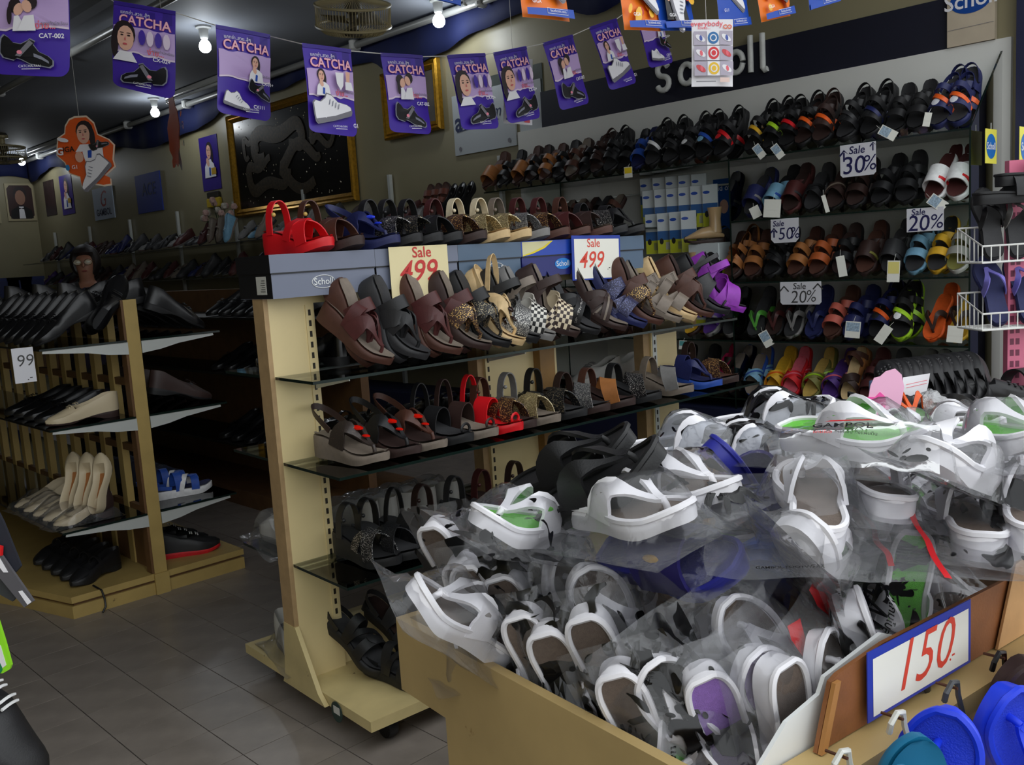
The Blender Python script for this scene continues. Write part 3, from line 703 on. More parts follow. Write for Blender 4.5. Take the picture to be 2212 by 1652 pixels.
for k, z in enumerate(SHZ):
    for Y0, Y1 in ((-1.905, -.706), (-.694, .5), (.51, 1.2)):
        if k == 1 and Y0 > -.7: continue
        cglass((3.45, 3.82), (Y0, Y1), z, 'glass_shelf')
        l = MB(); n = int((Y1-Y0)/.11)
        for i in range(n): l.prism([(0, z), (.004, z), (.004, z+.035), (0, z+.035)], Y0+1.93+.05+i*.11, Y0+1.93+.14+i*.11-.002, lambda p: Vector((p.x+.012, p.z, p.y)))
        o = l.build('toe_stops', m_glass, cb, smooth=False); o['kind'] = 'stuff'
for Y, top in ((-1.91, 1), (-.70, 0), (.505, 0)):
    pts = [(0, .4), (.37, .4), (.37, 2.08), (0, 1.73)] if top else [(0, .4), (.37, .4), (.37, 1.72), (0, 1.72)]
    o = MB().prism(pts, Y+1.93-.003, Y+1.93+.003, lambda p: Vector((p.x, p.z, p.y))).build('glass_side', m_glass, cb, smooth=False)
    e = MB().prism([(-.0015, .4), (0, .4), (0, 1.73), (-.0015, 1.73)], Y+1.93-.004, Y+1.93+.004, lambda p: Vector((p.x, p.z, p.y)))
    if top: e.prism([(0, 1.73), (.004, 1.73), (.374, 2.08), (.37, 2.08)], Y+1.93-.004, Y+1.93+.004, lambda p: Vector((p.x, p.z, p.y)))
    e.build('glass_rim', m_gedge, o, smooth=False)

# ------------------------------------------------------------ bargain bin
bn = thing('bargain_bin', 'cream painted wooden bin table heaped with bagged slippers', 'bin', BIN.mat())
m_binp = mat('bin_paint', (180, 154, 102), .5, var=.14, vs=5, bump=.15, bs=25, wear=((140, 112, 62), 16., .66))
BW, BD, BZ = 1.75, .80, .66
fbox(MB(), (0, .018), (0, BD), (BZ-.14, BZ)).build('side_apron', m_binp, bn, smooth=False)
fbox(MB(), (BW-.018, BW), (0, BD), (BZ-.14, BZ)).build('side_apron', m_binp, bn, smooth=False)
fbox(MB(), (.018, BW-.018), (0, .018), (BZ-.14, BZ)).build('back_apron', m_binp, bn, smooth=False)
fbox(MB(), (.0, BW), (BD-.02, BD), (BZ-.14, BZ-.0)).build('front_apron', m_binp, bn, smooth=False)
fbox(MB(), (.018, BW-.018), (.018, BD-.02), (BZ-.15, BZ-.13)).build('bin_floor', m_dkb, bn, smooth=False)
fbox(MB(), (.0, .06), (.15, BD), (0, BZ-.14)).build('leg_panel', m_binp, bn, smooth=False)
fbox(MB(), (BW-.06, BW), (.15, BD), (0, BZ-.14)).build('leg_panel', m_binp, bn, smooth=False)
fbox(MB(), (.06, BW-.06), (BD-.06, BD-.03), (0, BZ-.14)).build('front_panel', m_binp, bn, smooth=False)
fbox(MB(), (0, BW), (BD, BD+.045), (BZ-.03, BZ)).build('front_ledge', m_binp, bn, smooth=False)

# ------------------------------------------------------------ sandals on the centre rack
RV = RACK.v
def rk_at(v, z):
    def f(px, py):
        q = RACK.atv(px, py, v); p = RACK.w(q.x, v, z); return p
    return f
BRN = pal('dark', 'taupe', 'maroon'); BLK = pal('black', 'charcoal', 'black'); TAU = pal('taupe', 'taupe', 'taupe')
# shoe boxes on the top board
m_boxg = mat('slate_card', (112, 118, 136), .5, var=.04, vs=5); m_boxb = mat('slate_blue_card', (82, 102, 124), .5, var=.04, vs=5)
m_boxe = mat('black_card', (18, 18, 22), .5); m_boxr = mat('royal_card', (26, 66, 170), .4); m_boxn = mat('navy_card', (28, 34, 108), .4); m_lab = mat('label_paper', (206, 206, 198), .6)
def shoe_box(u0, w, lid, body, end, label, logo, extra=None, dv=0, h=.12):
    t = thing('shoe_box', label, 'shoe box', RACK.mat(u0, -.105+dv, 1.2262), 'shoe boxes along the top of the rack')
    D = .21
    o = MB().bbox((.003, -D+.003, 0), (w-.003, -.003, h-.045)).build('body', [body], t, smooth=False)
    MB().bbox((.0024, -D+.003, .001), (.003, -.003, h-.046)).build('end_face', end, t, smooth=False)
    l = MB().bbox((0, -D, h-.05), (w, 0, h)).build('lid', lid, t, smooth=False)
    MB().bbox((-.0006, -D, h-.05), (0, 0, h)).build('lid_end', end, l, smooth=False)
    MB().bbox((.002, -D-.0004, h-.0535), (w-.002, -D, h-.0495)).build('lid_shadow_gap', m_boxe, l, smooth=False)
    if logo:
        fn = lambda p: Vector((w*logo[0]+p.x, -D+.0015, .038+p.y))
        m = C(226, 228, 228, .5)
        if logo[1]: MB().flat([(.038*cos(a*pi/12), .019*sin(a*pi/12)) for a in range(24)], lambda p: Vector((w*logo[0]+p.x, -D+.002, .038+p.y))).build('logo_oval', C(24, 120, 200), t, smooth=False)
        else: MB().tube([(w*logo[0]+.036*cos(a*pi/12), -D+.0018, .038+.018*sin(a*pi/12)) for a in range(24)], .0012, 4, True).build('logo_ring', m, t)
        lettering('Scholl', fn, .026, 'lettering', m, t, .006)
    if extra: extra(t, w, D, h)
    return t
def end_label(t, w, D, h):
    MB().bbox((.0016, -D+.035, .012), (.0023, -.115, .062)).build('size_label', m_lab, t, smooth=False)
    l = MB()
    for k in range(6): l.bbox((.001, -D+.042, .02+k*.006), (.0015, -.14-.004*(k % 3), .0215+k*.006))
    l.build('label_print', C(60, 60, 60), t, smooth=False)
def swoosh(t, w, D, h):
    MB().flat([(.004, h-.002), (.004, h-.046), (.05, h-.036), (.1, h-.02), (.135, h-.002)], lambda p: Vector((p.x, -D-.0008, p.y))).build('pale_corner', C(214, 208, 160), t, smooth=False)
    MB().flat([(.004, h-.046), (.05, h-.036), (.1, h-.02), (.135, h-.002), (.145, h-.002), (.105, h-.026), (.05, h-.042), (.004, h-.0495)], lambda p: Vector((p.x, -D-.001, p.y))).build('yellow_stripe', C(230, 206, 40), t, smooth=False)
def cross_end(t, w, D, h): end_label(t, w, D, h)
shoe_box(-.02, .335, m_boxg, m_boxg, m_boxe, 'pale slate shoe box with white size label on its black end', (.48, 0), cross_end)
shoe_box(.316, .305, m_boxg, m_boxg, m_boxe, 'pale slate shoe box half hidden behind the cream price card', None)
shoe_box(.622, .264, m_boxb, m_boxb, m_boxe, 'slate blue shoe box with a white ring logo', (.58, 0))
shoe_box(.887, .305, m_boxr, m_boxn, m_boxn, 'royal blue shoe box with a yellow striped corner', (.62, 1), swoosh)
shoe_box(1.193, .304, m_boxb, m_boxb, m_boxe, 'dark slate blue shoe box at the far end of the row', None)
# price cards
def card(label, M, w, h, m, items, border=None, name='price_card', cat='price card', th=.0015, cut=0):
    """flat card in its local xz plane facing -y; items: (text, x, z, size, material, bold, shear)"""
    t = thing(name, label, cat, M)
    pts = [(-w/2+cut, -h/2), (w/2-cut, -h/2), (w/2, -h/2+cut), (w/2, h/2), (-w/2, h/2), (-w/2, -h/2+cut)] if cut else [(-w/2, -h/2), (w/2, -h/2), (w/2, h/2), (-w/2, h/2)]
    MB().prism(pts, 0, th, lambda p: Vector((p.x, p.z, p.y))).build('card', border or m, t, smooth=False)
    if border:
        e = .012; MB().flat([(-w/2+e, -h/2+e*.4), (w/2-e*.6, -h/2+e*.4), (w/2-e*.6, h/2-e), (-w/2+e, h/2-e)], lambda p: Vector((p.x, -.0004, p.y))).build('card_face', m, t, smooth=False)
    for k, (s, x, z, size, mm, bold, sh) in enumerate(items):
        lettering(s, lambda p: Vector((p.x, -.0009, p.y)), size, 'lettering', mm, t, bold, sh, (x, z))
    return t
m_ink_r = mat('red_marker', (196, 44, 40), .5); m_ink_r2 = mat('bright_red_marker', (222, 70, 50), .5); m_ink_n = mat('navy_marker', (34, 34, 84), .5); m_ink_g = mat('grey_marker', (70, 70, 70), .5)
m_cardc = mat('cream_card', (228, 214, 166), .55); m_cardw = mat('white_card', (240, 238, 226), .5); m_cardb = mat('blue_card', (30, 60, 160), .5)
def rcard(px, py, v, tilt=0.):
    q = RACK.atv(px, py, v); return RACK.mat(q.x, v, q.z) @ Matrix.Rotation(tilt, 4, 'Y')
card('cream card reading Sale 499 in front of the slate boxes', rcard(908, 590, .118, .0), .215, .165, m_cardc,
     [('Sale', .01, .062, .045, m_ink_r, .012, 0), ('499', -.01, .004, .092, m_ink_r, .01, .25), ('.-', .085, -.022, .05, m_ink_r, .01, 0)])
card('white card reading Sale 499 with a blue border in front of the royal blue box', rcard(1289, 556, .12, .03), .245, .155, m_cardw,
     [('Sale', -.015, .05, .042, m_ink_r2, .008, 0), ('499', -.03, -.01, .082, m_ink_r2, .006, .25), ('.-', .06, -.035, .03, m_ink_g, 0, 0)], border=m_cardb)

# row standing on the boxes
top = [(712, 535, 'loop', pal(M_RED, M_RED, M_RED, trim='gold'), 'bright red wedge sandal with tall heel loop'),
       (778, 532, 'loop', pal('dark', 'brown', 'brown', 'brown', 'gold'), 'brown wedge sandal with gold rimmed ornament'), (857, 527, 'comfort_gem', dict(pal('navy', 'navy', 'navy'), gem=M_GEMB), 'navy wedge sandal with a blue stone'),
       (905, 520, 'loop', pal('black', 'charcoal', 'black', G_BEAD), 'black beaded wedge sandal'), (950, 517, 'loop', pal('black', 'charcoal', 'black', G_BLACK), 'black glittering wedge sandal'),
       (992, 515, 'loop', pal('black', 'black', 'black'), 'plain black wedge sandal'), (1045, 513, 'loop', pal('dark', 'dark', 'maroon', G_GOLD), 'dark brown studded wedge sandal'),
       (1096, 511, 'loop', pal('beige', 'beige', 'cream', G_PAVE), 'beige sparkling wedge sandal'), (1142, 507, 'loop', pal('beige', 'beige', 'cream', G_PAVE), 'beige wedge sandal with pale straps'),
       (1182, 503, 'loop', pal('grey', 'grey', 'taupe', G_TWEED), 'grey woven wedge sandal'), (1225, 500, 'loop', pal('brown', 'dark', 'maroon', G_GOLD), 'brown studded wedge sandal'),
       (1270, 497, 'loop', pal('brown', 'brown', 'maroon'), 'brown strapped wedge sandal'), (1318, 493, 'loop', pal('brown', 'taupe', 'brown', 'dark'), 'brown wedge sandal with dark straps'),
       (1352, 490, 'band_thong', pal('black', 'charcoal', 'black', G_BEAD), 'black beaded low sandal'), (1388, 488, 'comfort', pal('black', 'black', 'black'), 'black low thong sandal')]
for i, (px, py, kind, pl, words) in enumerate(top):
    q = RACK.atv(px, py, .13); L = LEN[kind]
    d = RACK.v.copy(); d.rotate(Matrix.Rotation(.22+random.uniform(-.05, .05), 3, 'Z'))
    shoe(kind, pl, lean(RACK.w(q.x, .135, 1.2262+.12), d, 0., L*1.1), NAME[kind], words + ', %s along the shoe boxes' % ORD[i], 'sandal', 'sandals on the shoe boxes', scale=1.1)

# upper glass shelf: pairs leaning heel up
s1 = [(835, 800, 'comfort', pal('brown', 'taupe', 'maroon', 'maroon'), 'brown woven thong sandal'), (912, 778, 'comfort', pal('charcoal', 'charcoal', 'black'), 'charcoal thong sandal'),
      (985, 765, 'comfort', pal('brown', 'taupe', 'maroon'), 'brown plain thong sandal'), (1048, 752, 'comfort', pal('dark', 'taupe', 'maroon', G_GOLD), 'brown gold studded sandal'),
      (1090, 745, 'comfort', pal('black', 'charcoal', 'black', G_BLACK), 'black glitter thong sandal'), (1120, 742, 'comfort_gem', dict(pal('beige', 'beige', 'beige'), gem=M_GEMD), 'beige sandal with dark stones'),
      (1152, 738, 'band_thong', pal('black', 'charcoal', 'black', G_TWEED), 'black and white tweed sandal'), (1186, 735, 'band_thong', pal('grey', 'grey', 'taupe', G_CHK), 'grey chequered band sandal'),
      (1238, 725, 'band_thong', pal('dark', 'taupe', 'dark', G_CHKB), 'brown chequered band sandal'), (1285, 718, 'cross', pal('black', 'charcoal', 'black', trim=G_BEAD), 'black beaded cross strap sandal'),
      (1345, 708, 'cross', pal('dark', 'taupe', 'dark', trim='taupe'), 'brown stitched cross strap sandal'), (1385, 698, 'two_band', pal('navy', 'navy', speckle('navy_stud', (34, 36, 70), (120, 124, 170), 400, .4)), 'navy sparkling sandal'),
      (1420, 694, 'comfort', pal('brown', 'dark', 'brown', G_GOLD), 'brown sparkling thong sandal'), (1462, 690, 'buckle_band', pal('taupe', 'taupe', 'taupe'), 'taupe two-band sandal'),
      (1494, 682, 'buckle_band', pal('beige', 'beige', 'taupe'), 'tan two-band sandal'), (1530, 678, 'comfort', pal('brown', 'dark', 'brown'), 'brown leather thong sandal'),
      (1566, 672, 'toe_loop', pal('black', 'black', 'charcoal'), 'black strappy sandal'), (1600, 668, 'band_thong', pal('violet', 'charcoal', 'violet'), 'violet band sandal')]
d1 = RACK.v.copy(); d1.rotate(Matrix.Rotation(.52, 3, 'Z'))
pair_row(RACK, s1, 'upper rack shelf', 'cream post', 'sandal pairs on the upper rack shelf', rk_at(.235, 1.0062), d1, .62, 1.14, .08, 1.06)
# middle glass shelf
s2 = [(832, 1000, 'comfort_gem', dict(pal('taupe', 'taupe', 'dark', speckle('lace', (52, 44, 40), (90, 80, 74), 300, .4)), gem=M_GEMR), 'taupe sandal with red stones'), (900, 985, 'comfort_gem', dict(pal('dark', 'dark', 'black'), gem=M_GEMR), 'dark sandal with red stones'),
      (957, 965, 'comfort_gem', dict(pal('taupe', 'dark', 'brown'), gem=M_GEMR), 'brown sandal with red stones'), (1015, 955, 'toe_loop', pal('black', 'charcoal', 'black'), 'black toe ring sandal'),
      (1070, 950, 'toe_loop', pal('taupe', 'taupe', 'dark'), 'taupe toe ring sandal with dark straps'), (1124, 940, 'toe_loop', pal(M_RED, M_RED, M_RED), 'bright red toe ring sandal'),
      (1152, 915, 'loop', pal('dark', 'dark', 'brown', G_GOLD), 'dark sandal with gold studs'), (1204, 908, 'loop', pal('taupe', 'taupe', 'grey', G_PAVE), 'grey sandal with pale stones'),
      (1262, 900, 'loop', pal('black', 'charcoal', 'black', G_BLACK), 'black sandal with gold specks'), (1312, 893, 'band_thong', pal('dark', 'charcoal', 'dark', G_TWEED), 'dark sandal with striped band'),
      (1368, 888, 'band_thong', pal('dark', 'dark', 'brown', 'tan'), 'brown sandal with tan band'), (1425, 880, 'band_thong', pal('black', 'charcoal', 'black', G_BEAD), 'black sandal with beaded band'),
      (1494, 868, 'band_thong', pal('taupe', 'taupe', 'taupe', 'grey'), 'taupe sandal with a broad grey band'), (1556, 856, 'comfort', pal('blue', 'navy', 'navy'), 'navy thong sandal'), (1592, 850, 'loop', pal('dark', 'brown', 'dark', G_GOLD), 'brown sandal with studded straps')]
for i, (px, py, kind, pl, words) in enumerate(s2):
    q = RACK.atv(px, py, .33); L = LEN[kind]; d = RACK.v.copy(); d.rotate(Matrix.Rotation(.16+random.uniform(-.06, .06), 3, 'Z'))
    shoe(kind, pl, lean(RACK.w(q.x, .335, .7592), d, .04, L*1.1), NAME[kind], words + ', %s from cream post, middle rack shelf' % ORD[i], 'sandal', 'sandals on the middle rack shelf', scale=1.1)
# lower glass shelf
s3 = [(860, 1240, 'loop', pal('black', 'black', 'black', G_BEAD), 'black sandal with chain trim'), (905, 1215, 'loop', pal('black', 'charcoal', 'black', speckle('black_fine', (20, 20, 22), (90, 90, 94), 420, .4)), 'black sparkling sandal'), (960, 1195, 'toe_loop', pal('black', 'charcoal', 'black'), 'black loop sandal'),
      (1020, 1172, 'loop', pal('black', 'dark', 'dark'), 'black brown sandal'), (1085, 1150, 'loop', pal('black', 'charcoal', 'charcoal'), 'charcoal sandal'), (1150, 1125, 'loop', pal('dark', 'dark', 'maroon'), 'dark maroon sandal'), (1220, 1100, 'loop', pal('dark', 'brown', 'dark', G_GOLD), 'dark gold specked sandal'),
      (1290, 1075, 'toe_loop', pal('black', 'dark', 'black'), 'black strap sandal'), (1360, 1050, 'comfort', pal('dark', 'dark', 'brown'), 'dark brown sandal')]
for i, (px, py, kind, pl, words) in enumerate(s3):
    q = RACK.atv(px, py, .325); L = LEN[kind]; d = RACK.v.copy(); d.rotate(Matrix.Rotation(.15+random.uniform(-.08, .08), 3, 'Z'))
    shoe(kind, pl, lean(RACK.w(max(q.x, .16 if i == 0 else 0), .325, .4582), d, .04, L*1.1), NAME[kind], words + ', %s from cream post, lower rack shelf' % ORD[i], 'sandal', 'sandals on the lower rack shelf', scale=1.1)
# on the base board
for i, (u, kind, pl, words) in enumerate([(.20, 'sport', pal('black', 'charcoal', 'black'), 'black strapped sandal'), (.34, 'sport', pal('black', 'dark', 'charcoal'), 'charcoal strapped sandal'), (.48, 'buckle_band', pal('black', 'brown', 'dark'), 'dark brown two-band sandal'),
                                          (.62, 'buckle_band', pal('dark', 'brown', 'brown'), 'brown two-band sandal'), (.76, 'sport', pal('black', 'black', 'black'), 'all black strapped sandal')]):
    d = RACK.v.copy(); d.rotate(Matrix.Rotation(.25, 3, 'Z'))
    shoe(kind, pl, lean(RACK.w(u+.03, .375, .1003), d, .02, LEN[kind]), NAME[kind], words + ', %s from the end bracket on the rack base' % ORD[2*i], 'sandal', 'sandals on the rack base', scale=1.05)
    shoe(kind, pl, lean(RACK.w(u-.03, .20, .1003), d, .55, LEN[kind]), NAME[kind], words + ', %s from the end bracket on the rack base' % ORD[2*i+1], 'sandal', 'sandals on the rack base', True)

# ------------------------------------------------------------ wall cabinet rows
DX = Vector((-1, 0, 0))
def cab_at(z):
    def f(px, py):
        q = atx(px, py, 3.55); return Vector((3.475, max(q.y, -1.84), z+.0004))
    return f
def cab(k, items, words, af=.80, ab=1.22):
    pair_row(None, items, '%s cabinet shelf' % words, 'end pane', 'sandal pairs on the %s cabinet shelf' % words, cab_at(SHZ[k]), DX, af, ab, .15, 1.08)
def row(k, ys, lst, words, **kw):
    items = []
    for px, kind, pl, w in lst:
        y = ys[0] + (ys[1]-ys[0])*(px-1585)/(2105-1585); items.append((px, y, kind, pl, w))
    items.sort(key=lambda t: -t[0]); cab(k, items, words, **kw)
NV = mat('shoe_grey_patch', (200, 200, 206), .5)
bl = lambda ins='charcoal', st='black', **k: pal('black', ins, st, **k)
tanp = pal('brown', 'brown', 'tan'); blk = bl(); brn = pal('dark', 'taupe', 'brown'); dkp = pal('black', 'dark', 'dark')
row(0, (342, 272), [(1068, 'wide_slide', tanp, 'tan slide sandal'), (1100, 'two_band', blk, 'black two-band sandal'), (1134, 'wide_slide', pal('dark', 'brown', 'tan'), 'tan leather slide sandal'), (1162, 'two_band', bl('dark'), 'black leather sandal'),
     (1192, 'two_band', pal('dark', 'brown', 'tan'), 'brown two-band sandal'), (1222, 'buckle_band', blk, 'black buckled sandal'), (1250, 'buckle_band', brn, 'brown buckled sandal'), (1278, 'two_band', blk, 'plain black sandal'), (1306, 'sport', dkp, 'dark brown strapped sandal'),
     (1334, 'sport', blk, 'black strapped sandal'), (1362, 'two_band', bl('black'), 'all black slide sandal'), (1392, 'two_band', pal('navy', 'navy', 'blue'), 'blue slide sandal'), (1425, 'sport', bl(trim='white'), 'black sandal with white trim'),
     (1462, 'sport', bl(trim='charcoal'), 'black walking sandal'), (1498, 'sport', bl('black', 'charcoal', patch='white'), 'charcoal sandal with white patch'), (1535, 'sport', pal('black', 'black', 'black', trim='blue', patch='skyblue'), 'black and blue sandal'),
     (1572, 'sport', pal('black', 'black', 'black', trim='red', patch='red'), 'black and red sandal'), (1638, 'sport', pal('black', 'black', 'black', trim='yellow', patch='black'), 'black sandal with amber trim'), (1678, 'sport', pal('black', 'black', 'black', trim='lime', patch='black'), 'black sandal with lime trim'),
     (1714, 'sport', pal('black', 'black', 'black', trim='red', patch='black'), 'black sandal with red trim'), (1748, 'sport', pal('black', 'dark', 'black', trim='orange', patch='black'), 'black sandal with orange trim'), (1788, 'sport', pal('black', 'dark', 'dark', trim='orange', patch='dark'), 'brown sandal with orange trim'),
     (1838, 'sport', bl(trim='charcoal'), 'black trail sandal'), (1890, 'sport', pal('black', 'black', 'black', trim='navy', patch='black'), 'black sandal with navy trim'), (1945, 'two_band', bl('black'), 'black slide'), (1992, 'two_band', bl('black'), 'black broad slide'),
     (2040, 'sport', pal('navy', 'charcoal', 'navy', trim='orange', patch=NV), 'navy and orange sandal with white patch'), (2090, 'sport', pal('navy', 'charcoal', 'navy', trim='orange', patch=NV), 'navy and orange sandal with pale patch')], 'top')
row(1, (482, 438), [(1638, 'wide_slide', pal('navy', 'charcoal', 'navy', trim='grey'), 'grey blue slide'), (1680, 'wide_slide', pal('black', 'black', 'skyblue', trim='blue'), 'pale blue slide'), (1722, 'wide_slide', pal('maroon', 'dark', 'maroon', trim='charcoal'), 'dark red slide'),
     (1768, 'cross', blk, 'black cross strap sandal'), (1815, 'cross', pal('black', 'dark', 'dark', trim='taupe'), 'dark brown cross strap sandal'), (1860, 'two_band', dkp, 'dark two-band sandal'), (1912, 'two_band', bl('black'), 'black two-band slide'),
     (1968, 'two_band', bl('black'), 'black ridged slide'), (2030, 'wide_slide', pal('white', 'maroon', 'white', trim='red'), 'white slide with red footbed'), (2083, 'wide_slide', pal('white', 'maroon', 'white', trim='red'), 'white slide with dark red footbed')], 'second')
row(2, (606, 598), [(1300, 'two_band', dkp, 'dark slide sandal'), (1345, 'two_band', brn, 'brown slide sandal'), (1552, 'sport', blk, 'black strapped sandal'), (1596, 'sport', pal('dark', 'brown', 'tan'), 'tan strapped sandal'), (1638, 'two_band', pal('dark', 'brown', 'tan'), 'tan two-band sandal'),
     (1680, 'sport', bl('black'), 'all black strapped sandal'), (1730, 'two_band', pal('dark', 'brown', 'tan'), 'tan leather sandal'), (1778, 'two_band', pal('dark', 'brown', mat('rust_leather', (176, 88, 42), .5)), 'rust brown leather sandal'), (1830, 'two_band', bl('dark'), 'black leather sandal'),
     (1882, 'wide_slide', pal('dark', 'brown', 'dark', trim='olive'), 'brown leather slide'), (1936, 'wide_slide', bl('charcoal', 'charcoal'), 'charcoal slide'), (1988, 'two_band', pal('skyblue', 'charcoal', 'skyblue'), 'pale blue two-band sandal'),
     (2036, 'two_band', pal('yellow', 'charcoal', 'yellow'), 'amber two-band sandal'), (2088, 'two_band', pal(mat('pale_rim', (196, 196, 190), .6), 'olive', mat('ash_band', (150, 150, 142), .6)), 'olive sandal with ash bands')], 'third')
row(3, (736, 748), [(1420, 'two_band', pal('maroon', 'pink', 'red'), 'pink slipper'), (1508, 'two_band', pal('dark', 'yellow', 'purple'), 'yellow footbed slipper'), (1548, 'wide_slide', pal('grey', 'purple', 'purple', trim='grey'), 'purple slipper'), (1592, 'wide_slide', pal('grey', 'charcoal', 'charcoal', trim='white'), 'charcoal slipper with white rim'),
     (1644, 'flip_flop', pal('black', 'charcoal', 'green'), 'black flip-flop with green strap'), (1682, 'flip_flop', pal('black', 'dark', 'maroon'), 'dark flip-flop with maroon strap'), (1722, 'flip_flop', pal('grey', 'charcoal', 'grey'), 'grey flip-flop'), (1768, 'flip_flop', pal('navy', 'navy', 'navy'), 'navy flip-flop'),
     (1808, 'two_band', pal('brown', 'brown', mat('pink_stud', (196, 98, 82), .5)), 'brown sandal with studded pink bands'), (1850, 'two_band', pal('navy', 'navy', 'navy'), 'navy two-band sandal'), (1908, 'sport', pal('black', 'black', 'navy', trim='orange', patch='black'), 'black and orange sandal'),
     (1958, 'sport', pal('lime', 'black', 'black', trim='lime', patch='white'), 'black and lime sandal'), (2024, 'flip_flop', pal('orange', 'orange', 'dark'), 'orange flip-flop with dark strap'), (2086, 'flip_flop', pal('yellow', 'yellow', 'dark'), 'yellow flip-flop with dark strap')], 'fourth')
row(4, (880, 890), [(1470, 'cross', dkp, 'dark cross strap slipper'), (1520, 'cross', blk, 'black cross strap slipper'), (1560, 'two_band', pal('dark', 'magenta', 'dark'), 'magenta footbed slipper'), (1600, 'cross', dkp, 'brown cross strap slipper'), (1640, 'cross', pal('blue', 'taupe', 'skyblue', trim='blue'), 'taupe slipper with blue straps'), (1682, 'cross', pal('yellow', 'yellow', 'yellow', trim='orange'), 'yellow cross strap slipper'), (1720, 'cross', pal('red', 'pink', 'red', trim='pink'), 'pink and red cross strap slipper'),
     (1762, 'cross', pal('olive', 'gold', 'olive', trim='lime'), 'olive and green cross strap slipper'), (1804, 'cross', pal('purple', 'purple', 'purple', trim='pink'), 'purple cross strap slipper'), (1846, 'loop', pal('tan', 'beige', 'brown', 'dark'), 'tan slipper with dark strap'), (1890, 'two_band', pal('maroon', 'maroon', 'maroon'), 'maroon slipper'),
     (1935, 'two_band', blk, 'black slipper'), (1978, 'two_band', pal('grey', 'grey', 'charcoal'), 'grey slipper'), (2020, 'two_band', pal('charcoal', 'grey', 'charcoal'), 'grey footbed slipper with charcoal bands'), (2064, 'two_band', blk, 'plain black slipper')], 'lowest')

# ------------------------------------------------------------ hanging paper: banners, posters, cut-outs
class Sheet:
    """a hanging sheet; x to the right and y up from its top left corner, in metres; layers lift prints off the paper"""
    def __init__(s, name, label, cat, TL, TR, BL, group=None, curl=.0, w=None, h=None):
        ex = TR-TL; s.w = ex.length; ex.normalize(); dn = BL-TL; dn = (dn - ex*dn.dot(ex)*.0); s.h = dn.length; dn.normalize()
        n = ex.cross(-dn).normalized()                # towards the viewer
        s.o, s.ex, s.dn, s.n, s.curl = TL, ex, dn, n, curl; s.k = 0
        s.t = thing(name, label, cat, axes(ex, n.cross(ex), n, TL), group); s.inv = s.t.matrix_world.inverted()
    def fn(s, lay):
        def f(p):
            u = p.x/s.w-.5; v = -p.y/s.h
            q = s.o + s.ex*p.x - s.dn*p.y + s.n*(lay*.0007 + s.curl*(.25-u*u)*4*(.3+.7*v) + s.curl*.6*sin(v*5+u*2))
            return s.inv @ q
        return f
    def poly(s, name, pts, m, cuts=2, back=False, parent=None):
        s.k += 1; b = MB().flat(pts); tmp = b.mesh('p', False); f = s.fn(0 if back else s.k)
        if cuts:
            import bmesh
            bm = bmesh.new(); bm.from_mesh(tmp); bmesh.ops.subdivide_edges(bm, edges=bm.edges[:], cuts=cuts, use_grid_fill=True); bm.to_mesh(tmp); bm.free()
        for v in tmp.vertices: v.co = f(v.co)
        tmp.name = name; tmp.polygons.foreach_set('use_smooth', [True]*len(tmp.polygons))
        return obj(name, tmp, m, parent or s.t)
    def text(s, body, x, y, size, m, bold=0., shear=0., rot=0., sx=1.):
        s.k += 1; return lettering(body, s.fn(s.k), size, 'lettering', m, s.t, bold, shear, (x, y), rot, sx)
def ell(cx, cy, rx, ry, n=14, rot=0.):
    return [(cx+rx*cos(2*pi*i/n)*cos(rot)-ry*sin(2*pi*i/n)*sin(rot), cy+rx*cos(2*pi*i/n)*sin(rot)+ry*sin(2*pi*i/n)*cos(rot)) for i in range(n)]
def torn(x0, x1, y, amp, rnd, n=12, rise=0.): return [(x0+(x1-x0)*i/n, y+rise*i/n+rnd.uniform(-amp, amp)) for i in range(n+1)]
PUR = mat('banner_purple', (66, 40, 158), .35); PURD = mat('banner_violet', (52, 32, 132), .35); LAV = mat('print_lavender', (192, 164, 214), .4); LAVW = mat('print_pale', (226, 208, 228), .4)
PW = mat('print_white', (236, 234, 238), .4); PPINK = mat('print_pink', (240, 140, 160), .4); PSK = mat('print_skin', (226, 176, 152), .45); PHAIR = mat('print_hair', (34, 22, 26), .45); PBLK = mat('print_black', (16, 16, 20), .3)
PLIP = mat('print_lip', (198, 84, 92), .4); PGRY = mat('print_grey', (120, 118, 126), .4); PSHN = mat('print_shine', (130, 132, 146), .35); PRED = mat('print_red', (232, 96, 110), .4)
PORG = mat('print_orange', (226, 92, 30), .4); PBLU = mat('print_blue', (24, 74, 176), .4); PFL1 = mat('print_flame', (240, 120, 26), .4); PFL2 = mat('print_flame_light', (250, 190, 60), .4); PFL3 = mat('print_flame_dark', (196, 48, 24), .4)
SHOE_MJ = [(0, .30), (.02, .12), (.10, .02), (.30, .0), (.34, .06), (.42, .05), (.60, -.02), (.95, -.02), (1.0, .05), (.98, .16), (.88, .24), (.70, .30), (.58, .44), (.60, .52), (.50, .56), (.46, .50), (.36, .40), (.22, .40), (.12, .50), (.04, .54), (.0, .46)]
SHOE_SN = [(0, .20), (.0, .06), (.04, .0), (.5, -.02), (.95, -.01), (1.0, .06), (1.0, .16), (.90, .24), (.66, .34), (.52, .52), (.40, .58), (.34, .50), (.20, .44), (.08, .50), (.02, .46)]
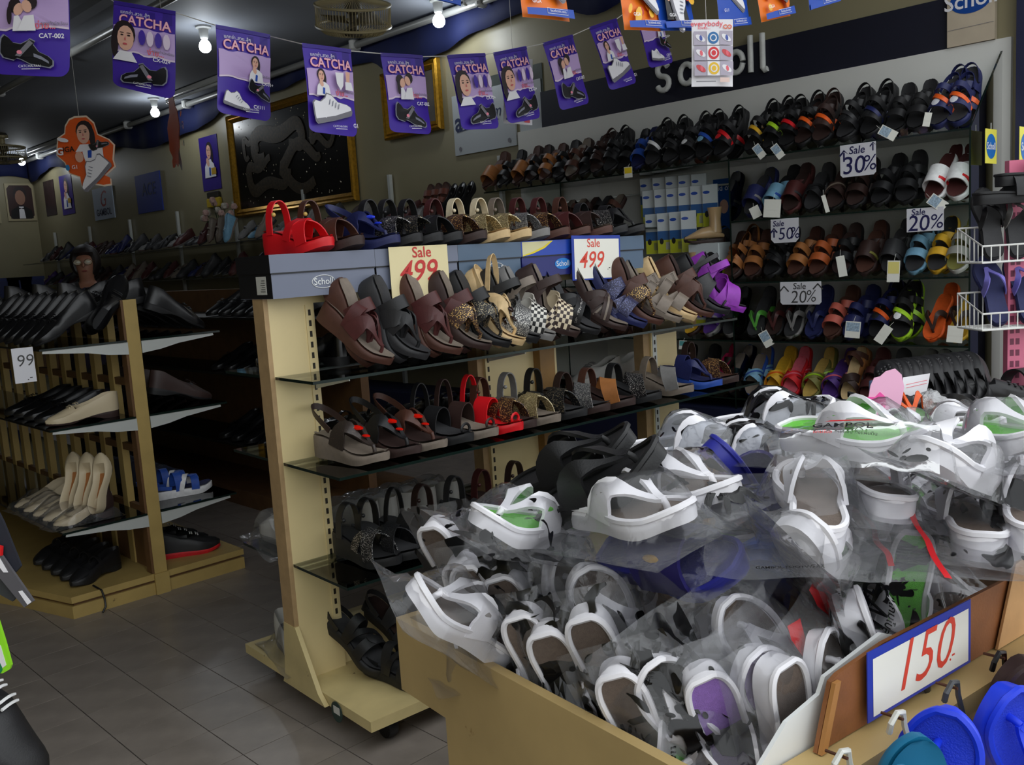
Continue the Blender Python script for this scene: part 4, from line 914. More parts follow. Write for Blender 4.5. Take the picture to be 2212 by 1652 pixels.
def shoe_print(S, kind, x, y, L, rot, m, face=1):
    base = SHOE_MJ if kind == 'mj' else SHOE_SN; ca, sa = cos(rot), sin(rot)
    ys = .74 if kind == 'mj' else .9; tr = lambda P_: [(x + face*(px*L*ca - py*ys*L*sa), y + px*L*sa + py*ys*L*ca) for px, py in P_]
    fix = lambda P_: tr(P_)[::face]
    S.poly('shoe_outline', fix([(.5+(px-.5)*1.06, .24+(py-.24)*1.1) for px, py in base]), PSHN if kind == 'mj' else PGRY, 1)
    S.poly('shoe_picture', fix(base), m, 1)
    if kind == 'mj':
        S.poly('shine', fix([(.62, .24), (.78, .20), (.92, .12), (.94, .06), (.80, .12), (.64, .16)]), PSHN, 0); S.poly('strap_picture', fix([(.30, .10), (.40, .10), (.58, .48), (.50, .54)]), PGRY, 0); S.poly('buckle_picture', fix(ell(.37, .2, .05, .05)), PPINK, 0)
    else:
        S.poly('sole_picture', fix([(0, .06), (.04, .0), (.5, -.02), (.95, -.01), (1.0, .06), (1.0, .09), (.5, .06), (0, .10)]), PGRY if m is PW else PW, 0)
        for k in range(4): S.poly('lace_picture', fix([(.44+k*.07, .44-k*.05), (.47+k*.07, .45-k*.05), (.42+k*.07, .34-k*.05), (.39+k*.07, .33-k*.05)]), PSHN, 0)
def face_print(S, x, y, r, hair_side=-1):
    S.poly('hair_picture', ell(x-.15*r*-hair_side, y+.25*r, r*.98, r*1.15), PHAIR, 1); S.poly('pony_tail', ell(x+hair_side*r*.95, y-.6*r, r*.32, r*1.2), PHAIR, 1)
    S.poly('collar_picture', [(x-r*1.1, y-r*2.0), (x+r*1.0, y-r*2.0), (x+r*.5, y-r*1.2), (x-r*.5, y-r*1.2)], PW, 1)
    S.poly('face_picture', ell(x, y-.1*r, r*.72, r*1.05), PSK, 1)
    for sx in (-.3, .3): S.poly('eye_picture', ell(x+sx*r, y+.12*r, r*.14, r*.07, 8), PHAIR, 0); S.poly('brow_picture', ell(x+sx*r, y+.32*r, r*.2, r*.035, 8), PHAIR, 0)
    S.poly('mouth_picture', ell(x, y-.62*r, r*.2, r*.08, 8), PLIP, 0); S.poly('nose_picture', [(x-.06*r, y-.28*r), (x+.08*r, y-.3*r), (x+.02*r, y+.05*r)], PLIP, 0)
def girl_print(S, x, y, r):
    face_print(S, x, y, r, 1); S.poly('shirt_picture', [(x-r*1.7, y-r*3.9), (x+r*1.9, y-r*3.9), (x+r*1.5, y-r*2.0), (x+r*.5, y-r*1.35), (x-r*.6, y-r*1.4), (x-r*1.4, y-r*2.2)], PW, 1)
    S.poly('hands_picture', ell(x-.35*r, y-1.6*r, .45*r, .7*r, 10, .4), PSK, 1); S.poly('tie_picture', [(x-.1*r, y-2.4*r), (x+.4*r, y-2.5*r), (x+.3*r, y-3.7*r), (x-.2*r, y-3.6*r)], PBLU, 0)
def couple_print(S, x, y, r):
    for sx, m in ((-1, PHAIR), (1, PHAIR)):
        S.poly('hair_picture', ell(x+sx*r*.95, y+r*.35+(r*.3 if sx > 0 else 0), r*.75, r*.85), m, 1); S.poly('face_picture', ell(x+sx*r*.5, y-r*.1+(r*.3 if sx > 0 else 0), r*.55, r*.75, 12, sx*.4), PSK, 1)
        S.poly('shirt_picture', [(x+sx*r*.3-r*.9, y-r*2.6), (x+sx*r*.5+r*1.0, y-r*2.6), (x+sx*r*.9+r*.4, y-r*.8), (x+sx*r*.6-r*.4, y-r*.9)], PW, 1)
    S.poly('pony_tail', ell(x-r*1.5, y-r*.8, r*.3, r*1.1), PHAIR, 1)
BW_, BH_ = .21, .262
def catcha(px, d, sgn, kind, label, seed):
    rnd = random.Random(seed); (tlx, tly), (trx, try_), (blx, bly) = px
    lo, hi = 0., .2                                   # turn the sheet until it is as wide as its mates
    f = lambda e: (atd(trx, try_, d+sgn*e) - atd(tlx, tly, d-sgn*e)).length
    for _ in range(30):
        mid = (lo+hi)/2
        if f(mid) < BW_: lo = mid
        else: hi = mid
    TL, TR = atd(tlx, tly, d-sgn*lo), atd(trx, try_, d+sgn*lo); BL = atd(blx, bly, d-sgn*lo); BL = TL + (BL-TL).normalized()*BH_
    S = Sheet('paper_banner', label, 'banner', TL, TR, BL, 'purple shoe banners on the string', .006); w, h = S.w, S.h
    rr = .035; out = [(0, 0), (0, -h+rr*.2)] + [(rr-rr*cos(a*pi/10), -h-.006-rr*.6*sin(a*pi/10)) for a in range(6)] + [(w*.6, -h-.034), (w*.85, -h-.036)] + [(w-rr*.8+rr*.8*sin(a*pi/10), -h-.036+rr*.8*(1-cos(a*pi/10))) for a in range(6)] + [(w, 0)]
    S.poly('paper', out, PUR, 3, True); S.poly('paper_back', out[::-1], PURD, 3, True).location = (0, 0, -.0006)
    S.poly('fold', [(0, -.014), (w, -.014), (w, -.002), (0, -.002)], PURD, 2)
    up = torn(.004, w-.001, -h*.31, .003, rnd); dnw = torn(.004, w-.001, -h*.66, .004, rnd, 12, .008 if kind in 'bc' else -.002)
    S.poly('torn_edge', [(x, y+.003) for x, y in dnw] + [(x, y) for x, y in up[::-1]], LAVW, 1); S.poly('photo', [(x, y+.009) for x, y in dnw] + up[::-1], LAV, 1)
    S.text('แคทช่า..สวย..สู้ๆ', w*.36, -.036, .016, PW, .0); S.text('CATCHA', w*.52, -.062, .044, PPINK, .028, 0, 0, 1.0); S.text('CATCHA', w*.52, -.062, .044, mat('print_rose', (246, 196, 204), .4), .004, 0, 0, 1.0)
    S.text('ง่าย...', w*.70, -h*.60, .026, PRED, .01); S.text('รองเท้านักเรียน', w*.82, -h*.575, .012, PGRY)
    if kind in 'f': face_print(S, w*.23, -h*.46, .04)
    if kind in 'f':
        for k in range(4): S.poly('ghost_picture', ell(w*(.5+.13*k), -h*.44, .012, .026, 10), LAVW if k % 2 else PUR, 0)
        shoe_print(S, 'mj', w*.90, -h*1.0, w*.72, -.06, PBLK, -1); S.text('CX-02+', w*.82, -h*.695, .018, PW, .02)
    if kind == 'g': girl_print(S, w*.26, -h*.40, .017); shoe_print(S, 'sn', w*.10, -h*1.0, w*.76, .22, PW, 1); S.text('G1', w*.88, -h*1.02, .02, PW, .01); S.poly('socks_picture', [(w*.5, -h*.36), (w*.68, -h*.36), (w*.66, -h*.52), (w*.6, -h*.58), (w*.52, -h*.5)], PW, 1); S.poly('leg_picture', [(w*.72, -h*.34), (w*.82, -h*.34), (w*.80, -h*.48), (w*.73, -h*.48)], PSK, 1); S.poly('socks_picture', [(w*.70, -h*.47), (w*.84, -h*.47), (w*.88, -h*.57), (w*.70, -h*.57)], PW, 1)
    if kind == 'h': girl_print(S, w*.66, -h*.42, .017); shoe_print(S, 'sn', w*.06, -h*.98, w*.46, -.2, PW, 1); shoe_print(S, 'mj', w*.48, -h*.78, w*.46, -.35, PBLK, 1); S.text('CX-01+', w*.86, -h*.69, .015, PW, .02); S.text('CX111', w*.68, -h*1.0, .016, PW, .02)
    if kind == 'c': couple_print(S, w*.42, -h*.42, .024); shoe_print(S, 'mj', w*.10, -h*.93, w*.72, -.2, PBLK, 1); S.text('CAT-002', w*.80, -h*.72, .018, PW, .02)
    S.text('CATCHA.FAN', w*.52, -h*1.04, .010, PW); S.poly('small_print', [(w*.42, -h*1.075), (w*.66, -h*1.075), (w*.66, -h*1.067), (w*.42, -h*1.067)], PW, 0)
    return S
CT = [(((-14, -62), (150, -64), (-14, 108)), 2.62, 0, 'c', 'purple CATCHA banner CAT-002 hanging nearest the white ceiling bulb'), (((245, 0), (380, 25), (243, 168)), 3.17, 0, 'f', 'purple CATCHA banner CX-02+ with face above the orange cut-out'),
      (((467, 52), (582, 75), (470, 220)), 3.13, 1, 'h', 'purple CATCHA banner CX-01+ CX111 with two shoes'), (((653, 92), (756, 107), (668, 262)), 3.1, 1, 'g', 'purple CATCHA banner G1 over the gold framed dragon'),
      (((822, 113), (911, 120), (842, 266)), 3.44, 1, 'c', 'purple CATCHA banner CAT-002 over the small gold frame'), (((966, 118), (1046, 115), (996, 263)), 3.58, 1, 'f', 'purple CATCHA banner CX-02+ over the pale aero board'),
      (((1066, 113), (1135, 100), (1096, 251)), 3.76, 1, 'f', 'purple CATCHA banner CX-02+ beside the navy sign end'), (((1173, 92), (1235, 75), (1208, 224)), 3.9, 1, 'c', 'purple CATCHA banner CAT-002 against the navy sign'),
      (((1273, 58), (1330, 40), (1315, 184)), 4.08, 1, 'g', 'purple CATCHA banner G1 against the navy sign'), (((1366, 14), (1416, 0), (1402, 138)), 4.25, 1, 'h', 'purple CATCHA banner half hidden behind flame banners')]
string_pts = []
for k, (px, d, sg, kind, lab) in enumerate(CT):
    S = catcha(px, d, sg, kind, lab, k); string_pts += [S.o + S.dn*.004 - S.n*.002, S.o + S.ex*S.w + S.dn*.004 - S.n*.002]
string_pts = [string_pts[0] + (string_pts[0]-string_pts[1])*2.5 + Vector((0, 0, .12))] + string_pts + [string_pts[-1] + Vector((.75, -.5, .3))]
tag(MB().tube(string_pts, .0018, 5).build('banner_string', C(216, 214, 206, .6)), 'thin white string carrying the purple banners across the shop', 'string')

def flame(px, d, sgn, kind, label, w0=.21):
    (blx, bly), (brx, bry), (tlx, tly) = px
    lo, hi = 0., .2; f = lambda e: (atd(brx, bry, d+sgn*e) - atd(blx, bly, d-sgn*e)).length
    for _ in range(30):
        mid = (lo+hi)/2
        if f(mid) < w0: lo = mid
        else: hi = mid
    BL, BR = atd(blx, bly, d-sgn*lo), atd(brx, bry, d+sgn*lo); up = (atd(tlx, tly, d-sgn*lo)-BL).normalized(); H = .3
    S = Sheet('paper_banner', label, 'banner', BL+up*H, BR+up*H, BL, 'shoe banners on the front string', .005); w, h = S.w, S.h; rnd = random.Random(int(blx))
    blue = kind == 'b'
    out = [(0, 0), (0, -h), (w, -h), (w, 0)]; S.poly('paper', out, PBLU if blue or kind == 'm' else PFL1, 3, True); S.poly('paper_back', out[::-1], PW, 3, True).location = (0, 0, -.0006)
    if not blue:
        for k in range(26): S.poly('flame_picture', ell(rnd.uniform(.02, w-.02), -rnd.uniform(.02, h*.86), rnd.uniform(.008, .022), rnd.uniform(.012, .034), 9, rnd.uniform(-1, 1)), (PFL2, PFL3, PFL1)[k % 3], 0)
    if kind == 'm': S.poly('jacket_picture', [(w*.1, -h*.9), (w*.7, -h*.9), (w*.6, -h*.5), (w*.1, -h*.5)], PBLK, 1); S.poly('hand_picture', ell(w*.18, -h*.55, .03, .045, 12, .4), PSK, 1); S.poly('face_picture', ell(w*.35, -h*.25, .035, .05), PSK, 1)
    shoe_print(S, 'sn', w*.18, -h*.52, w*.78, -.62 if kind != 'm' else -2.2+.9, PW, 1)
    S.poly('footer', [(0, -h), (w, -h), (w, -h*.90), (0, -h*.93)], PBLU, 1); S.poly('footer_frame', [(w*.40, -h*.975), (w*.85, -h*.975), (w*.85, -h*.915), (w*.40, -h*.915)], PW, 0); S.poly('footer_panel', [(w*.405, -h*.97), (w*.845, -h*.97), (w*.845, -h*.92), (w*.405, -h*.92)], PBLU, 0)
    S.text('GIGA' if not blue else 'G1.1', w*.2, -h*.86 if not blue else -h*.8, .016, PW, .01); S.text('facebook.com', w*.63, -h*.945, .013, PW)
    return S
FL = [(((880, -14), (996, 13), (878, -70)), 3.0, 0, 'b', 'blue shoe banner end above the ceiling bulb'), (((1130, 36), (1231, 47), (1122, -20)), 3.0, 1, 'f', 'flame shoe banner alone beside the navy valance'), (((1350, 64), (1429, 68), (1340, 0)), 3.15, 1, 'f', 'flame shoe banner left of the jacket banner'),
      (((1428, 66), (1504, 67), (1416, 0)), 3.28, 1, 'm', 'flame shoe banner with dark jacket above the white sticker poster'), (((1556, 62), (1621, 54), (1548, 0)), 3.4, 1, 'b', 'blue shoe banner with white sneaker over the navy sign'),
      (((1646, 48), (1708, 34), (1634, -10)), 3.52, 1, 'f', 'flame shoe banner over the letters of the navy sign'), (((1750, 22), (1814, 3), (1742, -40)), 3.65, 1, 'b', 'blue shoe banner corner above the navy sign')]
sp = []
for px, d, sg, kind, lab in FL:
    S = flame(px, d, sg, kind, lab); sp += [S.o.copy() - S.n*.002, S.o + S.ex*S.w - S.n*.002]
tag(MB().tube([sp[0]+Vector((-.6, .3, .1))] + sp + [sp[-1]+Vector((.9, -.5, .15))], .0018, 5).build('banner_string', C(216, 214, 206, .6)), 'thin white string carrying the flame banners', 'string')
# white sticker poster with candy swirls
d = 3.22; S = Sheet('sticker_poster', 'white poster of candy swirls and sandals hung over the navy sign', 'poster', atd(1494, 42, d), atd(1583, 42, d+.0), atd(1494, 187, d), None, .004)
w, h = S.w, S.h; POUT = [(0, 0), (0, -h), (w, -h), (w, 0)]; S.poly('paper', POUT, PW, 2, True); S.poly('paper_back', POUT[::-1], PW, 2, True).location = (0, 0, -.0006)
S.text('everybody', w*.36, -h*.07, .026, PRED, .01); S.text('loves...', w*.3, -h*.13, .016, PRED); S.text('CO', w*.86, -h*.12, .02, PORG, .03)
for r in range(3):
    for c in range(3):
        cx, cy = w*(.2+.31*c), -h*(.29+.235*r); a = .034 if c != 1 else .030
        S.poly('tile_picture', [(cx-.022, cy-.024), (cx+.022, cy-.024), (cx+.022, cy+.024), (cx-.022, cy+.024)], mat('print_tile_grey', (176, 168, 184), .4) if c != 1 else PW, 0)
        cc = [(PBLU, PRED, PFL2)[r], PRED][c != 1] if c == 1 else (PRED if (r+c) % 2 == 0 else PGRY)
        if c == 1:
            S.poly('swirl_picture', ell(cx, cy, .019, .021, 18), (C(40, 110, 170), C(216, 40, 50), C(236, 190, 40))[r], 1); S.poly('swirl_picture', ell(cx, cy, .012, .013, 14), PW, 0); S.poly('swirl_picture', ell(cx, cy, .008, .009, 12), (C(40, 110, 170), C(216, 40, 50), C(236, 190, 40))[r], 0)
        else: S.poly('sandal_picture', ell(cx, cy, .019, .009, 12, -.6), C(206, 70, 76) if (r, c) in ((1, 2), (2, 0)) else PW, 0); S.poly('strap_picture', ell(cx+.002, cy, .005, .010, 8, .2), PRED if r else C(70, 90, 170), 0)
S.poly('small_print', [(w*.08, -h*.965), (w*.55, -h*.965), (w*.55, -h*.95), (w*.08, -h*.95)], PGRY, 0); S.poly('pack_picture', [(w*.65, -h*.97), (w*.88, -h*.97), (w*.88, -h*.9), (w*.65, -h*.9)], C(230, 200, 190), 0)
d = 3.86; S = Sheet('sticker_poster', 'white poster corner peeping out below a purple banner beside the navy sign', 'poster', atd(1088, 120, d), atd(1150, 128, d+.1), atd(1088, 266, d), None, .003)
w, h = S.w, S.h; POUT = [(0, 0), (0, -h), (w, -h), (w, 0)]; S.poly('paper', POUT, PW, 2, True); S.poly('paper_back', POUT[::-1], PW, 2, True).location = (0, 0, -.0006); S.poly('small_print', [(w*.08, -h*.95), (w*.55, -h*.95), (w*.55, -h*.92), (w*.08, -h*.92)], PBLU, 0); S.poly('pack_picture', [(w*.7, -h*.97), (w*.9, -h*.97), (w*.9, -h*.9), (w*.7, -h*.9)], PRED, 0)
for o in [o for o in bpy.data.objects if o.name.startswith('sticker_poster')]:
    q = o.matrix_world.translation + o.matrix_world.to_3x3() @ Vector((.05, -.004, -.001)); MB().tube([(.05, -.004, -.001), o.matrix_world.inverted() @ Vector((q.x, q.y, ZC))], .001, 4).build('hanging_thread', C(200, 200, 196, .6), o)
# orange cut-outs
def cutout(TL, ex, label, sc=1.):
    up = Vector((0, 0, 1)); S = Sheet('card_cutout', label, 'cut-out', TL, TL+ex*.30*sc, TL-up*.36*sc, 'orange card cut-outs on threads', .004); w, h = S.w, S.h
    out = [(.38, 0), (.58, .0), (.70, -.10), (.74, -.26), (.92, -.34), (1.0, -.42), (.95, -.62), (.97, -.72), (.78, -.84), (.87, -.88), (.87, -.97), (.74, -.98), (.55, -.94), (.46, -1.0), (.36, -.97), (.35, -.84), (.18, -.78), (.12, -.62), (.0, -.52), (.02, -.40), (.05, -.28), (.18, -.22), (.20, -.12), (.28, -.03)]
    pts = [(x*w, y*h) for x, y in out]; S.poly('card', pts, mat('cutout_white', (232, 214, 190), .4), 2, True); S.poly('card_back', pts[::-1], PORG, 2, True).location = (0, 0, -.002)
    S.poly('orange_field', [(.5*w+(x-.5*w)*.95, -.5*h+(y+.5*h)*.95) for x, y in pts], PORG, 2)
    face_print(S, w*.50, -h*.24, w*.15, 1); S.poly('shirt_picture', [(w*.5, -h*.66), (w*.8, -h*.6), (w*.8, -h*.44), (w*.62, -h*.40), (w*.46, -h*.5)], PW, 1); S.poly('tie_picture', [(w*.55, -h*.48), (w*.62, -h*.47), (w*.6, -h*.58), (w*.54, -h*.58)], PBLU, 0); S.poly('hand_picture', ell(w*.40, -h*.56, w*.07, w*.09), PSK, 1)
    shoe_print(S, 'mj', w*.62, -h*.50, w*.32, .35, PBLK, 1); shoe_print(S, 'sn', w*.92, -h*.70, w*.62, -.72+.0, PW, -1); S.poly('shoe_picture', ell(w*.17, -h*.32, w*.1, w*.035, 10, -.25), PW, 0)
    S.text('G', w*.10, -h*.48, .05*sc, PW, .03); S.text('IGA', w*.25, -h*.455, .036*sc, PBLK, .02); S.text('G1', w*.32, -h*.70, .026*sc, PW, .01); S.poly('swirl_picture', ell(w*.2, -h*.70, w*.035, w*.05), C(40, 130, 190), 0)
    tag(MB().tube([TL+ex*w*.45+up*.0, Vector((TL.x+ex.x*w*.45, TL.y+ex.y*w*.45, ZC))], .0012, 4).build('hanging_thread', C(190, 190, 186, .6)), 'thin thread holding up the ' + label, 'thread')
exv = RIGHT.copy(); exv.z = 0; exv.normalize()
cutout(atd(112, 254, 4.6), exv, 'orange card cut-out reading GIGA with a smiling schoolgirl and shoes', .98)
ey = (atd(372, 270, 4.6)-CAM); ey.z = 0; ey.normalize(); ey.rotate(Matrix.Rotation(.18, 3, 'Z'))
cutout(atd(366, 200, 4.6)-ey*.15, ey, 'orange card cut-out turned edge on below a purple banner', 1.0)

# ------------------------------------------------------------ things on the side and back walls
def wall_sheet(name, label, cat, q, depth=.012, X=None):
    """board on the side wall through photo corners TL, TR, BL"""
    X = X or XW-.002; a, b_, c = (atx(*p, X-depth) for p in q); Y0, Y1 = a.y, b_.y; z1 = (a.z+b_.z)/2; z0 = c.z
    S = Sheet(name, label, cat, Vector((X-depth, Y0, z1)), Vector((X-depth, Y1, z1)), Vector((X-depth, Y0, z0)), None, 0.)
    return S
def board(S, m, depth=.012):
    S.t_board = MB().bbox((0, -S.h, -depth+.0), (S.w, 0, 0)).build('board', m, S.t, smooth=False); S.k = 1; return S
# navy sign
S = wall_sheet('shop_sign', 'long navy sign board with raised grey letters Scholl above the cabinet', 'sign', ((1165, 168), (2048, 40), (1185, 275)), .02); S.h = .335
board(S, mat('sign_navy', (16, 18, 38), .6, var=.15, vs=3), .02); Y0 = S.o.y
m_let = mat('foam_letter', (226, 228, 224), .6, var=.12, vs=20)
def stroke(pts, r, nm='letter', sx=.02): MB().tube([(x, y, .012) for x, y in pts], r, 10).build(nm, m_let, S.t)
def arc(cx, cy, rx, ry, a0, a1, n=14): return [(cx+rx*cos(radians(a0+(a1-a0)*i/n)), cy+ry*sin(radians(a0+(a1-a0)*i/n))) for i in range(n+1)]
def wx(px, py): q = atx(px, py, XW-.03); return (Y0-q.y, q.z-S.o.z)
(sx_, sy_), (cx_, cy_), (ox, oy), (l1x, l1y), (l2x, l2y) = wx(1433, 166), wx(1484, 155), wx(1590, 130), wx(1622, 118), wx(1648, 113)
stroke(arc(sx_, sy_+.04, .038, .038, 20, 270, 10) + arc(sx_, sy_-.038, .042, .04, 90, -160, 10)[1:], .017)
stroke(arc(cx_, cy_-.012, .045, .055, 40, 320), .016); hx = (cx_+ox)/2
stroke([(hx-.03, sy_+.10), (hx-.03, sy_-.075)], .015); stroke(arc(hx+.005, sy_-.02, .034, .04, 170, 0, 8) + [(hx+.04, sy_-.075)], .015)
stroke(arc(ox, oy-.012, .046, .056, 0, 350, 18), .016); stroke([(l1x, l1y+.1), (l1x, l1y-.095)], .016); stroke([(l2x, l2y+.1), (l2x, l2y-.08), (l2x+.012, l2y-.095), (l2x+.028, l2y-.09)], .016)
# beige bag with oval logo pinned at the sign's street end
S = wall_sheet('paper_bag', 'beige plastic covered bag with blue oval Scholl logo pinned beside the navy sign', 'bag', ((2046, -75), (2150, -95), (2044, 104)), .04); board(S, mat('kraft_beige', (196, 182, 160), .35, var=.08, vs=10), .03)
S.poly('logo_oval', ell(S.w*.5, -S.h*.47, S.w*.44, S.h*.16, 24), mat('logo_blue', (20, 70, 150), .35), 0); S.text('Scholl', S.w*.5, -S.h*.47, .10, PW, .012); S.poly('ruled_line', [(S.w*.02, -S.h*.80), (S.w*.98, -S.h*.79), (S.w*.98, -S.h*.785), (S.w*.02, -S.h*.795)], PGRY, 0)
# aero board
S = wall_sheet('wall_board', 'pale board reading aero in navy letters beside the small gold frame', 'sign', ((975, 205), (1108, 180), (985, 337)), .012); board(S, mat('board_grey', (186, 192, 196), .5))
S.text('aero', S.w*.30, -S.h*.46, .19, mat('board_navy', (20, 36, 84), .5), .02); S.text('m', S.w*.72, -S.h*.40, .12, mat('board_navy', (20, 36, 84), .5), .0, .3); S.poly('underline', [(S.w*.06, -S.h*.62), (S.w*.75, -S.h*.54), (S.w*.75, -S.h*.525), (S.w*.06, -S.h*.605)], mat('board_navy', (20, 36, 84), .5), 0)
for x, y in ((.1, -.9), (.9, -.9)): S.poly('screw_cap', ell(S.w*x, S.h*y, .016, .016), PGRY, 0)
S = wall_sheet('wall_poster', 'dark green landscape poster behind two purple banners', 'poster', ((1056, 160), (1170, 140), (1062, 248)), .004); board(S, mat('poster_green', (44, 58, 50), .4, var=.4, vs=8), .004)
S = wall_sheet('wall_board', 'plain pale board between the aero board and the navy sign', 'sign', ((1118, 180), (1166, 170), (1122, 287)), .01); board(S, mat('board_grey', (186, 192, 196), .5), .01)
# gold frames
def frame(label, q, fw, pic, deco=None):
    S = wall_sheet('picture_frame', label, 'picture', q, .03); w, h = S.w, S.h; mg = mat('gilt', (190, 142, 44), .28, .75, var=.3, vs=40, bump=.4, bs=120)
    MB().bbox((fw*.8, -h+fw*.8, -.02), (w-fw*.8, -fw*.8, -.004)).build('picture', pic, S.t, smooth=False)
    for a, b_ in (((0, 0), (w, 0)), ((w, 0), (w, -h)), ((w, -h), (0, -h)), ((0, -h), (0, 0))):
        dx, dy = (b_[0]-a[0]), (b_[1]-a[1]); L = sqrt(dx*dx+dy*dy); ux, uy = dx/L, dy/L; nx, ny = uy, -ux
        f = MB(); prof = [(0, 0), (0, .016), (.2, .03), (.45, .018), (.6, .026), (1, .004), (1, -.02), (0, -.02)]
        va = [(a[0]+nx*fw*p+ux*fw*p, a[1]+ny*fw*p+uy*fw*p, z) for p, z in prof]; vb = [(b_[0]+nx*fw*p-ux*fw*p, b_[1]+ny*fw*p-uy*fw*p, z) for p, z in prof]; n = len(prof)
        f.add(va+vb, [(i, (i+1) % n, n+(i+1) % n, n+i) for i in range(n)]); f.build('frame_side', mg, S.t, ang=25)
    if deco: deco(S)
    return S
m_pic = mat('black_velvet_picture', (18, 16, 14), .25, var=.3, vs=6)
def dragon(S):
    rnd = random.Random(3); mg = mat('picture_gold_thread', (62, 50, 30), .5, .2, var=.7, vs=40); w, h = S.w, S.h
    for k, (x0, y0, sx, sy, ph) in enumerate([(.30, .62, .20, .16, 0), (.62, .60, .22, .18, 1.2), (.46, .36, .26, .14, 2.2), (.78, .34, .10, .12, .5), (.2, .34, .08, .1, 2.)]):      # coiling bands of gold thread
        pts = [(w*(x0+sx*cos(ph+t*5.2)*(1-.45*t)), -h*(y0+sy*sin(ph+t*5.2)*(1-.35*t)+.05*sin(t*17)), -.003) for t in [i/50 for i in range(51)]]
        MB().tube(pts, [.06*sx/.2*(1-abs(i/50-.4))+.012 for i in range(51)], 6).xf(Matrix.Diagonal((1, 1, .05, 1))).build('gold_coil', mg, S.t)
    b = MB()
    for k in range(150): x, y = rnd.uniform(.08, .92)*w, -rnd.uniform(.08, .9)*h; b.ball((x, y, -.003), rnd.choice((.004, .005, .008)), 6, (1, 1, .3))
    o = b.build('sequins', mat('sequin', (236, 226, 196), .15, .6), S.t); o['kind'] = 'stuff'
frame('large gold framed black picture of coiled gold thread and sequins', ((490, 247), (752, 178), (517, 470)), .075, m_pic, dragon)
frame('small ornate gold frame hanging between the dragon picture and the pale board', ((824, 165), (945, 120), (840, 303)), .07, mat('brown_picture', (74, 60, 44), .4, var=.5, vs=7))
S = wall_sheet('wall_board', 'blue board reading ACE on the side wall', 'sign', ((290, 380), (343, 369), (302, 462)), .012); board(S, mat('board_blue', (36, 58, 150), .5)); S.text('ACE', S.w*.52, -S.h*.42, .2, mat('board_navy', (20, 36, 84), .5), .01, .1)
S = wall_sheet('wall_board', 'pale blue board with red G mark reading GAMBOL', 'sign', ((198, 410), (240, 400), (207, 477)), .012); board(S, mat('board_pale_blue', (190, 204, 226), .5)); S.text('G', S.w*.5, -S.h*.38, .28, mat('board_red', (170, 34, 40), .5), .0, .3); S.text('GAMBOL', S.w*.5, -S.h*.78, .12, mat('board_navy', (20, 36, 84), .5), .02)
def tall_poster(q, lab):
    S = wall_sheet('wall_poster', lab, 'poster', q, .004); board(S, PURD, .004); w, h = S.w, S.h; girl_print(S, w*.5, -h*.28, w*.17); S.poly('foot_block', [(w*.6, -h*.72), (w*.85, -h*.72), (w*.85, -h*.6), (w*.6, -h*.6)], C(190, 150, 40), 0)
tall_poster(((428, 298), (467, 290), (440, 414)), 'tall purple poster of a schoolgirl above the yellow box'); tall_poster(((126, 380), (152, 376), (134, 466)), 'tall purple poster nearest the back wall corner')
S = wall_sheet('wall_poster', 'narrow dark poster beside the back wall corner', 'poster', ((92, 392), (114, 388), (98, 468)), .004); board(S, mat('dark_print', (50, 34, 36), .4, var=.5, vs=8), .004)
t = thing('wall_box', 'small yellow box with dark lid fixed below the tall purple poster', 'box', Matrix.Translation(atx(462, 425, XW-.02))); MB().rbox((0, 0, -.06), (.04, .28, .1), .01).build('body', C(200, 170, 40), t); MB().rbox((0, 0, .02), (.04, .24, .07), .01).build('lid', C(40, 36, 30), t)
def portrait(x0, x1, y0, y1, lab):
    a, c = hit(x0, y0, (0, 1, 0), YB-.02), hit(x1, y1, (0, 1, 0), YB-.02); w, h = c.x-a.x, a.z-c.z
    S = Sheet('wall_portrait', lab, 'picture', a, a+Vector((w, 0, 0)), a-Vector((0, 0, h)), None, 0.); MB().bbox((0, -h, -.015), (w, 0, 0)).build('mount', mat('portrait_mount', (176, 164, 130), .5), S.t, smooth=False); S.k = 1
    r = .1; S.poly('dark_ground', [(w*(.06+.88*x), -h*(.05+.9*y)) for x, y in ((.12, 0), (.88, 0), (1, .1), (1, .9), (.88, 1), (.12, 1), (0, .9), (0, .1))][::-1], mat('portrait_ground', (52, 26, 26), .4), 1)
    S.poly('hair_picture', ell(w*.5, -h*.28, w*.24, h*.2), PHAIR, 0); S.poly('face_picture', ell(w*.5, -h*.38, w*.18, h*.2), mat('portrait_skin', (150, 110, 90), .5), 0); S.poly('jacket_picture', [(w*.1, -h*.94), (w*.9, -h*.94), (w*.86, -h*.72), (w*.6, -h*.6), (w*.4, -h*.6), (w*.14, -h*.72)], PBLK, 0); S.poly('shirt_picture', [(w*.4, -h*.94), (w*.62, -h*.94), (w*.58, -h*.62), (w*.42, -h*.62)], PW, 0); S.poly('bow_tie', [(w*.38, -h*.70), (w*.5, -h*.675), (w*.62, -h*.70), (w*.62, -h*.64), (w*.5, -h*.665), (w*.38, -h*.64)], PBLK, 0)
portrait(8, 80, 396, 476, 'dark portrait of a man in a bow tie on the back wall'); portrait(-72, 4, 402, 482, 'second dark portrait at the frame edge on the back wall')

